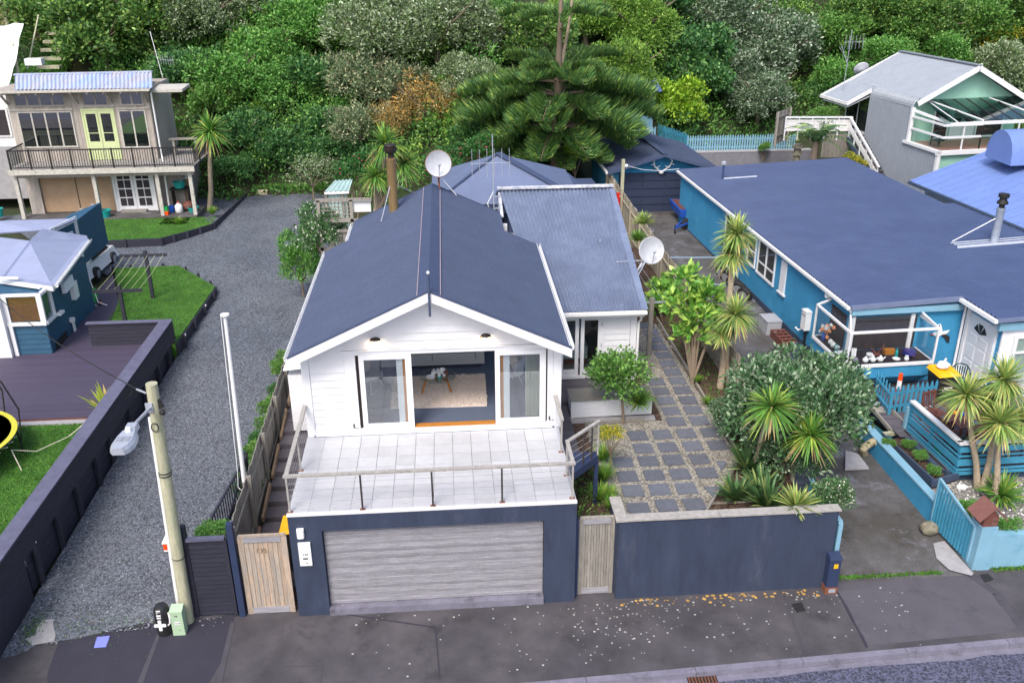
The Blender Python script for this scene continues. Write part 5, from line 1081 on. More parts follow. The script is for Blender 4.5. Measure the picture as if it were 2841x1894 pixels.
for k in range(9): obj('bar', MB().box(gx+.02+k*.068, gx+.045+k*.068, kerb_y(gx)-.47, kerb_y(gx)-.18, -.089, -.078), M_rust, t)
paling_fence('paling_fence', 'mossy grey paling fence between the paved garden and the blue house drive', (12.2, 30.4), (12.2, 6.6), .7, 2.9, M_fence, ztop2=2.62, zbase2=.7, gap=.014)
paling_fence('paling_fence', 'lower mossy paling fence beside the big shrub', (12.2, 6.55), (12.28, 2.6), .5, 2.7, M_fence, ztop2=2.3, gap=.014)
t = thing('trellis', 'diamond trellis panel fixed on the garden side of the paling fence', 'trellis', (12.1, 9.0, 1.4))
for k in range(10):
    obj('lath', MB().bar((12.13, 8.2+k*.16, 1.45), (12.13, 8.6+k*.16, 2.5), .012, .03), M_grey, t); obj('lath', MB().bar((12.115, 8.6+k*.16, 1.45), (12.115, 8.2+k*.16, 2.5), .012, .03), M_grey, t)
# clothesline post, planter box and small deck beside the wing
t = thing('clothesline', 'single grey post clothesline with wires behind the pavers', 'clothesline', (10.1, 10.2, 1.4))
obj('post', MB().box(10.05, 10.19, 10.2, 10.34, 1.35, 3.45), M_grey, t); obj('crossbar', MB().bar((9.75, 10.27, 3.3), (10.62, 10.27, 3.3), .05, .05), M_galv, t)
for k in range(4): x = 9.8+.24*k; obj('line', MB().tube([(x, 10.27, 3.32), (x, 14.2, 3.28), (x, 18, 3.32)], .007, 4), M_galv, t)
t = thing('planter_box', 'white weatherboard planter box with timber top by the french doors', 'planter', (8.2, 6.5, 1.4))
for k in range(4): obj('board', MB().hexa([(7.0, 6.2, 1.42+k*.135), (9.35, 6.25, 1.42+k*.135), (9.35, 6.3, 1.42+k*.135), (7.0, 6.25, 1.42+k*.135)], [(7.0, 6.215, 1.55+k*.135), (9.35, 6.265, 1.55+k*.135), (9.35, 6.3, 1.55+k*.135), (7.0, 6.25, 1.55+k*.135)]), M_white, t)
obj('corner', MB().box(6.98, 7.06, 6.185, 6.26, 1.4, 1.965), M_white, t); obj('side', MB().box(9.3, 9.36, 6.3, 6.9, 1.4, 1.96), M_white, t); obj('side', MB().box(7.0, 7.05, 6.265, 6.9, 1.4, 1.96), M_white, t)
obj('top', MB().slab([(6.95, 6.15, 2.0), (9.42, 6.2, 2.0), (9.42, 6.95, 2.0), (6.95, 6.92, 2.0)], .035), M_grey, t)
td = struct('rear_deck', MB().box(6.32, 9.0, 6.95, 8.48, 1.3, 1.5), M_dkwood)
for k in range(11): struct('deck_board', MB().box(6.33, 8.95, 6.96+k*.138, 7.09+k*.138, 1.501, 1.535), M_dkwood, td)
td = struct('side_steps', MB().box(6.32, 6.93, 4.2, 6.94, .9, 1.45), M_dkwood)
for k in range(17): struct('deck_board', MB().box(6.33, 6.95, 4.2+k*.16, 4.352+k*.16, 1.451, 1.49), M_dkwood, td)
struct('planter_footing', MB().box(6.96, 9.4, 5.95, 6.18, 1.3, 1.42), M_concw)

# ------------------------------------------------------------------ blue house (own axes: u right, v back)
FB = frame((16.34, 9.35, 0), 2.6)
def fb(u, v, z): return tuple(FB @ V((u, v, z)))
bh = thing('blue_house', 'teal blue rendered house with corrugated roof and corner bay window', 'house', fb(4, 8, .3))
def bp(n, mb, m, p=bh, **k): return obj(n, mb, m, p, **k)
B = lambda: MB(FB)
def rzb(u): return 3.3+.035*u
bp('wall', B().box(.12, 9.0, .15, 19.0, .25, 3.22), M_blue); bp('wall', B().box(4.15, 12.0, -1.75, .15, .25, 3.3), M_blue)
bp('plinth', B().box(.095, .121, .3, 19.0, .2, .72), M_bluedk)
bp('roof', B().corr((0, 19.2, 3.3), (0, 0, 3.3), (9.0, 0, rzb(9.0)), (9.0, 19.2, rzb(9.0)), pitch=.2, amp=.06), M_blueroof)
bp('roof', B().corr((3.75, -.01, rzb(3.75)), (3.75, -1.95, rzb(3.75)), (12.5, -1.95, rzb(12.5)), (12.5, -.01, rzb(12.5)), pitch=.2, amp=.06), M_blueroof)
bp('roof', B().corr((9.0, 0, rzb(9)), (9.0, 10, rzb(9)), (12.5, 10, rzb(12.5)), (12.5, 0, rzb(12.5)), pitch=.2, amp=.06), M_blueroof)
bp('roof_edge', B().bar((0.02, -.04, 3.26), (3.78, -.04, rzb(3.78)-.04), .05, .16), mat('roof edging', C('6b7694'), .6, .1)); bp('roof_edge', B().bar((3.75, -1.98, rzb(3.75)-.03), (12.5, -1.98, rzb(12.5)-.03), .05, .12), MATS['roof edging'])
bp('fascia', B().box(.1, 3.9, -.015, .14, 2.98, 3.18), M_bluelt); bp('fascia', B().box(3.9, 12, -1.90, -1.76, 3.02, 3.28), M_bluelt)
bp('gutter', B().bar((-.05, -.02, 3.24), (-.05, 19.2, 3.24), .10, .09), M_whpl); bp('gutter', B().bar((3.70, -1.95, rzb(3.7)-.07), (3.70, -.0, rzb(3.7)-.07), .12, .11), M_whpl)
bp('bargeboard', B().bar((.06, .02, 3.14), (.06, 19.1, 3.14), .05, .12), M_white)
bp('flashing', B().corr((6.3, 5.05, 3.545), (6.3, 4.4, 3.545), (12.4, 4.4, 3.545+.035*6.1), (12.4, 5.05, 3.545+.035*6.1), pitch=.2, amp=.06), M_galv)
bp('flashing', B().corr((1.5, 16.75, 3.38), (1.5, 16.45, 3.38), (3.2, 16.45, 3.44), (3.2, 16.75, 3.44), pitch=.2, amp=.06), M_galv)
f = bp('vent_pipe', B().tube([(1.47, 16.65, 3.3), (1.47, 16.65, 4.1)], .06, 8), M_blueroof); bp('vent_cowl', B().lathe((1.47, 16.65, 4.1), [(.12, 0), (.12, .12), (.05, .16), (0, .17)], 10), M_galv, f)
f = bp('flue', B().lathe((7.85, 4.7, 3.5), [(.2, 0), (.14, .12), (.14, 1.3), (.15, 1.32), (.15, 1.45)], 16), mat('blue grey flue steel', C('8d97a8'), .5, .2, 2), smooth=True); bp('cowl', B().lathe((7.85, 4.7, 4.95), [(.1, 0), (.1, .12), (.2, .16), (.2, .2), (.13, .3), (.13, .38), (.19, .4), (.19, .52), (0, .54)], 16), M_ink, f, smooth=True)
bp('stay', B().tube([(7.8, 4.7, 4.6), (6.5, 5.2, 3.56)], .02, 6), M_whpl, f)
def uwin(v0, v1, z0, z1, cols, nm='window', bars=None):
    """window on the left wall"""
    x = .12; mb = B().box(x-.06, x, v0-.06, v1+.06, z0-.08, z0).box(x-.05, x, v0-.06, v1+.06, z1, z1+.06)
    for k in range(cols+1): v = v0+(v1-v0)*k/cols; mb.box(x-.05, x, v-.04, v+.04, z0, z1)
    f = bp(nm, mb, M_white)
    for k in range(cols):
        a, b = v0+(v1-v0)*k/cols+.04, v0+(v1-v0)*(k+1)/cols-.04
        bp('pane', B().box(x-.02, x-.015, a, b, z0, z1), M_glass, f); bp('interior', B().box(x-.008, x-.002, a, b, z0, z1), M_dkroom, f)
        if bars: bp('glazing_bar', B().box(x-.04, x-.021, a, b, z0+(z1-z0)*bars-.03, z0+(z1-z0)*bars+.03), M_white, f)
    return f
w = uwin(10.05, 11.95, .85, 3.0, 2); bp('net_curtain', B().box(.113, .1165, 10.1, 11.9, .9, 2.9), M_curtain, w)
uwin(8.3, 9.15, 1.8, 2.9, 1, bars=.5); uwin(6.3, 8.0, 1.75, 3.02, 2, bars=.35)
bp('shutter', B().box(.06, .118, 5.2, 5.65, 1.75, 2.98).box(.03, .118, 5.1, 5.75, 1.68, 1.749), M_white)
mt = bp('meter_box', B().box(-.1, .115, 2.75, 3.1, 1.30, 1.98).box(-.12, .116, 2.73, 3.12, 1.981, 2.02), M_whpl); bp('vent', B().box(-.105, -.101, 2.8, 3.05, 1.82, 1.85), M_ink, mt)
bp('conduit', B().tube([(.05, 2.9, 1.3), (.05, 2.9, .4)], .03, 6).tube([(.05, 3.0, 1.3), (.05, 3.0, .4)], .02, 6), M_ink); bp('outlet', B().tube([(.1, 3.25, 1.2), (-.05, 3.3, 1.1), (-.1, 3.45, 1.15)], .035, 6), M_whpl)
bp('gutter_outlet', B().box(-.04, .11, 1.6, 1.72, 2.98, 3.2), M_whpl)
# corner bay window
by0, bx0, bx1, bz0, bz1 = -.95, -.36, 2.55, 1.68, 2.80
bay = bp('bay_window', B().box(bx0-.03, bx1+.03, by0-.03, .14, bz0-.10, bz0).box(bx0-.031, .119, .14, 1.55, bz0-.10, bz0-.001), M_white)
fr_ = B()
for a, b in (((bx0, by0), (bx1, by0)), ((bx0, by0), (bx0, 1.5)), ((bx1, by0), (bx1, .14))):
    fr_.bar((*a, bz1), (*b, bz1), .07, .07)
for p in ((bx0, by0), (bx1, by0), (bx0, 1.5), ): fr_.bar((*p, bz0), (*p, bz1), .06, .06)
for a, b in (((bx0, by0, bz1), (.12, .13, 2.97)), ((bx1, by0, bz1), (bx1-.05, .13, 2.97)), ((bx0, 1.5, bz1), (.11, 1.5, 2.97))): fr_.bar(a, b, .05, .06)
bp('frame', fr_, M_white, bay)
bp('pane', B().box(bx0+.03, bx1-.03, by0-.003, by0+.003, bz0, bz1), M_glassc, bay); bp('pane', B().box(bx0-.003, bx0+.003, by0+.03, 1.47, bz0, bz1), M_glassc, bay); bp('pane', B().box(bx1-.003, bx1+.003, by0+.03, .13, bz0, bz1), M_glassc, bay)
bp('roof_pane', B().quad((bx0, by0, bz1+.02), (bx1, by0, bz1+.02), (bx1-.05, .13, 2.98), (.12, .13, 2.98)), M_glassc, bay); bp('roof_pane', B().quad((bx0, by0, bz1+.02), (.12, .13, 2.98), (.11, 1.5, 2.98), (bx0, 1.5, bz1+.02)), M_glassc, bay)
bp('sill_wall', B().hexa([(bx0+.02, by0+.02, 1.18), (bx1-.02, by0+.02, 1.18), (bx1-.02, .148, 1.18), (bx0+.02, .148, 1.18)], [(bx0+.02, by0+.02, bz0-.101), (bx1-.02, by0+.02, bz0-.101), (bx1-.02, .148, bz0-.101), (bx0+.02, .148, bz0-.101)]).box(bx0+.02, .119, .149, 1.5, 1.18, bz0-.101), M_blue, bay)
bp('skirt', B().hexa([(.22, .1, .3), (bx1-.05, .1, .3), (bx1-.05, .147, .3), (.22, .147, .3)], [(bx0+.02, by0+.02, 1.179), (bx1-.02, by0+.02, 1.179), (bx1-.02, .147, 1.179), (bx0+.02, .147, 1.179)]).hexa([(.09, .148, .3), (.118, .148, .3), (.118, 1.5, .5), (.09, 1.5, .5)], [(bx0+.02, .148, 1.179), (.118, .148, 1.179), (.118, 1.5, 1.179), (bx0+.02, 1.5, 1.179)]), M_blue, bay)
bp('opening', B().box(.3, bx1-.1, .135, .149, bz0+.02, 2.86).box(.105, .119, .3, 1.4, bz0+.02, 2.86), M_dkroom, bay)
bp('mullion', B().box(.1, .3, .08, .145, bz0, 2.9).box(bx1-.35, bx1-.22, .08, .145, bz0, 2.9), M_white, bay)
bp('sill_board', B().box(bx0+.04, bx1-.04, by0+.04, .13, bz0+.001, bz0+.006).box(bx0+.04, .1, .131, 1.45, bz0+.001, bz0+.006), mat('dark sill', C('2c262c'), .7, .3, 6), bay)
# ornaments on the bay sill
def orn(name, lab, mb, m, cat): return tag(obj(name, mb, m), lab, cat)
zs = bz0+.005
t = thing('flower_vase', 'bunch of orange and white flowers in the left corner of the bay window', 'vase', fb(-.2, 1.1, zs)); obj('vase', MB().lathe(fb(-.18, 1.1, zs), [(.07, 0), (.09, .12), (.05, .2)], 10), M_bluepl, t)
for m_, q in ((M_white, 9), (mat('apricot petals', C('e89a6a'), .8), 8)):
    mb = MB()
    for k in range(q): c = fb(-.16+rnd.gauss(0, .09), 1.1+rnd.gauss(0, .16), zs+.42+rnd.gauss(0, .1)); mb.ball(c, .065, 7, 5, .2)
    obj('flowers', mb, m_, t)
for k, (u, l) in enumerate(((.35, 'leftmost white teapot in the row at the front of the bay sill'), (.6, 'middle white teapot in the row at the front of the bay sill'), (.85, 'rightmost white teapot in the row at the front of the bay sill'))):
    t = thing('teapot', l, 'teapot', fb(u, -.8, zs), 'white teapots on the bay sill'); c = V(fb(u, -.8, zs+.09)); obj('pot', MB().ball(c, (.1, .09, .09), 12, 7), M_whpl, t, smooth=True); obj('spout', MB().tube([c+V((.08, 0, -.01)), c+V((.16, 0, .07))], .02, 6), M_whpl, t); obj('lid', MB().ball(c+V((0, 0, .1)), (.04, .04, .03), 8, 5), M_whpl, t)
t = orn('ornament', 'white swan ornament at the left pane of the bay window', MB().ball(fb(-.18, -.35, zs+.1), (.16, .11, .09), 12, 7).tube([fb(-.18, -.42, zs+.12), fb(-.18, -.52, zs+.26), fb(-.18, -.62, zs+.24)], .025, 6), M_whpl, 'ornament')
orn('ornament', 'white dish leaning by the corner of the bay window', MB().lathe(fb(-.15, -.1, zs), [(.1, 0), (.2, .05), (.19, .06), (0, .02)], 14), M_whpl, 'dish'); orn('ornament', 'grey pot on the corner of the bay sill', MB().ball(fb(.02, -.78, zs+.1), (.1, .1, .1), 10, 6), M_kerb, 'pot')
orn('ornament', 'white jug cluster near the left pane of the bay', MB().ball(fb(-.15, .45, zs+.1), .1, 10, 6).ball(fb(-.15, .65, zs+.12), .09, 10, 6).ball(fb(-.1, .25, zs+.09), .08, 10, 6), M_whpl, 'jug'); orn('ornament', 'pale blue card stood beside the bay mullion', MB().bar(fb(.2, -.3, zs), fb(.22, -.25, zs+.26), .15, .02), M_whpl, 'card')
orn('ornament', 'teal hoop ornament by the left pane', MB().tube([V(fb(-.2, .12, zs+.14))+V((0, .13*math.cos(k*.63), .13*math.sin(k*.63))) for k in range(11)], .015, 5), M_teal, 'ornament')
orn('ornament', 'large dark blue glass bowl at the right of the bay sill', MB().lathe(fb(1.95, -.55, zs), [(.1, 0), (.22, .1), (.2, .22), (.08, .26), (0, .27)], 14), mat('navy glass', C('2a2f78'), .2), 'bowl'); orn('ornament', 'white cream jug right of the plants on the bay sill', MB().lathe(fb(1.72, -.82, zs), [(.05, 0), (.08, .06), (.05, .14), (.06, .16), (0, .16)], 10), M_whpl, 'jug')
orn('ornament', 'tan basket in the middle of the bay sill', MB().box(*[fb(1.25, -.35, 0)[0], fb(1.6, -.35, 0)[0]], fb(1.25, -.35, 0)[1], fb(1.25, -.15, 0)[1], zs, zs+.16), M_gold, 'basket'); orn('ornament', 'shallow white bowl on the bay sill near the plants', MB().lathe(fb(1.42, -.75, zs), [(.07, 0), (.13, .05), (.12, .06), (0, .02)], 12), M_whpl, 'bowl')
orn('ornament', 'teal bottle at the back of the bay sill', MB().lathe(fb(1.55, -.5, zs), [(.05, 0), (.05, .18), (.02, .24), (.02, .3)], 8), M_teal, 'bottle'); orn('ornament', 'stack of plates behind the teapots in the bay', MB().lathe(fb(.75, -.35, zs), [(.12, 0), (.14, .07), (0, .08)], 12), M_whpl, 'plates')
orn('ornament', 'dark wooden bowl of dried stems in the bay', MB().lathe(fb(.95, -.4, zs), [(.08, 0), (.14, .08), (0, .08)], 12).tube([fb(.95, -.4, zs+.05), fb(1.2, -.3, zs+.35)], .02, 5).tube([fb(.95, -.4, zs+.05), fb(.75, -.3, zs+.3)], .02, 5), M_brown, 'bowl')
# door in the left face of the right wing, front window
d = bp('front_door', B().box(4.10, 4.149, -1.42, -.12, .95, 2.95), M_white)
for i in range(2):
    for j, (a, b) in enumerate(((1.05, 1.4), (1.48, 1.95), (2.02, 2.32))): bp('door_panel', B().box(4.085, 4.101, -1.22+i*.55, -.82+i*.55, a, b), M_white, d)
for k in range(3): a = .25+.9*k; bp('fanlight', B().add([(4.088, -.78, 2.42), (4.088, -.78+.36*math.cos(R(15+52*k)), 2.42+.36*math.sin(R(15+52*k))), (4.088, -.78+.36*math.cos(R(58+52*k)), 2.42+.36*math.sin(R(58+52*k)))], [(0, 1, 2)]), M_ink, d)
bp('door_frame', B().box(4.06, 4.149, -.119, .02, .9, 3.05), M_white); bp('door_frame', B().box(4.06, 4.149, -1.55, -1.421, .9, 3.05), M_white); bp('downpipe', B().tube([(4.0, .05, 3.1), (4.0, .05, .9)], .04, 8), M_whpl)
bp('step', B().box(3.9, 4.149, -1.5, 0, .6, .9), M_white)
bp('front_wall', B().box(4.12, 12, -1.80, -1.751, .6, 3.05), M_white)
w = bp('window', B().box(4.55, 12, -1.9, -1.801, 1.3, 1.42).box(4.5, 12, -1.88, -1.801, 2.72, 2.82).box(4.5, 4.62, -1.88, -1.801, 1.42, 2.72).box(5.9, 6.0, -1.88, -1.801, 1.42, 2.72).box(4.62, 5.9, -1.87, -1.802, 2.2, 2.27), M_white); bp('pane', B().box(4.62, 5.9, -1.845, -1.84, 1.42, 2.72).box(6.0, 8, -1.845, -1.84, 1.42, 2.72), M_glass, w); bp('curtain', B().box(4.64, 5.2, -1.822, -1.815, 1.42, 2.7), M_curtain, w); bp('interior', B().box(5.2, 8, -1.81, -1.804, 1.42, 2.72), M_dkroom, w)
# wall ornament: gull in flight
t = thing('gull_ornament', 'white and black flying gull plaque on the blue wall', 'ornament', fb(3.4, .12, 2.2))
gl = [(-.2, .3), (-.05, .34), (.02, .18), (.05, .06), (.3, .1), (.2, -.02), (.05, -.06), (-.1, -.1), (-.28, -.02), (-.22, .05), (-.08, .07), (-.05, .18)]
obj('body', MB(FB).hexa([(3.35+a, .149, 2.12+b) for a, b in gl], [(3.35+a, .11, 2.12+b) for a, b in gl]), M_whpl, t)
g2 = [(.02, -.04), (.16, -.02), (.34, -.12), (.36, -.34), (.25, -.3), (.2, -.18)]; obj('wing', MB(FB).hexa([(3.35+a, .148, 2.12+b) for a, b in g2], [(3.35+a, .10, 2.12+b) for a, b in g2]), M_ink, t); obj('wing_tip', MB(FB).hexa([(3.13, .148, 2.38), (3.25, .148, 2.44), (3.28, .148, 2.38)], [(3.13, .105, 2.38), (3.25, .105, 2.44), (3.28, .105, 2.38)]), M_ink, t); obj('beak', MB(FB).box(3.0, 3.09, .10, .13, 2.09, 2.12), M_red, t)
# things along the drive
def tyre(v, lab):
    t = thing('car_tyre', lab, 'tyre', (0, 0, 0), 'tyres leaning along the blue wall'); T = Matrix.Rotation(R(90), 3, 'Y')
    obj('rubber', MB().lathe((-.11, 0, 0), [(.20, 0), (.30, -.005), (.325, .03), (.325, .18), (.30, .215), (.2, .21)], 26, T), M_tyre, t, smooth=True)
    hub = obj('rim', MB().lathe((-.10, 0, 0), [(.205, .0), (.185, .01), (.17, .05), (0, .05)], 20, T), M_ink, t)
    for k in range(6): a = k*math.pi/3; obj('spoke', MB().bar((-.10, .03*math.cos(a), .03*math.sin(a)), (-.10, .19*math.cos(a), .19*math.sin(a)), .05, .02, (1, 0, 0)), M_chrome, hub)
    obj('ring', MB().lathe((-.112, 0, 0), [(.17, 0), (.205, 0), (.205, .02), (.17, .02)], 22, T), M_chrome, hub)
    t.location = fb(-.38, v, .80); t.rotation_euler = (0, R(-14), R(2.6)+R(rnd.uniform(28, 46))); return t
for v, l in ((10.6, 'farthest tyre in the row leaning along the blue wall'), (10.0, 'second farthest tyre in the row along the blue wall'), (9.2, 'middle tyre in the row along the blue wall'), (8.5, 'second nearest tyre in the row along the blue wall'), (7.8, 'nearest tyre of the row along the blue wall')): tyre(v, l)
tag(obj('cabinet', MB(FB).box(-.8, -.25, 4.3, 5.1, .42, 1.02).box(-.82, -.23, 4.28, 5.12, 1.021, 1.05), M_conc if False else mat('grey plastic', C('a2a5ac'), .5, .08)), 'grey plastic bin box beside the blue wall', 'box')
t = thing('wood_pallet', 'red brown broken pallet leaning by the grey box', 'pallet', fb(-.5, 3.5, .4))
for k in range(5): obj('slat', MB(FB).box(-.72, -.2, 2.9+k*.28, 3.02+k*.28, .78, .81), M_brown, t)
for u in (-.7, -.45, -.25): obj('bearer', MB(FB).box(u, u+.05, 2.85, 4.2, .42, .779), M_brown, t)
t = thing('fuel_can', 'dark blue drum standing past the pallet', 'drum', fb(-.5, 2.3, .4)); obj('body', MB().lathe(fb(-.45, 2.35, .4), [(.2, 0), (.2, .55), (.12, .6), (0, .6)], 14), mat('slate plastic', C('3a4c6a'), .5), t); obj('cap', MB().lathe(fb(-.4, 2.35, 1.0), [(.05, 0), (.05, .05)], 8), M_ink, t)
t = thing('garden_tools', 'bundle of dark poles leaning at the bay corner', 'poles', fb(-.2, 1.8, .4))
for k in range(6): obj('pole', MB().tube([fb(-.6+.07*k, 2.0-.1*k, .4), fb(-.1+.03*k, 1.7, 1.5)], .016, 5), M_grey if k % 2 else M_ink, t)
t = thing('hose', 'coiled teal hose hanging under the bay corner', 'hose', fb(-.2, 1.6, .5))
for k in range(5): obj('coil', MB().tube([fb(-.12-.03*k, 1.55+.05*k, 1.3), fb(-.16-.03*k, 1.45+.02*k, .7), fb(-.12-.03*k, 1.62+.05*k, .5), fb(-.08, 1.75+.05*k, .8), fb(-.1, 1.6+.05*k, 1.3)], .016, 5), M_teal, t)
for k in range(2): tag(obj('rail', MB().tube([fb(-.7, .6-.9*k, .5+.1*k), fb(.1, .6-.9*k, .5+.1*k)], .025, 6), M_whpl), ('far' if k == 0 else 'near')+' white rail under the bay skirt', 'rail')
# small timber deck, picket barrier, bin, chair
fd = struct('front_deck', MB().hexa([(16.9, 4.0, .3), (17.1, 3.75, .3), (30, 3.75, .3), (30, 9.2, .3), (16.6, 9.2, .3)], [(16.9, 4.0, .62), (17.1, 3.75, .62), (30, 3.75, .62), (30, 9.2, .62), (16.6, 9.2, .62)]), M_bluedk)
for k in range(38): struct('deck_board', MB().box(16.65 if k > 12 else 17.0, 22, 3.8+k*.142, 3.935+k*.142, .621, .65), M_dkwood, fd)
struct('deck_fascia', MB().box(17.1, 26, 3.69, 3.745, .3, .66), M_bluedk); struct('deck_fascia', MB().bar((16.95, 6.0, .5), (17.07, 3.7, .5), .05, .3), M_bluedk)
def pickets(name, lab, p, q, z, h, n, m, w=.09):
    t = thing(name, lab, 'fence', (*p, z)); p, q = V((*p, z)), V((*q, z)); d = (q-p).normalized(); me = mesh_of('picket', MB().add([(-w/2, -.012, 0), (w/2, -.012, 0), (w/2, -.012, h*.88), (0, -.012, h), (-w/2, -.012, h*.88), (-w/2, .012, 0), (w/2, .012, 0), (w/2, .012, h*.88), (0, .012, h), (-w/2, .012, h*.88)], [(0, 1, 2, 3, 4), (9, 8, 7, 6, 5)]+[(i, 5+i, 5+(i+1) % 5, (i+1) % 5) for i in range(5)]), m)
    for i in range(n): put('picket', me, t, p.lerp(q, i/(n-1)), (0, 0, math.atan2(d.y, d.x)), (1, 1, 1+rnd.uniform(-.03, .03)))
    nr = V((-d.y, d.x, 0))*.03
    for f in (.25, .72): obj('rail', MB().bar(p+nr+V((0, 0, h*f)), q+nr+V((0, 0, h*f)), .035, .08), m, t)
    return t
pickets('picket_barrier', 'blue picket screen standing below the bay window', (16.95, 7.0), (18.5, 7.35), .65, .95, 10, M_bluep)
pickets('picket_barrier', 'short return of blue pickets at the left of the screen', (16.90, 7.0), (16.98, 8.1), .65, .95, 6, M_bluep)
t = thing('road_cone_post', 'orange and white road marker post behind the blue pickets', 'marker post', (17.25, 7.3, .65)); T0 = (17.28, 7.32, .65)
obj('base', MB().lathe(T0, [(.16, 0), (.16, .06), (.07, .08), (.07, .1)], 14), M_ink, t)
for a, b, m_ in ((.1, .3, M_red), (.3, .5, M_whpl), (.5, .7, M_red), (.7, 1.0, M_whpl), (1.0, 1.22, M_orange)): obj('band', MB().lathe((T0[0], T0[1], T0[2]+a), [(.07, 0), (.07-.01*(a > .9), b-a)], 14), m_, t)
b = thing('wheelie_bin', 'dark wheelie bin with yellow lid by the blue house door', 'bin', (18.9, 7.9, .65)); obj('body', MB().hexa([(18.72, 7.55, .72), (19.22, 7.6, .72), (19.2, 8.15, .72), (18.7, 8.1, .72)], [(18.62, 7.45, 1.62), (19.3, 7.5, 1.62), (19.28, 8.2, 1.62), (18.6, 8.15, 1.62)]), M_blackm, b)
obj('lid', MB().hexa([(18.58, 7.40, 1.621), (19.34, 7.45, 1.621), (19.32, 8.24, 1.621), (18.56, 8.19, 1.621)], [(18.64, 7.45, 1.69), (19.28, 7.5, 1.69), (19.26, 8.2, 1.73), (18.62, 8.15, 1.73)]), M_yellow, b); obj('lettering', MB().box(18.85, 19.1, 7.47, 7.478, 1.2, 1.25).box(18.8, 19.12, 7.485, 7.492, 1.12, 1.14), M_whpl, b)
for x in (18.78, 19.16): obj('wheel', MB().lathe((x, 8.1, .74), [(.1, 0), (.1, .05)], 12, Matrix.Rotation(R(90), 3, 'Y')), M_tyre, b)
tag(obj('plastic_bag', MB().ball((18.9, 7.85, 1.84), (.2, .17, .12), 12, 8, .15).tube([(18.9, 7.85, 1.93), (18.98, 7.9, 2.05)], .03, 5), M_whpl, smooth=True), 'knotted white bag on the yellow bin lid', 'bag')
def plastic_chair(lab, c, rz_):
    t = thing('plastic_chair', lab, 'chair', (0, 0, 0)); m = M_dkgreen
    obj('seat', MB().slab([(-.23, -.22, .44), (.23, -.22, .44), (.21, .22, .42), (-.21, .22, .42)], .025), m, t)
    for x, y in ((-.22, -.2), (.22, -.2), (-.2, .24), (.2, .24)): obj('leg', MB().bar((x, y, .43), (x*1.15, y*1.15, 0), .045), m, t)
    for k in range(6): x = -.16+k*.064; obj('slat', MB().bar((x*.9, .22, .44), (x*1.15, .34, .84), .04, .012), m, t)
    arc = [(-.26, -.2, .64), (-.27, .1, .66), (-.24, .3, .78), (-.14, .37, .88), (0, .39, .9), (.14, .37, .88), (.24, .3, .78), (.27, .1, .66), (.26, -.2, .64)]; obj('armrest', MB().tube(arc, .024, 6), m, t)
    for x in (-.25, .25): obj('arm_post', MB().bar((x, -.2, .64), (x*.9, -.2, .43), .035), m, t)
    t.location = c; t.rotation_euler = (0, 0, R(rz_)); return t
plastic_chair('dark green plastic chair by the white front door', (19.75, 8.15, .65), -25); plastic_chair('dark green plastic chair tucked behind the white topped rail', (17.75, 4.3, .65), 160)
# deck rail with white cap and blue boards
t = thing('deck_railing', 'blue board deck railing with a white top rail round the outdoor table', 'railing', (18, 4, .3))
a0, a1, a2 = (17.03, 6.0), (17.17, 3.55), (26, 3.7)
obj('top_rail', MB().bar((*a0, 1.62), (*a1, 1.62), .16, .06).bar((a1[0]-.08, a1[1], 1.62), (*a2, 1.62), .16, .06), M_white, t)
for k, (z, h) in enumerate(((1.42, .16), (1.22, .05), (1.02, .20), (.80, .06), (.68, .09))): obj('board', MB().bar((*a0, z), (*a1, z), .03, h), M_bluep, t); obj('board', MB().bar((a1[0]-.015, a1[1]-.03, z), (a2[0], a2[1]-.03, z), .03, h), M_bluep, t)
for p in ((17.06, 6.05), (17.12, 4.9), (17.2, 3.6), (18.4, 3.65), (19.6, 3.65), (21, 3.65)): obj('post', MB().box(p[0], p[0]+.08, p[1], p[1]+.08, .3, 1.59), M_bluep, t)
tag(obj('post', MB().box(16.98, 17.08, 6.1, 6.2, .4, 1.35), M_bluelt), 'short light blue post at the head of the ramp', 'post')
t = thing('ramp', 'weathered timber ramp running up from the drive to the deck', 'ramp', (16.8, 6.8, .4))
for k in range(4): f = k/4; obj('board', MB().hexa([(16.52+f*.5+.00, 7.45, .66), (16.52+(f+.24)*.5, 7.42, .66), (16.68+(f+.24)*.5, 6.15, .44), (16.68+f*.5, 6.15, .44)], [(16.52+f*.5, 7.45, .7), (16.52+(f+.24)*.5, 7.42, .7), (16.68+(f+.24)*.5, 6.15, .48), (16.68+f*.5, 6.15, .48)]), M_grey, t)
for s in ((16.48, 7.5, 16.64, 6.1), (17.04, 7.4, 17.22, 6.25)): obj('kerb_board', MB().bar((s[0], s[1], .78), (s[2], s[3], .56), .05, .12), M_grey, t)
obj('end_beam', MB().bar((16.35, 6.05, .5), (17.3, 6.2, .52), .12, .12), M_pole, t)
tag(obj('driftwood', MB().tube([(15.53, 5.45, 0.25), (15.39, 5.30, 0.53), (15.65, 5.30, 0.71), (16.01, 5.50, 0.67)], [.13, .13, .12, .10], 9), mat('driftwood', C('a1977a'), .85, .25, 3), smooth=True), 'bent pale log lying across the blue wall end', 'log')
t = thing('clutter', 'heap of white bags, shoes and bottles at the head of the ramp', 'rubbish', (16.7, 7.8, .65))
for k in range(22): obj('item', MB().ball((16.55+rnd.uniform(-.25, .5), 7.75+rnd.uniform(-.25, .3), .75+rnd.uniform(-.04, .2)), (rnd.uniform(.06, .16), rnd.uniform(.05, .12), rnd.uniform(.04, .08)), 8, 5, .3), rnd.choice([M_whpl, M_galv, M_ink, M_whpl, mat('pink item%d' % k, C('d99ab0'), .6), M_bluelt]), t)
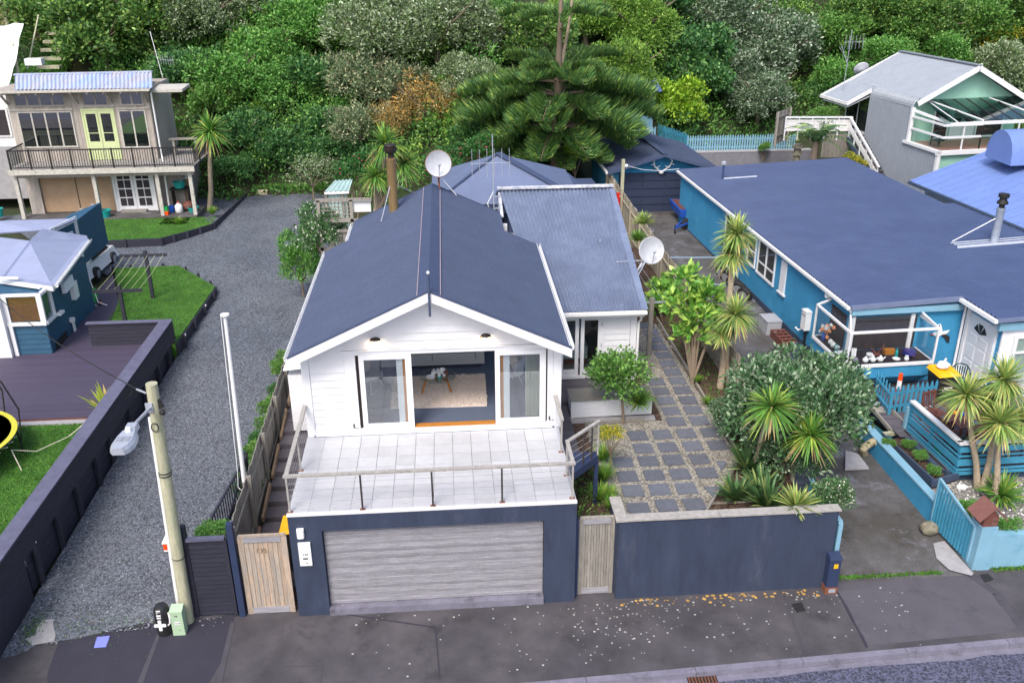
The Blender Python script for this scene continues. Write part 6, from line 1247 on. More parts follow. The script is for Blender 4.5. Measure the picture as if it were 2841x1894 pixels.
tag(obj('plank', MB().bar((16.05, 7.2, .5), (16.5, 5.3, .45), .35, .05), mat('teal board', C('1f5560'), .6)), 'dark teal board lying beside the ramp', 'board')
# outdoor table setting
t = thing('outdoor_table', 'round red brown slatted outdoor table on the deck', 'table', (18.5, 5.2, .65))
for k in range(9):
    x = -.68+k*.155; h = math.sqrt(max(.02, .74**2-(x+.07)**2)); obj('slat', MB().box(18.55+x, 18.55+x+.145, 5.2-h, 5.2+h, 1.33, 1.36), M_brown, t)
for s in ((-.4, -.4), (.4, -.4), (.4, .4), (-.4, .4)): obj('leg', MB().box(18.55+s[0]-.04, 18.55+s[0]+.04, 5.2+s[1]-.04, 5.2+s[1]+.04, .65, 1.33), M_brown, t)
def wood_chair(lab, c, rz_):
    t = thing('garden_chair', lab, 'chair', (0, 0, 0), 'timber chairs round the outdoor table')
    for k in range(4): obj('slat', MB().box(-.24, .24, -.22+k*.115, -.12+k*.115, .42, .44), M_brown, t)
    for k in range(5): obj('slat', MB().bar((-.2+k*.1, .26, .5), (-.2+k*.1, .33, .92), .06, .015), M_brown, t)
    for x, y, h in ((-.25, -.23, .62), (.25, -.23, .62), (-.25, .25, .95), (.25, .25, .95)): obj('leg', MB().bar((x, y, 0), (x, y+(.08 if h > .8 else 0), h), .045), M_brown, t)
    for x in (-.25, .25): obj('arm', MB().box(x-.03, x+.03, -.26, .28, .62, .65), M_brown, t)
    obj('back_rail', MB().bar((-.27, .33, .95), (.27, .33, .95), .04, .07), M_brown, t); t.location = c; t.rotation_euler = (0, 0, R(rz_)); return t
wood_chair('timber garden chair at the far left of the outdoor table', (17.95, 6.25, .65), 20); wood_chair('timber garden chair with its back to the white topped rail', (17.65, 5.0, .65), 100); wood_chair('timber garden chair at the near right of the outdoor table', (19.0, 4.25, .65), 190)
tag(obj('seat_pad', MB().slab([(17.22, 5.5, .98), (17.30, 5.5, .98), (17.30, 4.9, .98), (17.22, 4.9, .98)], .3), M_red), 'red cushion showing between the blue rail boards', 'cushion'); tag(obj('seat_pad', MB().slab([(17.25, 5.4, .8), (17.32, 5.4, .8), (17.34, 4.6, .8), (17.27, 4.6, .8)], .15), mat('lime plastic', C('3fc03a'), .5)), 'lime green mat low behind the blue rail boards', 'mat')
for k, (c, m_, l) in enumerate((((18.35, 5.5, 1.40), M_bluepl, 'blue bottle on the outdoor table'), ((18.45, 4.95, 1.40), mat('violet cloth', C('7a62c8'), .8), 'violet cloth on the outdoor table'), ((18.2, 5.6, 1.39), mat('saffron cloth', C('e0a030'), .8), 'orange cloth on the outdoor table'))): tag(obj('table_item', MB().ball(c, (.1, .07, .05), 8, 5, .3), m_), l, 'table item')
tag(obj('slippers', MB().ball((18.2, 7.4, .70), (.14, .06, .05), 8, 5).ball((18.3, 7.3, .70), (.14, .06, .05), 8, 5), M_whpl), 'pair of white slippers on the deck by the picket screen', 'slippers')
# flower bed, pebble garden, low walls, slatted gate, pillar
struct('flower_bed', MB().slab([(16.15, 5.6, .52), (16.4, 3.3, .50), (17.3, 3.6, .50), (17.0, 5.95, .52)], .4), M_soil)
struct('pebble_garden', MB().slab([(16.35, .45, .36), (30, .45, .36), (30, 3.7, .36), (17.3, 3.7, .36), (16.3, 3.3, .36)], .3), M_pebble)
stones('pebbles', 5000, (16.5, 20, .6, 3.6), lambda x, y: .365, .012, .04, mat('dark pebbles', C('77777a'), .85, .1, 2, isl=.6, isl_hue=(C('e4e4e2'), .18)))
t = thing('low_wall', 'teal blue low wall between the drive and the flower bed', 'wall', (15.9, 3.8, .1)); obj('wall', MB().hexa([(15.85, 1.9, .05), (16.05, 1.9, .05), (15.95, 6.3, .1), (15.7, 6.3, .1)], [(15.86, 1.9, .75), (16.04, 1.9, .75), (15.94, 6.3, .78), (15.71, 6.3, .78)]), M_blue, t); obj('coping', MB().hexa([(15.84, 1.88, .751), (16.06, 1.88, .751), (15.96, 6.3, .781), (15.69, 6.3, .781)], [(15.84, 1.88, .80), (16.06, 1.88, .80), (15.96, 6.3, .83), (15.69, 6.3, .83)]), M_bluelt, t)
obj('bed_board', MB().bar((16.12, 5.7, .66), (16.38, 3.2, .64), .05, .24).bar((16.38, 3.22, .6), (17.3, 3.55, .6), .06, .2), M_bluedk, t)
t = thing('slatted_gate', 'blue vertical slat gate standing open along the drive edge', 'gate', (15.9, 1.3, .1)); g0, g1 = V((15.98, .56, .12)), V((15.80, 2.02, .2))
for k in range(13): p = g0.lerp(g1, (k+.5)/13); h = .98+.32*(k/12); obj('slat', MB().bar(p, p+V((0, 0, h)), .03, .078), M_bluep, t)
obj('top_rail', MB().bar(g0+V((0, 0, 1.0)), g1+V((0, 0, 1.34)), .05, .06), M_bluelt, t); obj('rail', MB().bar(g0+V((.035, 0, .25)), g1+V((.035, 0, .25)), .03, .08), M_bluep, t)
for g in (g0, g1): obj('stile', MB().bar(g, g+V((0, 0, 1.0 if g is g0 else 1.33)), .05, .05), M_bluelt, t)
t = thing('gate_pillar', 'light blue masonry gate pillar under the birdhouse mailbox', 'pillar', (16.2, .5, 0)); obj('pillar', MB().hexa([(15.98, .32, 0), (16.42, .32, 0), (16.42, .82, 0), (15.98, .82, 0)], [(16.02, .34, 1.22), (16.42, .34, 1.22), (16.42, .78, 1.22), (16.02, .78, 1.22)]), M_bluelt, t)
t = thing('front_wall', 'light blue rendered front wall right of the gate pillar', 'wall', (19, .5, 0)); obj('wall', MB().box(16.421, 34, .36, .58, 0, .96), M_bluelt, t)
t = thing('house_mailbox', 'brown shingled house shaped mailbox on the blue pillar', 'mailbox', (16.2, .55, 1.22))
obj('body', MB().box(16.04, 16.40, .38, .74, 1.222, 1.5).add([(16.04, .38, 1.5), (16.40, .38, 1.5), (16.22, .38, 1.72), (16.04, .74, 1.5), (16.40, .74, 1.5), (16.22, .74, 1.72)], [(0, 1, 2), (5, 4, 3)]), M_brown, t)
for s in (-1, 1): obj('roof', MB().plate([(16.22, .28, 1.78), (16.22, .84, 1.78), (16.22+s*.34, .84, 1.42), (16.22+s*.34, .28, 1.42)][::s], .03), M_terra, t)
obj('slot_panel', MB().box(16.23, 16.38, .368, .379, 1.27, 1.46), M_terra, t); txt('number', '137', (16.305, .365, 1.37), .08, M_cowl, t)
tag(obj('boulder', MB().ball((15.62, 1.75, .24), (.24, .2, .18), 12, 8, .1), M_rock, smooth=True), 'rounded boulder at the hinge side of the slatted gate', 'rock')
for k, (x, y, s) in enumerate(((16.75, 3.1, .11), (17.3, 3.3, .12), (17.7, 1.6, .1))): tag(obj('shell', MB().ball((x, y, .40), (s*1.3, s, s*.5), 9, 5, .15), M_whpl), ('white shell at the left of the pebble garden', 'white shell near the cabbage tree trunks', 'white shell at the front of the pebble garden')[k], 'shell')
tag(obj('boulder', MB().ball((16.6, 2.55, .44), (.22, .16, .12), 10, 6, .1), mat('tan rock', C('a5926e'), .9)), 'tan stone at the pebble garden corner', 'rock')
struct('concrete_slab', MB().slab([(14.61, 4.61, 0.30), (15.30, 4.60, 0.30), (15.28, 5.30, 0.35), (14.99, 5.51, 0.35)], .06), M_concw)

# ================================================================== THE BACK
bg = thing('blue_garage', 'blue garage with dark panel door and grey gabled roof at the back', 'garage', (15, 33, .6))
def gp(n, mb, m, p=bg, **k): return obj(n, mb, m, p, **k)
gp('wall', MB().box(12.25, 12.4, 30.15, 36.3, .5, 3.0).box(17.75, 17.9, 30.15, 36.3, .5, 3.0).box(12.4, 17.75, 36.1, 36.3, .5, 3.0), M_blue)
for k in range(44): x = 12.3+k*.127; zt = 3.83-abs(x-15.0)*.29; gp('wall_board', MB().box(x, x+.118, 30.12, 30.16, 2.82, zt), M_blue)
gp('front_post', MB().box(12.2, 12.7, 30.1, 30.17, .5, 2.81), M_bluep)
gd = gp('garage_door', MB().box(12.7, 17.7, 30.14, 30.2, .6, 2.8), mat('slate door', C('313a52'), .5, .08))
for i in range(4):
    for j in range(5): gp('panel', MB().box(12.78+i*1.24, 13.94+i*1.24, 30.10, 30.139, .68+j*.43, 1.04+j*.43), MATS['slate door'], gd)
for s in (-1, 1):
    c_ = [(14.95, 29.4, 3.92), (14.6, 36.6, 3.92), (12.0 if s < 0 else 17.75, 36.6, 3.05), (12.05 if s < 0 else 18.0, 29.4, 3.05)]
    gp('roof', MB().plate(c_ if s < 0 else c_[::-1], .04), M_roof)
gp('ridge_cap', MB().bar((14.95, 29.38, 3.97), (14.6, 36.6, 3.97), .3, .04), M_ridge); gp('barge', MB().bar((12.0, 29.4, 2.98), (14.95, 29.4, 3.86), .04, .14).bar((14.95, 29.4, 3.86), (18.05, 29.4, 2.98), .04, .14), M_ridge); gp('gutter', MB().bar((11.95, 29.4, 3.02), (11.95, 36.6, 3.02), .12, .1), M_whiteold)
t = thing('antlers', 'white deer antlers mounted above the dark garage door', 'antlers', (15.0, 30, 2.9)); obj('skull', MB().ball((14.95, 29.98, 2.86), (.14, .1, .1), 10, 6), M_whpl, t)
for s in (-1, 1): obj('antler', MB().tube([(14.95+s*.08, 29.95, 2.92), (14.95+s*.4, 29.85, 3.2), (14.95+s*.5, 29.75, 3.5), (14.95+s*.3, 29.7, 3.78)], [.05, .045, .04, .02], 6).tube([(14.95+s*.3, 29.87, 3.1), (14.95+s*.15, 29.75, 3.25)], .025, 5).tube([(14.95+s*.45, 29.8, 3.35), (14.95+s*.6, 29.75, 3.3)], .02, 5), M_whpl, t)
t = thing('drive_post', 'short weathered power post with wire in front of the blue garage', 'post', (12.35, 26.5, .6)); obj('pole', MB().bar((12.3, 27, .5), (12.3, 27, 4.25), .15), M_pole, t); obj('insulator', MB().ball((12.45, 26.9, 3.95), .09, 8, 6), M_whpl, t); obj('meter', MB().box(12.0, 12.2, 26.8, 26.95, 2.0, 2.6), M_red, t)
tag(obj('wire', MB().tube([(12.45, 26.9, 3.95), (13.4, 27.4, 3.62), (14.4, 27.9, 3.42), (15.5, 28.5, 3.36)], .014, 5), M_whpl), 'pale service wire from the post to the blue roof', 'wire')
tag(obj('box', MB().box(12.5, 12.95, 26.2, 26.6, .7, 1.9), M_concw), 'grey concrete block behind the paling fence', 'block')
aerial('aerial', 'old white aerial lying against the fence end', (12.9, 25.0, .7), (13.2, 25.6, 1.9), [(.6, -.1, 5, .16, .5, False)], (.8, -.3, -.5), M_whpl)
t = thing('trailer', 'small blue box trailer parked half behind the blue house', 'trailer', (16.2, 26, .6)); tc = V((15.35, 27.3, .65))
obj('tub', MB().hexa([tc+V((.0, -.2, .55)), tc+V((1.3, -.2, .55)), tc+V((1.3, 1.9, .55)), tc+V((0, 1.9, .55))], [tc+V((-.05, -.25, .95)), tc+V((1.35, -.25, .95)), tc+V((1.35, 1.95, .95)), tc+V((-.05, 1.95, .95))]), mat('blue trailer paint', C('2450a8'), .5, .1), t); obj('load', MB().box(15.4, 16.55, 27.2, 29.1, 1.55, 1.62), M_brown, t)
w = obj('wheel', MB().lathe(tc+V((.3, -.45, .3)), [(.2, 0), (.3, .02), (.3, .16), (.2, .18)], 18, Matrix.Rotation(R(90), 3, 'X')), M_tyre, t); obj('rim', MB().lathe(tc+V((.3, -.62, .3)), [(.18, 0), (.18, .03), (0, .05)], 12, Matrix.Rotation(R(-90), 3, 'X')), M_chrome, w)
obj('drawbar', MB().bar(tc+V((.2, -.2, .45)), tc+V((-.5, -1.2, .3)), .07).bar(tc+V((1.0, -.2, .45)), tc+V((-.5, -1.2, .3)), .07), MATS['blue trailer paint'], t); obj('jockey_wheel', MB().lathe(tc+V((-.5, -1.2, .12)), [(.1, 0), (.1, .06)], 10, Matrix.Rotation(R(90), 3, 'Y')).bar(tc+V((-.47, -1.2, .12)), tc+V((-.47, -1.2, .5)), .04), M_tyre, t)
tag(obj('puddle', MB().lathe((14.88, 27.88, 0.62), [(0, 0), (.75, 0), (.75, .006), (0, .006)], 24), mat('wet stain', C('4a3c36'), .5, .1)), 'brown round stain on the concrete drive', 'stain')
t = thing('tube_gate', 'galvanised tube gate across the blue house drive', 'gate', (14, 17, .5))
for z in (.65, 1.85): obj('rail', MB().tube([(12.4, 19.0, z), (15.75, 18.7, z)], .035, 8), mat('blue grey tube%d' % int(z*10), C('7d93a8'), .5, .1), t)
for x in (12.45, 15.72): obj('stile', MB().tube([(x, 18.98-.09*(x-12.45), .5), (x, 18.98-.09*(x-12.45), 1.87)], .04, 8), M_bluep, t)
# little blue house behind, lattice, picket fence
sb = thing('small_blue_house', 'small light blue house half hidden behind the norfolk pine', 'house', (15, 46, 2))
obj('wall', MB().box(9.0, 17.1, 42.6, 48, 2.4, 5.3), M_bluelt, sb); obj('corner_board', MB().box(17.05, 17.2, 42.5, 42.62, 2.6, 5.3), M_bluelt, sb); obj('foundation', MB().box(9, 17.1, 42.4, 42.59, 1.5, 2.75), M_concw, sb)
w = obj('window', MB().box(11.5, 15.3, 42.45, 42.59, 4.35, 4.55).box(15.1, 15.3, 42.5, 42.59, 4.55, 5.6).box(13.3, 13.4, 42.5, 42.59, 4.55, 5.6), M_white, sb); obj('pane', MB().box(11.6, 15.1, 42.55, 42.56, 4.55, 5.6), M_glass, w)
for x in (13.2, 15.2): obj('batten', MB().box(x, x+.05, 42.55, 42.599, 2.75, 4.34), M_bluelt, sb)
for s, pts in ((1, [(8.6, 42.0, 5.25), (17.6, 42.0, 5.25), (17.6, 45.5, 6.2), (8.6, 45.5, 6.2)]), (-1, [(8.6, 45.5, 6.2), (17.6, 45.5, 6.2), (17.6, 49, 5.25), (8.6, 49, 5.25)])): obj('roof', MB().plate(pts, .05), M_ltroof, sb)
t = thing('lattice_box', 'weathered lattice crate behind the blue garage roof', 'crate', (14.29, 40.54, 2.60)); lx, ly, lz = (13.73, 40.60, 2.60)
for k in range(12): obj('lath', MB().bar((lx+k*.12, ly, lz), (lx+k*.12+.3, ly, lz+.55), .02, .04).bar((lx+k*.12+.3, ly-.02, lz), (lx+k*.12, ly-.02, lz+.55), .02, .04), M_pole, t)
obj('frame', MB().box(lx-.05, lx+1.75, ly-.06, ly+.1, lz+.56, lz+.66), M_grey, t)
pickets('picket_fence', 'light blue picket fence on the grey wall behind the blue roof', (18.67, 38.9), (25.4, 38.7), 2.0, 1.02, 44, M_bluelt, .1)
pickets('picket_fence', 'blue picket return running back beside the yellow green bush', (17.6, 42.5), (18.6, 39.0), 2.1, 1.0, 20, M_bluep, .1)
pickets('picket_fence', 'short light blue picket fence by the small blue house', (14.2, 41.0), (17.0, 40.8), 2.3, .95, 18, M_bluelt, .1)
t = thing('terrace_wall', 'grey block retaining wall below the blue picket fence', 'wall', (21, 38.6, 1)); obj('wall', MB().box(18.2, 26.5, 38.4, 38.85, .3, 2.0), mat('grey blockwork', C('7c7c86'), .85, .15, 1.5, fine=.1), t)
for k in range(10): obj('cap', MB().box(18.2+k*.83, 18.2+k*.83+.82, 38.38, 38.9, 2.001, 2.06), M_concw, t)
tag(obj('sign_board', MB().box(22.5, 23.6, 46.0, 46.1, 5.0, 6.0), M_dkwood), 'dark framed board on the bank by the bush', 'board')

# ------------------------------------------------------------------ mint house (own axes)
GR = Matrix.Translation(V((28.04, 29.87, 0))) @ Matrix.Rotation(R(7), 4, 'Z')
def gw_(u, v, z): return tuple(GR @ V((u, v, z)))
G_ = lambda: MB(GR)
mh = thing('mint_house', 'mint green house with white corrugated roof curving down its side wall', 'house', gw_(3, 3, 1.5))
def mp(n, mb, m, p=mh, **k): return obj(n, mb, m, p, **k)
mp('wall', G_().box(.1, 6.6, .35, 6.5, 1.0, 6.2), M_mint); mp('gable_wall', G_().hexa([(.1, .30, 6.1), (6.55, .30, 6.1), (6.55, .42, 6.1), (.1, .42, 6.1)], [(3.25, .30, 7.9), (3.32, .30, 7.9), (3.32, .42, 7.9), (3.25, .42, 7.9)]), M_mint)
mp('wall', G_().box(.12, 7.0, -2.6, .35, 1.0, 4.05), M_mint)
mp('cladding', G_().corr((0, 4.0, 1.0), (0, -.02, 1.0), (0, -.02, 6.0), (0, 4.0, 6.0), pitch=.2, amp=.045), M_silver)
mp('cladding', G_().corr((0, -.02, 1.0), (0, -2.7, 1.0), (0, -2.7, 4.12), (0, -.02, 4.12), pitch=.2, amp=.045), M_silver)
arc = [(.0, 6.0), (.015, 6.14), (.07, 6.26), (.17, 6.36), (.3, 6.44)]
for (a, b), (c, d) in zip(arc, arc[1:]): mp('curved_sheet', G_().corr((a, 4.0, b), (a, -.1, b), (c, -.1, d), (c, 4.0, d), pitch=.2, amp=.045), M_silver)
sl_ = (8.02-6.44)/(3.28-.3)
mp('roof', G_().corr((3.28, 6.7, 8.02), (3.28, -.3, 8.02), (.3, -.3, 6.44), (.3, 6.7, 6.44), pitch=.2, amp=.03), M_silver)
mp('roof', G_().corr((.3, 6.9, 6.44), (.3, 4.0, 6.44), (-1.35, 4.0, 6.44-1.65*sl_*.9), (-1.35, 6.9, 6.44-1.65*sl_*.9), pitch=.2, amp=.03), M_silver)
mp('roof', G_().corr((7.0, 6.7, 6.05), (7.0, -.3, 6.05), (3.28, -.3, 8.02), (3.28, 6.7, 8.02), pitch=.2, amp=.03), M_silver)
mp('ridge_cap', G_().bar((3.28, -.35, 8.06), (3.28, 6.75, 8.06), .3, .05), M_silver)
mp('barge_board', G_().bar((3.28, -.34, 7.92), (.05, -.34, 6.22), .05, .26).bar((3.28, -.34, 7.92), (7.05, -.34, 5.95), .05, .26), M_white); mp('barge_board', G_().bar((3.28, 6.73, 7.95), (-1.4, 6.9, 5.6), .05, .2), M_white)
mp('fascia', G_().bar((-1.38, 3.95, 5.62), (-1.38, 6.95, 5.62), .1, .16).bar((-1.38, 3.97, 5.62), (.02, 3.97, 6.3), .05, .2), M_whiteold)
mp('soffit', G_().hexa([(-1.3, 4.05, 5.4), (.0, 4.05, 5.95), (0, 6.8, 5.95), (-1.3, 6.8, 5.4)], [(-1.3, 4.05, 5.44), (.0, 4.05, 5.99), (0, 6.8, 5.99), (-1.3, 6.8, 5.44)]), M_white)
mp('corner_trim', G_().box(-.06, .12, -.12, .02, 4.2, 6.0), M_white); mp('corner_trim', G_().box(-.06, .13, -2.78, -2.62, 1.0, 4.1), M_white); mp('sill_trim', G_().box(-.1, .14, -2.8, .25, 4.13, 4.27).box(-.099, 7.0, -2.8, -2.61, 4.05, 4.26), M_white)
mp('porch_floor', G_().box(.14, 7.0, -2.6, .3, 4.06, 4.14), mat('terracotta deck', C('a0786a'), .8, .15))
w = mp('side_glazing', G_().box(.08, .14, 4.02, 4.1, 3.9, 5.9).box(.06, .14, 5.1, 5.18, 3.9, 5.9).box(.06, .14, 6.35, 6.45, 3.9, 5.9).box(.06, .14, 4.1, 6.35, 3.8, 3.95), M_white)
for a, b in ((4.1, 5.1), (5.18, 6.35)): mp('pane', G_().box(.06, .065, a, b, 3.95, 5.9), M_glass, w); mp('interior', G_().box(.085, .09, a, b, 3.95, 5.9), M_dkroom, w)
# porch doors and windows
for a, b, z0, z1 in ((1.55, 2.5, 4.3, 5.75), (4.15, 5.8, 4.3, 5.6)):
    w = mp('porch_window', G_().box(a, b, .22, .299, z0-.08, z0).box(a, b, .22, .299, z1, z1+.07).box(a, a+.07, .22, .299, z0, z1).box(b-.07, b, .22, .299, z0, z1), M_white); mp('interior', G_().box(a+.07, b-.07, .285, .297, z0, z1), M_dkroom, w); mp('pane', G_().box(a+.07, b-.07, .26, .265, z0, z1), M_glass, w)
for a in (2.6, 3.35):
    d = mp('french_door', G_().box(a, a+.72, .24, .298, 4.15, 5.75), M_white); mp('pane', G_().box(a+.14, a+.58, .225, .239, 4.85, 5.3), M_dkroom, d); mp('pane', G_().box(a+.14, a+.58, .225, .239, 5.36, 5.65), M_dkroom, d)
# glazed porch roof on rafters, balustrade rails
for k in range(9): u = .9+k*.78; mp('rafter', G_().bar((u, .2, 6.28), (u, -2.55, 5.62), .05, .08), M_ink if k else M_white)
mp('roof_glass', G_().plate([(.2, -2.5, 5.66), (7.2, -2.5, 5.66), (7.2, .25, 6.32), (.9, .25, 6.32)], .01), glass('green roof glass', (.45, .62, .58), base=.12))
mp('porch_beam', G_().bar((.1, -.05, 5.85), (.65, -2.55, 5.52), .1, .12), M_white); mp('porch_beam', G_().bar((.65, -2.6, 5.55), (7.2, -2.6, 5.55), .1, .16), M_white); mp('porch_beam', G_().bar((1.0, .2, 6.25), (2.4, -2.5, 5.62), .1, .14), M_white); mp('porch_beam', G_().bar((4.6, .2, 6.25), (5.9, -2.5, 5.62), .1, .14), M_white)
for z in (4.95, 5.55): mp('porch_rail', G_().bar((.03, .0, z), (.2, -2.6, z-.05), .08, .1).bar((.2, -2.6, z-.05), (2.3, -2.65, z-.05), .08, .1), M_white)
for p in ((1.3, -2.62), (2.3, -2.65), (4.4, -2.62)): mp('porch_post', G_().box(p[0]-.03, p[0]+.03, p[1]-.03, p[1]+.03, 4.26, 5.5), M_white if p[0] != 2.3 else M_ink)
mp('screen', G_().box(.15, .16, -2.5, .0, 4.3, 4.9), M_glass)
t = thing('porch_chair', 'dark chair on the porch of the mint house', 'chair', gw_(.9, -1.2, 4.14)); obj('back', MB(GR).tube([(.7, -1.0, 4.2), (.72, -1.0, 4.75), (.95, -1.0, 4.9), (1.2, -1.0, 4.75), (1.2, -1.0, 4.2)], .05, 6), M_dkgreen, t); obj('seat', MB(GR).box(.72, 1.2, -1.4, -1.0, 4.45, 4.52), M_dkgreen, t)
# stairs and landing fence of the mint house
t = thing('outside_stairs', 'outside stairs with white handrail down the side of the mint house', 'stairs', gw_(-.5, 2, 2))
n = 15
for k in range(n): f = k/(n-1); obj('tread', MB(GR).box(-.95, -.03, 4.0-3.4*f, 4.24-3.4*f, 3.75-2.1*f, 3.82-2.1*f), M_dkwood, t)
obj('handrail', MB(GR).bar((-1.0, 4.1, 4.85), (-1.0, .6, 2.75), .1, .1), M_white, t); obj('mid_rail', MB(GR).bar((-1.0, 4.1, 4.35), (-1.0, .6, 2.25), .04, .25), M_whiteold, t)
for k in range(6): f = k/5; obj('baluster', MB(GR).bar((-1.0, 4.0-3.3*f, 3.75-2.0*f), (-1.0, 4.0-3.3*f, 4.8-2.0*f), .06), M_white, t)
obj('stringer', MB(GR).bar((-1.0, 4.1, 3.7), (-1.0, .5, 1.55), .05, .25), M_bluedk, t); obj('landing', MB(GR).box(-2.2, -.02, 4.3, 6.6, 3.7, 3.8), M_dkwood, t)
t = thing('landing_fence', 'white railed fence panel at the head of the mint house stairs', 'fence', (24.47, 33.50, 4.50)); la, lb_ = V((22.83, 33.80, 4.91)), V((26.68, 33.80, 4.84))
obj('top_rail', MB().bar(la, lb_, .1, .08), M_white, t)
for k in range(6): p = la.lerp(lb_, k/5); obj('post', MB().bar(p+V((0, 0, -1.3)), p, .06), M_white, t)
for k in range(4): obj('board', MB().bar(la+V((0, .06, -.2-.17*k)), lb_+V((0, .06, -.2-.17*k)), .02, .15), M_whiteold, t)
for k in range(22): p = la.lerp(lb_, .62+.38*k/21); obj('paling', MB().bar(p+V((0, .1, -2.3)), p+V((0, .1, -.95)), .09, .02), M_grey, t)
paling_fence('paling_fence', 'brown timber fence end by the silver leaved tree', (22.9, 35.5), (24.2, 37.0), 3.0, 4.9, M_grey)
aerial('aerial', 'tall multi element aerial at the back eave of the mint house', (26.7, 35.6, 6.0), (26.75, 35.6, 9.4), [(.8, -.35, 6, .22, .75, True)], (1, .1, 0), M_galv)
aerial('aerial', 'fallen ladder shaped aerial leaning off the mast of the mint house', (26.75, 35.5, 7.4), (26.2, 35.5, 8.6), [(.5, -.6, 2, .9, .1, False)], (.6, 0, -.75), M_galv)
tag(obj('dish', MB().lathe((28.28, 37.00, 7.02), [(.1, -.1), (.42, .05), (.45, .1), (.4, .1), (0, -.06)], 18, Matrix.Rotation(R(-60), 3, 'X')), M_dish), 'white dish peeping over the mint house roof', 'satellite dish')
t = thing('garden_statue', 'mossy stacked stone lantern in the fern garden', 'statue', (24.20, 35.04, 2.00)); sx, sy, sz = (24.20, 35.04, 2.00)
for k, (r_, h) in enumerate(((.3, .15), (.2, .35), (.3, .12), (.22, .3), (.36, .1), (.2, .12))): obj('tier', MB().lathe((sx, sy, sz+sum((.15, .35, .12, .3, .1, .12)[:k])), [(r_, 0), (r_*.92, h)], 10), M_rock, t)
# powder blue roofed house at the right edge
lh = thing('powder_blue_house', 'house with a powder blue metal roof and barrel dormer at the right edge', 'house', (28, 20, 1))
E0, E1 = V((25.1, 23.2, 3.75)), V((26.2, 12.0, 3.75)); up_ = V((6.2, .5, 2.1))
obj('roof', MB().plate([E1, E1+up_, E0+up_, E0], .03), M_ltroof, lh)
for k in range(1, 19): f = k/19; obj('seam', MB().bar(E0.lerp(E1, f)+V((0, 0, .015)), (E0+up_).lerp(E1+up_, f)+V((0, 0, .015)), .03, .025), M_ltroof, lh); obj('roof', MB().plate([E0+up_, E1+up_, E1+up_+V((6, 1, -2.0)), E0+up_+V((6, 1, -2.0))][::-1], .05), M_ltroof, lh)
obj('gutter', MB().bar(E0+V((-.06, .1, -.05)), E1+V((-.06, 0, -.05)), .14, .12), M_bluedk, lh); obj('verge', MB().bar(E0+V((0, .03, .02)), E0+up_+V((0, .03, .02)), .2, .05), M_ltroof, lh)
obj('wall', MB().hexa([(25.6, 22.8, .3), (26.6, 12.2, .3), (36, 13, .3), (36, 23.5, .3)], [(25.6, 22.8, 3.6), (26.6, 12.2, 3.6), (36, 13, 3.6), (36, 23.5, 3.6)]), M_white, lh)
dm = MB(); k = 10; dA = V((27.75, 21.2, 5.1))
for j, off in enumerate((V((0, 0, 0)), V((6, .5, .0)))):
    for i in range(k+1):
        a = math.pi*i/k; dm.v.append(dA+off+V((0, -1.0*math.cos(a)*1.0, 1.35*math.sin(a)**.8)))
dm.f = [(i, i+1, k+2+i, k+1+i) for i in range(k)]+[tuple(range(k+1))]
obj('dormer', dm, M_ltroof, lh, smooth=True)

# ================================================================== PLANTS
def leafm(name, c1, c2, frac, isl=.35, rough=.5, trans=.22, var=.2, spec=.45): return mat(name, C(c1, 1.35), rough, var, .8, isl=isl, isl_hue=(C(c2, 1.2), frac), trans=trans, spec=spec)
L_dark = leafm('dark evergreen leaf', '42662e', '7d9a4a', .28)
L_deep = leafm('deep green leaf', '365f34', '5f8848', .3)
L_mid = leafm('mid green leaf', '4c7432', '71984a', .3)
L_bright = leafm('bright green leaf', '4a7a34', '77a352', .32)
L_olive = leafm('olive grey leaf', '586e42', 'a3b094', .33)
L_silver = leafm('silver tipped leaf', '4c6446', 'a3b19c', .30)
L_olea = leafm('olearia leaf', '3f5f3c', '8fa386', .25)
L_grey = leafm('grey green leaf', '5c7050', 'a8a884', .25)
L_yel = leafm('yellow green leaf', '74982a', 'a2bf46', .35)
L_orange = leafm('autumn leaf', '80774e', 'b8924e', .38)
L_moss = leafm('moss green leaf', '567a2e', '86a648', .3)
L_flower = leafm('flowering shrub leaf', '44663c', 'd0d4c0', .09)
L_pink = leafm('camellia leaf', '33602c', 'd84a6c', .03)
L_gorse = leafm('gorse leaf', '56702e', 'd8c02c', .35)
L_strap = leafm('strap leaf', '6f8a48', 'b0b468', .3, isl=.3)
L_strapg = leafm('green strap leaf', '4f7a34', '93a848', .3, isl=.3)
L_flax = leafm('flax leaf', '3f5f38', '86985a', .2, isl=.3)
L_puka = leafm('broad glossy leaf', '5c8c3c', '9cbc58', .4, rough=.35, isl=.25)
L_norf = leafm('norfolk foliage', '44683a', '6f8f44', .25, isl=.35)
L_scrub = leafm('hillside scrub leaf', '3c6a2c', '68964a', .35)
L_grasst = leafm('tussock blade', '56842e', '9aa848', .25)
L_red = leafm('reddish shrub leaf', '6a7038', 'b08a5a', .3)
def blobs(n, r, flat=.8, spread=.62):
    b = [(0, 0, 0, r*.62, r*.62, r*.55)]
    for k in range(n):
        a = rnd.uniform(0, 6.28); q = r*spread*math.sqrt(rnd.uniform(.25, 1)); z = rnd.uniform(-.35, .55)*r*flat; s = r*rnd.uniform(.28, .46)
        b.append((q*math.cos(a), q*math.sin(a), z, s, s, s*.8))
    return b
SPEC = {}
def spec(key, m, r, nb, nc, per, ll, lw, nvar=2, **k): SPEC[key] = (r, [foliage(blobs(nb, r), nc, per, ll, lw, m, **k) for _ in range(nvar)])
spec('dark', L_dark, 4, 16, 1000, 16, .30, .075, 2, spread=.34)
spec('deep', L_deep, 2, 10, 420, 15, .22, .06, 2, spread=.24)
spec('mid', L_mid, 2, 10, 420, 15, .19, .05, 2, spread=.24)
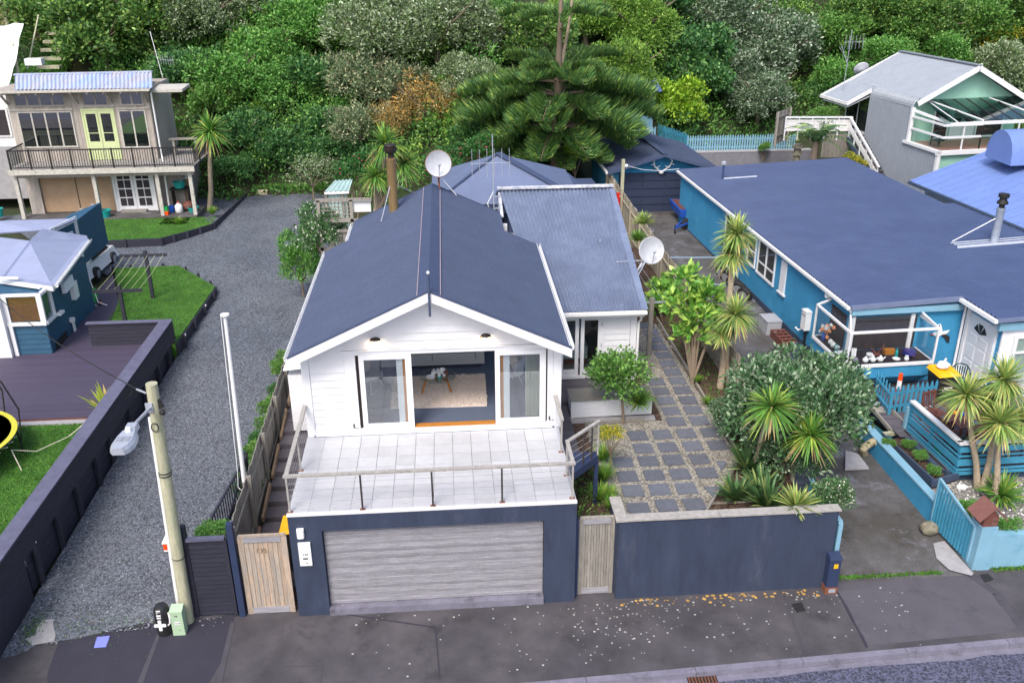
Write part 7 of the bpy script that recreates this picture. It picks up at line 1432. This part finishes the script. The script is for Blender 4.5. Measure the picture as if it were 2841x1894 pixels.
spec('bright', L_bright, 2.5, 13, 620, 15, .20, .055, 2, spread=.26)
spec('olive', L_olive, 4, 18, 1050, 15, .24, .055, 2, spread=.28)
spec('silver', L_silver, 4, 18, 1150, 15, .24, .06, 2, spread=.26)
spec('grey', L_grey, 2.5, 12, 640, 14, .18, .04, 1, spread=.22)
spec('moss', L_moss, 4, 18, 1250, 15, .22, .05, 2, spread=.26)
spec('yel', L_yel, 2, 10, 620, 13, .21, .07, 1, spread=.2)
spec('orange', L_orange, 2.6, 20, 420, 10, .18, .04, 1, spread=.26)
spec('gorse', L_gorse, 2, 10, 400, 13, .16, .04, 1, spread=.22)
spec('pink', L_pink, 1.5, 9, 380, 13, .15, .05, 1, spread=.18)
spec('flower', L_flower, 1.2, 10, 420, 13, .11, .032, 1, spread=.13)
spec('conifer', L_bright, 1.0, 7, 420, 13, .10, .02, 1, spread=.10)
spec('wispy', L_olive, 1.8, 12, 170, 11, .12, .03, 1, spread=.3)
spec('olearia', L_olea, 1.9, 20, 1500, 14, .12, .03, 1, spread=.14)
spec('shrub', L_mid, .8, 9, 330, 12, .095, .03, 1, spread=.1)
spec('loose', L_mid, .95, 15, 300, 11, .11, .034, 1, spread=.16)
def limbs(mb, base, c, r, n=5, tr=.2, seed=0):
    q = random.Random(seed); base, c = V(base), V(c); fork = base.lerp(c, .55)
    mb.tube([base, base.lerp(fork, .5)+V((q.uniform(-.1, .1), q.uniform(-.1, .1), 0))*r*.3, fork], [tr, tr*.85, tr*.7], 8)
    for k in range(n):
        a = 6.28*k/n+q.uniform(-.4, .4); e = c+V((math.cos(a)*r*.75, math.sin(a)*r*.75, q.uniform(-.1, .6)*r)); m_ = fork.lerp(e, .5)+V((0, 0, r*.1))
        mb.tube([fork, m_, e], [tr*.55, tr*.35, tr*.1], 6)
        e2 = m_.lerp(e, .6)+V((q.uniform(-.4, .4), q.uniform(-.4, .4), .3))*r*.8; mb.tube([m_, e2], [tr*.25, tr*.06], 5)
def tree(key, c, R_, label, cat='tree', name=None, group=None, tr=None, base_z=None, sq=.9, m=M_bark, base=None):
    r0, ms = SPEC[key]; s = R_/r0; x, y, z = c
    gz_ = ground_z(x, y) if base_z is None else base_z
    bx_, by_ = (x, y) if base is None else base
    if cat == 'tree' and gz_ > z-R_*.5: gz_ = z-R_*.8
    t = thing(name or ('evergreen_tree' if cat == 'tree' else 'shrub'), label, cat, (bx_, by_, min(gz_, z)), group)
    put('crown', ms[rnd.randrange(len(ms))], t, c, (rnd.uniform(-.15, .15), rnd.uniform(-.15, .15), rnd.uniform(0, 6.28)), (s, s, s*sq))
    mb = MB(); limbs(mb, (bx_, by_, min(gz_, z-.2)-.1), c, R_, 6, tr or max(.03, R_*.055), int(x*100+y)); obj('trunk' if cat == 'tree' else 'stems', mb, m, t)
    return t
T_ = [('dark', (-20.38, 44.56, 9.20), 3.61, 'dark evergreen tree behind the left half of the tin roof'), ('dark', (-16.97, 42.88, 8.92), 3.99, 'largest dark evergreen tree above the tin roof'), ('dark', (-14.42, 43.59, 9.96), 3.63, 'dark evergreen tree right of the large one at the top left'),
 ('olive', (-11.39, 43.95, 9.78), 3.46, 'olive green tree at the top edge left of the bright bank'), ('olive', (-8.47, 45.19, 10.56), 2.89, 'olive tree cut by the top edge above the bright bushes'),
 ('bright', (-9.03, 39.05, 6.73), 2.44, 'bright green bush on the bank right of the tin roof'), ('bright', (-7.16, 42.04, 7.85), 2.68, 'bright green bush high on the bank'), ('bright', (-4.87, 43.52, 9.09), 2.76, 'bright green bush below the top edge'), ('bright', (-6.16, 39.56, 6.11), 2.44, 'bright green bush mid bank above the dark shrubs'), ('bright', (-3.35, 45.34, 10.24), 2.49, 'bright green tree at the top edge left of the spreading tree'),
 ('deep', (-11.97, 40.51, 7.09), 2.26, 'deep green bush behind the aerial of the timber house'), ('deep', (-4.10, 39.82, 6.55), 2.33, 'glossy deep green bush left of the cream flowered tree'), ('deep', (-3.52, 37.46, 4.26), 1.91, 'deep green bush left of the dry branched tree'),
 ('olive', (-0.05, 40.04, 9.44), 3.77, 'large spreading olive tree above the white house'), ('olive', (3.40, 39.42, 9.33), 3.53, 'large olive tree with twisted limbs right of the spreading one'), ('olive', (6.39, 40.52, 8.83), 2.83, 'olive tree beside the norfolk pine top'),
 ('grey', (-1.01, 38.56, 6.91), 2.82, 'grey green tree with cream flowers below the spreading tree'), ('grey', (-1.22, 35.92, 4.62), 2.21, 'grey green tree behind the cabbage tree'),
 ('dark', (9.15, 40.53, 8.54), 2.95, 'dark tree directly behind the norfolk pine trunk'), ('moss', (13.26, 46.86, 9.42), 3.57, 'moss green tree at the top edge right of the norfolk pine'), ('moss', (16.73, 47.11, 8.81), 3.88, 'largest moss green tree right of the norfolk pine'), ('moss', (15.03, 42.97, 6.09), 3.39, 'moss green tree above the small blue house'), ('dark', (12.47, 42.84, 5.88), 2.62, 'dark tree among the norfolk pine branches'),
 ('deep', (20.67, 46.84, 7.09), 2.92, 'dark bush between the moss green and silver trees'), ('deep', (20.62, 44.97, 5.32), 2.44, 'dark bush above the yellow green bush'), ('deep', (19.92, 50.64, 9.38), 2.98, 'dark tree at the top edge above the yellow green bush'),
 ('silver', (23.54, 49.97, 8.94), 3.76, 'silver tipped tree at the top edge'), ('silver', (26.75, 49.09, 7.22), 4.21, 'largest silver tipped tree above the blue roof'), ('silver', (25.10, 45.05, 4.23), 3.03, 'lowest silver tipped tree by the picket fence'), ('silver', (23.81, 46.68, 5.48), 2.84, 'silver tipped tree left of the largest one'),
 ('mid', (31.34, 49.57, 7.55), 2.70, 'green bush on the bank right of the silver tree'), ('dark', (34.26, 50.84, 8.91), 3.09, 'dark tree at the top edge above the mint house aerial'), ('bright', (34.60, 46.83, 6.32), 2.48, 'bright bush behind the mint house ridge'), ('dark', (38.21, 48.62, 8.73), 3.24, 'dark tree at the top edge above the mint house'), ('bright', (31.46, 46.65, 4.92), 2.22, 'bright bush left of the mint house eave'), ('bright', (38.52, 46.99, 6.83), 2.25, 'bright bush above the mint house ridge end'), ('mid', (42.19, 49.57, 8.31), 2.96, 'mid green tree at the top edge near the right corner'), ('gorse', (43.40, 48.98, 7.15), 2.05, 'yellow flowering gorse near the top right corner'), ('gorse', (38.87, 45.48, 4.96), 1.45, 'yellow flecked gorse beside the mint gable'), ('olive', (42.76, 45.19, 5.66), 3.29, 'olive tree at the right edge above the mint gable'), ('dark', (45.32, 49.81, 8.85), 2.89, 'dark tree in the top right corner'), ('moss', (32.87, 44.87, 3.83), 1.96, 'moss green bush behind the mint house eave'), ('mid', (36.85, 48.77, 7.85), 2.39, 'pale twiggy bush below the top edge')]
for k, l, r_, lab in [(a[0], a[1], a[2], a[3]) for a in T_]: tree(k, l, r_, lab, group='trees and bushes on the hillside')
tree('yel', (19.22, 43.80, 4.18), 2.10, 'round yellow green bush above the blue picket fence', 'shrub', sq=1.0)
tree('grey', (0.65, 37.87, 6.61), 2.46, 'grey green tree behind the autumn coloured one'); tree('olive', (5.29, 36.70, 6.69), 2.42, 'olive tree with limbs above the autumn coloured tree'); tree('dark', (6.30, 35.01, 5.00), 2.29, 'dark tree left of the norfolk pine foliage'); tree('deep', (5.13, 33.99, 4.01), 1.70, 'deep green shrub right of the autumn tree', 'shrub'); tree('deep', (8.23, 34.57, 3.58), 1.78, 'deep green shrub under the norfolk pine', 'shrub')
tree('orange', (2.76, 36.23, 5.47), 2.49, 'autumn tree with orange and tan leaves behind the dish'); tree('orange', (0.51, 35.89, 4.84), 1.70, 'smaller dry tan tree left of the orange one')
S_ = [('mid', (-9.81, 37.93, 5.55), 1.88, 'rounded grey green shrub by the left cabbage tree'), ('yel', (-7.46, 38.90, 4.90), 1.06, 'small yellow green shrub on the bank'), ('deep', (-7.83, 36.46, 4.28), 1.81, 'dark shrub above the lawn behind the cabbage tree'), ('deep', (-6.18, 36.29, 3.42), 1.74, 'dark shrub at the middle of the bank foot'), ('deep', (-4.71, 36.13, 3.04), 1.66, 'dark shrub at the right of the bank foot'), ('deep', (-8.16, 34.64, 2.58), 1.17, 'low dark shrub at the lawn edge'), ('deep', (-2.57, 35.92, 3.17), 1.57, 'dark shrub behind the small twiggy tree'),
 ('bright', (-20.76, 43.07, 6.51), 1.72, 'bright shrub left of the tin roof end'), ('deep', (-9.85, 36.51, 3.82), 1.10, 'dark low shrub behind the left cabbage tree trunk'),
 ('pink', (3.42, 27.00, 3.83), 1.25, 'camellia with red flowers right of the dish'), ('pink', (4.99, 29.50, 4.11), 1.2, 'camellia with yellowing leaves behind the hip roof'), ('pink', (-0.56, 25.00, 4.39), 1.1, 'camellia by the green lean to roof'), ('yel', (10.58, 31.50, 3.80), 1.0, 'glossy green shrub below the norfolk pine'),
 ('deep', (25.06, 34.50, 4.24), .9, 'dark shrub under the white landing fence'), ('mid', (25.44, 35.00, 4.77), .9, 'blue green shrub above the tree fern'), ('gorse', (25.82, 31.00, 2.86), .8, 'low golden shrub at the foot of the mint stairs'), ('mid', (23.24, 38.00, 2.31), .5, 'little shrub on the grey terrace wall')]
for k, l, r_, lab in S_: tree(k, l, r_, lab, 'shrub')
tree('wispy', (-3.74, 33.00, 2.49), 1.7, 'small twiggy tree at the end of the gravel', tr=.06, base_z=1.0)
tree('flower', (-1.10, 17.50, 3.77), 1.25, 'white flowering shrub beside the white house', 'shrub', base_z=.6, sq=1.2); tree('conifer', (-2.45, 19.00, 1.97), 1.05, 'upright bright green conifer by the gravel', 'shrub', base_z=.45, sq=1.75)
tree('olearia', (12.49, 3.90, 2.53), 2.25, 'big grey green shrub behind the navy wall', 'shrub', base_z=1.35, tr=.07, sq=1.05); tree('olearia', (12.02, 2.90, 2.02), 1.15, 'low front lobe of grey green shrub under the cabbage tree heads', 'shrub', base_z=1.35); tree('olearia', (11.56, 4.60, 2.00), 1.0, 'grey green shrub left of the big one by the fence', 'shrub', base_z=1.35); tree('loose', (8.33, 6.00, 2.91), 1.0, 'leafy multi stemmed shrub in front of the planter box', 'shrub', base_z=1.4, tr=.05, base=(8.45, 5.83))
tree('flower', (12.51, 1.10, 1.86), .62, 'white flowering shrub at the end of the navy wall', 'shrub', base_z=1.4)
for k, (l, lab) in enumerate((((16.65, 5.11, 0.70), 'farthest of the three small shrubs in the bark bed'), ((16.67, 4.46, 0.70), 'middle of the three small shrubs in the bark bed'), ((16.68, 3.70, 0.68), 'nearest of the three small shrubs in the bark bed'))): tree('conifer', l, .24, lab, 'shrub', base_z=.5)
tree('conifer', (16.95, 0.75, 0.89), .36, 'bright feathery bush beside the birdhouse mailbox', 'shrub', base_z=.4, sq=1.1); tree('conifer', (16.41, 1.40, 1.02), .42, 'low green bush behind the slatted gate', 'shrub', base_z=.3, sq=.7)
tree('shrub', (15.98, 5.08, 0.75), .22, 'ivy tuft spilling over the blue low wall', 'shrub', base_z=.5); tree('conifer', (-1.86, 0.75, 1.89), .45, 'feathery shrub behind the black slat panel', 'shrub', base_z=.3, sq=.8)
tree('gorse', (7.60, 3.20, 2.51), .40, 'small reddish shrub beside the stair landing', 'shrub', base_z=1.4, sq=.8)
HLAB = ['hedge shrub nearest the street along the paling fence']+['low green hedge shrub in the middle run of the fence hedge']*7+['hedge shrub farthest from the street along the paling fence']
hl = ((-1.85, 3.9), (-1.86, 4.8), (-1.9, 5.6), (-1.88, 6.5), (-1.9, 7.4), (-1.95, 8.3), (-1.9, 9.4), (-1.95, 10.6), (-1.9, 11.6))
for k, (x, y) in enumerate(hl):
    tree('shrub' if k % 3 else 'pink', (x, y, .75+.03*y+rnd.uniform(-.1, .15)), rnd.uniform(.36, .5), HLAB[k], 'shrub', name='hedge_shrub', group='hedge along the paling fence', base_z=.1)
# strap leaved plants
def strap_head(n, L, w, m, droop=.5, up=.15, name='leaf_head', lo=-.5):
    mb = MB()
    for k in range(n):
        a = rnd.uniform(0, 6.28); e = math.asin(max(-1, min(1, rnd.uniform(lo, 1)))); d = V((math.cos(a)*math.cos(e), math.sin(a)*math.cos(e), math.sin(e)+up)).normalized(); l = L*rnd.uniform(.7, 1.1)
        s = d.cross(V((0, 0, 1)));  s = (s.normalized() if s.length > .05 else V((1, 0, 0)))
        p = [d*l*t+V((0, 0, -droop*l*t*t*(1-abs(d.z)*.7))) for t in (.04, .4, .75, 1)]; ww = (w*.5, w, w*.7, .003); o = len(mb.v)
        for q, x in zip(p, ww): mb.v += [tuple(q-s*x/2), tuple(q+s*x/2)]
        mb.f += [(o+2*i, o+2*i+1, o+2*i+3, o+2*i+2) for i in range(3)]
    return mesh_of(name, mb, m)
HD = [strap_head(230, .82, .05, L_strap, .45), strap_head(220, .82, .05, L_strapg, .5)]
YC = [strap_head(150, .62, .045, L_strap, .2, .35, lo=-.15), strap_head(150, .62, .045, L_strapg, .25, .3, lo=-.15)]
FX = [strap_head(90, 1.0, .08, L_flax, .45, .7, lo=.0), strap_head(46, 1.0, .09, leafm('variegated flax leaf', '8a9a3c', 'd0b878', .3), .3, .8, lo=.0)]
DEAD = strap_head(34, .8, .045, mat('dead strap leaf', C('a08a62'), .9, .2, 3, isl=.3), .35, -.75, 'dead_leaves', lo=-.6)
TK = strap_head(160, .8, .022, L_grasst, .5, .9, lo=.1, name='tuft')
def cabbage(label, base, heads, tr=.10, mk=0, s=1.0, cat='cabbage tree', group=None):
    """heads: list of (point, scale); trunks run from the base, branching"""
    t = thing('cabbage_tree', label, cat, base, group); mb = MB(); top = V(heads[0][0]); b = V(base); mid = b.lerp(top, .55)
    mb.tube([b, b.lerp(mid, .5)+V((.05, 0, 0)), mid, top], [tr*1.2, tr, tr*.9, tr*.7], 9)
    for h, s_ in heads[1:]: mb.tube([mid, mid.lerp(V(h), .5)+V((0, 0, -.1)), V(h)], [tr*.7, tr*.6, tr*.5], 8)
    obj('trunk', mb, M_barkp, t, smooth=True)
    for h, s_ in heads: put('dead_leaves', DEAD, t, h, (0, 0, rnd.uniform(0, 6)), s_*s)
    for h, s_ in heads: put('leaf_head', HD[(mk+rnd.randrange(2)) % 2] if mk < 2 else HD[mk-2], t, h, (rnd.uniform(-.2, .2), rnd.uniform(-.2, .2), rnd.uniform(0, 6)), s_*s)
    return t
cabbage('cabbage tree with one round head beside the timber house', (-8.99, 31.27, 1.10), [((-8.25, 30.60, 5.34), 1.55)], .13)
cabbage('cabbage tree with three heads behind the flue', (.0, 19.5, .6), [((1.32, 19.50, 6.75), 1.25), ((1.91, 19.60, 5.94), 1.1), ((0.82, 19.20, 5.53), 1.0)], .14)
cabbage('tall cabbage tree rising over the paling fence', (11.82, 7.81, 1.00), [((12.08, 8.40, 6.12), .95), ((11.98, 8.30, 5.51), .85), ((11.96, 7.40, 3.97), .95), ((11.53, 7.30, 3.37), .6)], .10)
cabbage('thin cabbage tree with pale bare branches beside the tall one', (12.14, 8.08, 1.00), [((11.84, 7.60, 3.37), .45)], .06)
HA, HB = (11.23, 2.10, 3.74), (12.21, 1.90, 3.03)
cabbage('cabbage tree head poking from the left of the big shrub', (HA[0]+.12, HA[1]+1.1, 1.4), [(HA, .95)], .07, mk=3); cabbage('cabbage tree head poking from the front of the big shrub', (HB[0]-.05, HB[1]+1.1, 1.4), [(HB, .95)], .07, mk=3)
rb = (17.70, 3.15, 0.40)
for k, (bx_, hp_, s_, l) in enumerate((((17.68, 3.21, 0.40), (17.06, 3.60, 3.06), 1.0, 'leftmost trunk of the cabbage trees in the pebble garden'), ((17.75, 3.09, 0.40), (17.97, 3.60, 3.45), 1.0, 'cabbage tree with the highest head in the pebble garden'), ((18.25, 3.67, 0.40), (17.96, 3.80, 2.69), .85, 'cabbage tree behind the others in the pebble garden'), ((17.81, 2.66, 0.40), (17.68, 2.90, 2.56), 1.0, 'cabbage tree with the nearest low head in the pebble garden'), ((18.91, 4.26, 0.40), (18.82, 3.70, 2.14), .9, 'cabbage tree leaning right at the frame edge'))):
    cabbage(l, bx_, [(hp_, s_)], .085, group='cabbage trees in the pebble garden')
def clump(name, label, c, me, s, cat='plant', group=None):
    t = thing(name, label, cat, c, group); put('leaves', me, t, c, (rnd.uniform(-.1, .1), rnd.uniform(-.1, .1), rnd.uniform(0, 6)), s); return t
clump('yucca', 'spiky yucca at the foot of the pebble garden cabbage trees', (17.99, 2.67, 0.50), YC[1], 1.25); clump('yucca', 'spiky yucca hanging over the navy wall cap', (11.39, 0.35, 2.05), YC[0], 1.05)
clump('yucca', 'spiky yucca against the paling fence near the garage drive', (11.34, 17.50, 3.77), YC[0], 1.0); clump('yucca', 'second spiky yucca in front of the one by the fence', (10.89, 16.40, 3.46), YC[1], .9)
clump('yucca', 'bushy green yucca right of the planter shrub', (8.91, 6.00, 1.92), YC[1], .95)
clump('flax', 'variegated flax growing against the black board fence', (-6.85, 8.55, .9), FX[1], 1.15)
for k, p in enumerate(((10.45, 1.68, 1.40), (11.16, 2.01, 1.40), (11.15, 3.03, 1.40), (11.10, 1.34, 1.40))): clump('flax', 'dark flax clump low in the bed left of the big shrub', p, FX[0], rnd.uniform(.8, 1.05), group='flax in the wall bed')
for k, p in enumerate(((7.38, 2.03, 1.40), (7.39, 2.82, 1.40), (7.36, 1.56, 1.40), (7.51, 3.77, 1.40), (7.10, 1.96, 1.40))): clump('grass_tussock', 'green grass tussock in the bed beside the stair landing post', p, TK, rnd.uniform(.6, .85), group='tussocks by the landing')
clump('grass_tussock', 'pale grass tussock at the slab step of the lower lawn', (-9.9, 28.5, 1.1), TK, .7); clump('grass_tussock', 'grass tussock by the left cabbage tree foot', (-8.6, 30.2, 1.1), TK, .8)
for k, p in enumerate(((11.18, 8.13, 1.40), (11.13, 6.68, 1.40))): clump('grass_tussock', 'dry tussock along the foot of the paling fence', p, TK, .5, group='tussocks by the paling fence')
# broad leaved puka bushes on the fence line
def puka(label, base, heads):
    t = thing('broad_leaved_plant', label, 'plant', base); mb = MB()
    for h, r_ in heads: mb.tube([base, lerp(base, h, .5), h], [.05, .045, .03], 7)
    obj('stems', mb, M_bark, t)
    bl = [(*h, r_, r_, r_*.8) for h, r_ in heads]; me = foliage([(b[0]-base[0], b[1]-base[1], b[2]-base[2], *b[3:]) for b in bl], 26*len(heads), 8, .30, .065, L_puka, spread=.10, up=.35, out=.9)
    put('leaves', me, t, base); return t
puka('broad leaved glossy bush rising over the paling fence', (11.05, 8.14, 1.40), [((10.77, 9.00, 4.41), .45), ((11.49, 9.00, 3.95), .45), ((10.66, 8.90, 3.73), .4), ((11.18, 8.70, 3.36), .5), ((11.74, 8.70, 3.20), .35), ((11.06, 8.60, 2.82), .4)])
puka('low broad leaved plant by the clothesline post', (11.31, 13.50, 1.40), [((11.56, 15.10, 1.90), .35), ((11.19, 13.80, 1.80), .35)]); puka('low broad leaved plant further along the fence bed', (11.85, 14.10, 1.40), [((12.21, 16.04, 1.80), .3)])
# tree fern
t = thing('tree_fern', 'tree fern with arching fronds below the white landing fence', 'tree fern', (23.70, 31.00, 2.99)); fc = V((23.55, 31.00, 4.11)); obj('trunk', MB().tube([fc+V((0, 0, -2.2)), fc], .16, 9), M_bark, t)
fm = MB()
for i in range(24):
    s = i/23; x = 1.7*s; z = .5*math.sin(s*2.2)-.55*s*s; w = .30*math.sin(math.pi*min(1, s*.92+.08))+.02
    for sg in (-1, 1): fm.add([(x, 0, z), (x+.05, 0, z), (x+.10, sg*w, z-.06), (x+.05, sg*w, z-.06)], [(0, 1, 2, 3)])
fme = mesh_of('frond', fm, L_flax)
for k in range(20): put('frond', fme, t, fc, (0, R(rnd.uniform(-35, 15)), 6.28*k/20+rnd.uniform(-.15, .15)), rnd.uniform(.8, 1.15))
# norfolk pine
nb_ = V((10.37, 38.83, 1.20)) if False else V(((9.67, 33.00, 2.54))); nt_ = V((9.90, 33.00, 12.53))
np_ = thing('norfolk_pine', 'tall norfolk pine with tiers of drooping dark fans behind the white house', 'pine tree', (nb_.x, nb_.y, .8))
obj('trunk', MB().tube([(nb_.x, nb_.y, .6), nb_.lerp(nt_, .3), nb_.lerp(nt_, .6), nt_], [.34, .27, .17, .07], 12), M_bark, np_, smooth=True)
obj('second_leader', MB().tube([nb_.lerp(nt_, .52)+V((.1, 0, 0)), nb_.lerp(nt_, .75)+V((.45, 0, 0)), nt_+V((.75, 0, .5))], [.1, .08, .04], 8), M_barkp, np_, smooth=True)
L_norft = leafm('norfolk growing tips', '7c9a44', '96aa54', .4)
def branch():
    mb = MB(); n = 120; arch = lambda t: .12*math.sin(t*2.4)-.14*t
    st = [V((t, 0, arch(t))) for t in (0, .25, .5, .75, 1)]
    P = [[], []]; A = [[], []]
    for i in range(n):
        t = .30+.70*(i//2)/(n/2); sd = 1 if i % 2 else -1
        for lay in range(7):
            b = V((t+rnd.uniform(-.02, .02), sd*rnd.uniform(0, .05), arch(t)+rnd.uniform(-.02, .02))); ang = R(rnd.uniform(15, 75)); l = (.115*math.sin(math.pi*min(1, (t-.16)*1.05))+.05)*rnd.uniform(.7, 1.2)
            d = V((math.cos(ang), sd*math.sin(ang)*1.2, rnd.uniform(-.1, .42)))*l; e1 = b+d*.55; e2 = b+d+V((l*.1, 0, l*.42)); k = 1 if rnd.random() < .10+.5*max(0, t-.75) else 0
            P[0] += [b]; A[0] += [e1-b]; P[k] += [e1]; A[k] += [e2-e1]
    out = []
    for k in (0, 1):
        p_ = np.array([tuple(q) for q in P[k]]); a_ = np.array([tuple(q) for q in A[k]]); out.append(leafmesh('branch_foliage', p_, a_*1.15, unit(np.cross(a_, RN.normal(size=a_.shape)))*.0062, (L_norf, L_norft)[k]))
    return out, mesh_of('branch', MB().tube(st, [.014, .012, .009, .006, .003], 6), M_bark)
BR = [branch() for _ in range(3)]
for (py, ln, cnt, tilt) in ((30, 2.9, 9, -4), (60, .8, 3, 0), (150, 3.0, 8, -12), (180, 3.9, 9, -5), (212, 4.6, 10, 0), (246, 4.9, 10, 3), (282, 4.4, 9, 7), (320, 3.5, 8, 12)):
    f = (385-py)/445.0; q = nb_.lerp(nt_, f); off = rnd.uniform(0, 6)
    for k in range(cnt):
        a = off+6.28*k/cnt+rnd.uniform(-.18, .18); L_ = ln*rnd.uniform(.85, 1.12); v = rnd.randrange(3); ty = R(tilt+rnd.uniform(-6, 6))
        b = put('branch', BR[v][1], np_, q, (0, ty, a), L_)
        o = put('foliage', BR[v][0][0], b, q); o.location = (0, 0, 0); o['kind'] = 'stuff'; o = put('growing_tips', BR[v][0][1], b, q); o.location = (0, 0, 0); o['kind'] = 'stuff'
# bare pale branches on the right bank
t = thing('bare_tree', 'bare pale branching shrub high on the bank above the mint house', 'tree', (41.51, 58.00, 6.15)); mb = MB(); b0 = V((41.35, 58.00, 5.98))
def twig(p, d, l, r_, n):
    e = p+d*l; mb.tube([p, p.lerp(e, .5)+V((rnd.uniform(-.1, .1), 0, rnd.uniform(-.05, .1)))*l, e], [r_, r_*.8, r_*.55], 5)
    if n:
        for _ in range(3): twig(e, (d+V((rnd.uniform(-.7, .8), rnd.uniform(-.6, .6), rnd.uniform(-.2, .6)))).normalized(), l*.68, r_*.55, n-1)
twig(b0, V((.3, -.2, 1)).normalized(), 1.6, .07, 4); obj('branches', mb, mat('pale dead wood', C('b8b0a8'), .9), t)
# hillside cover nobody could count
n = 300000; x = RN.uniform(-30, 48, n); y = RN.uniform(30, 76, n)
keep = np.array([toe(a) for a in np.linspace(-30, 48, 400)]); ty = keep[((x+30)/78*399).astype(int)]; k = (y > ty-.6) & ~((x > 8.5) & (x < 17.6) & (y < 49.5)) & ~((x > 26) & (x < 36) & (y < 44)) & ~((x < -18) & (y < 44) & (y > 37)) & ~((x > 11) & (x < 18.5) & (y < 37.5)); x, y = x[k], y[k]
z = np.array([ground_z(a, b) for a, b in zip(x, y)])
cl = np.sin(x*1.3+np.sin(y*.9)*2)*np.cos(y*1.1+np.sin(x*.7)*2); z = z+RN.uniform(-.05, .55, len(x))+np.maximum(0, cl)*.6
A = RN.normal(size=(len(x), 3)); A[:, 2] = np.abs(A[:, 2])+.3; A[:, 1] -= .5; A = unit(A)*RN.uniform(.12, .30, (len(x), 1))
o = bpy.data.objects.new('hillside_scrub', leafmesh('hillside_scrub', np.stack([x, y, z], 1), A, unit(np.cross(A, RN.normal(size=A.shape)))*.05, L_scrub)); COL.objects.link(o); tag(o, kind='stuff')
# tangled bush filling the bank between the trees, one mass of each kind
for nm, m_, k in (('bank_bush', L_deep, 70), ('bank_bush', L_mid, 70), ('bank_bush', L_bright, 60), ('bank_bush', L_dark, 60), ('bank_bush', L_moss, 40)):
    bl = []
    while len(bl) < k:
        x = rnd.uniform(-22, 46); y = toe(x)+abs(rnd.gauss(0, 1))*11+1.2
        if (8 < x < 18.2 and y < 50) or (25 < x < 37 and y < 45) or (x < -17 and y < 45): continue
        if nm and m_ is L_bright and x > 4 and rnd.random() < .6: continue
        r_ = rnd.uniform(.8, 2.0); z = ground_z(x, y); bl.append((x, y, z+r_*.35, r_, r_, r_*rnd.uniform(.7, 1.1)))
    o = bpy.data.objects.new(nm, foliage(bl, 22*k, 15, .21, .055, m_, spread=.30, zlo=-.2)); COL.objects.link(o); tag(o, kind='stuff')
# weeds and ground litter
def weeds(name, n, f, h, m=M_blade):
    P = np.array([f() for _ in range(n)]); A = RN.normal(size=P.shape)*.7; A[:, 2] = 1; A = unit(A)*h*RN.uniform(.4, 1.3, (n, 1)); o = bpy.data.objects.new(name, leafmesh(name, P, A, unit(np.cross(A, RN.normal(size=A.shape)))*h*.18, m)); COL.objects.link(o); tag(o, kind='stuff')
weeds('weeds', 900, lambda: (12.6+rnd.uniform(0, 2.6), .28+rnd.gauss(0, .035), .015), .07); weeds('weeds', 500, lambda: (16.5+abs(rnd.gauss(0, 1)), .3+rnd.gauss(0, .04), .0), .08)
weeds('weeds', 900, lambda: (-4.4+rnd.gauss(0, .8), .35+rnd.gauss(0, .45), .03), .045); weeds('weeds', 300, lambda: (-5.9+rnd.gauss(0, .1), .1+rnd.gauss(0, .3), .03), .06); weeds('weeds', 700, lambda: (15.72+rnd.gauss(0, .05), rnd.uniform(6, 9), .3), .12)
weeds('moss_tufts', 900, lambda: (rnd.uniform(11.2, 12.1), rnd.uniform(4, 16), 1.37), .10); weeds('weeds', 500, lambda: (rnd.uniform(12.45, 12.9), rnd.uniform(14, 20), .5), .14)
weeds('leaf_litter', 2500, lambda: (rnd.uniform(9.4, 12.0), rnd.uniform(1.5, 14), 1.40), .05, mat('tan leaf litter', C('8a7350'), .9, .2, 3, isl=.5)); weeds('garden_weeds', 900, lambda: (rnd.uniform(6.4, 7.4), rnd.uniform(.6, 4), 1.37), .10, L_mid)
weeds('bank_weeds', 9000, lambda: (rnd.uniform(-8, -1.2), rnd.uniform(34.6, 37), 1.05+rnd.uniform(0, .35)), .22, L_mid)
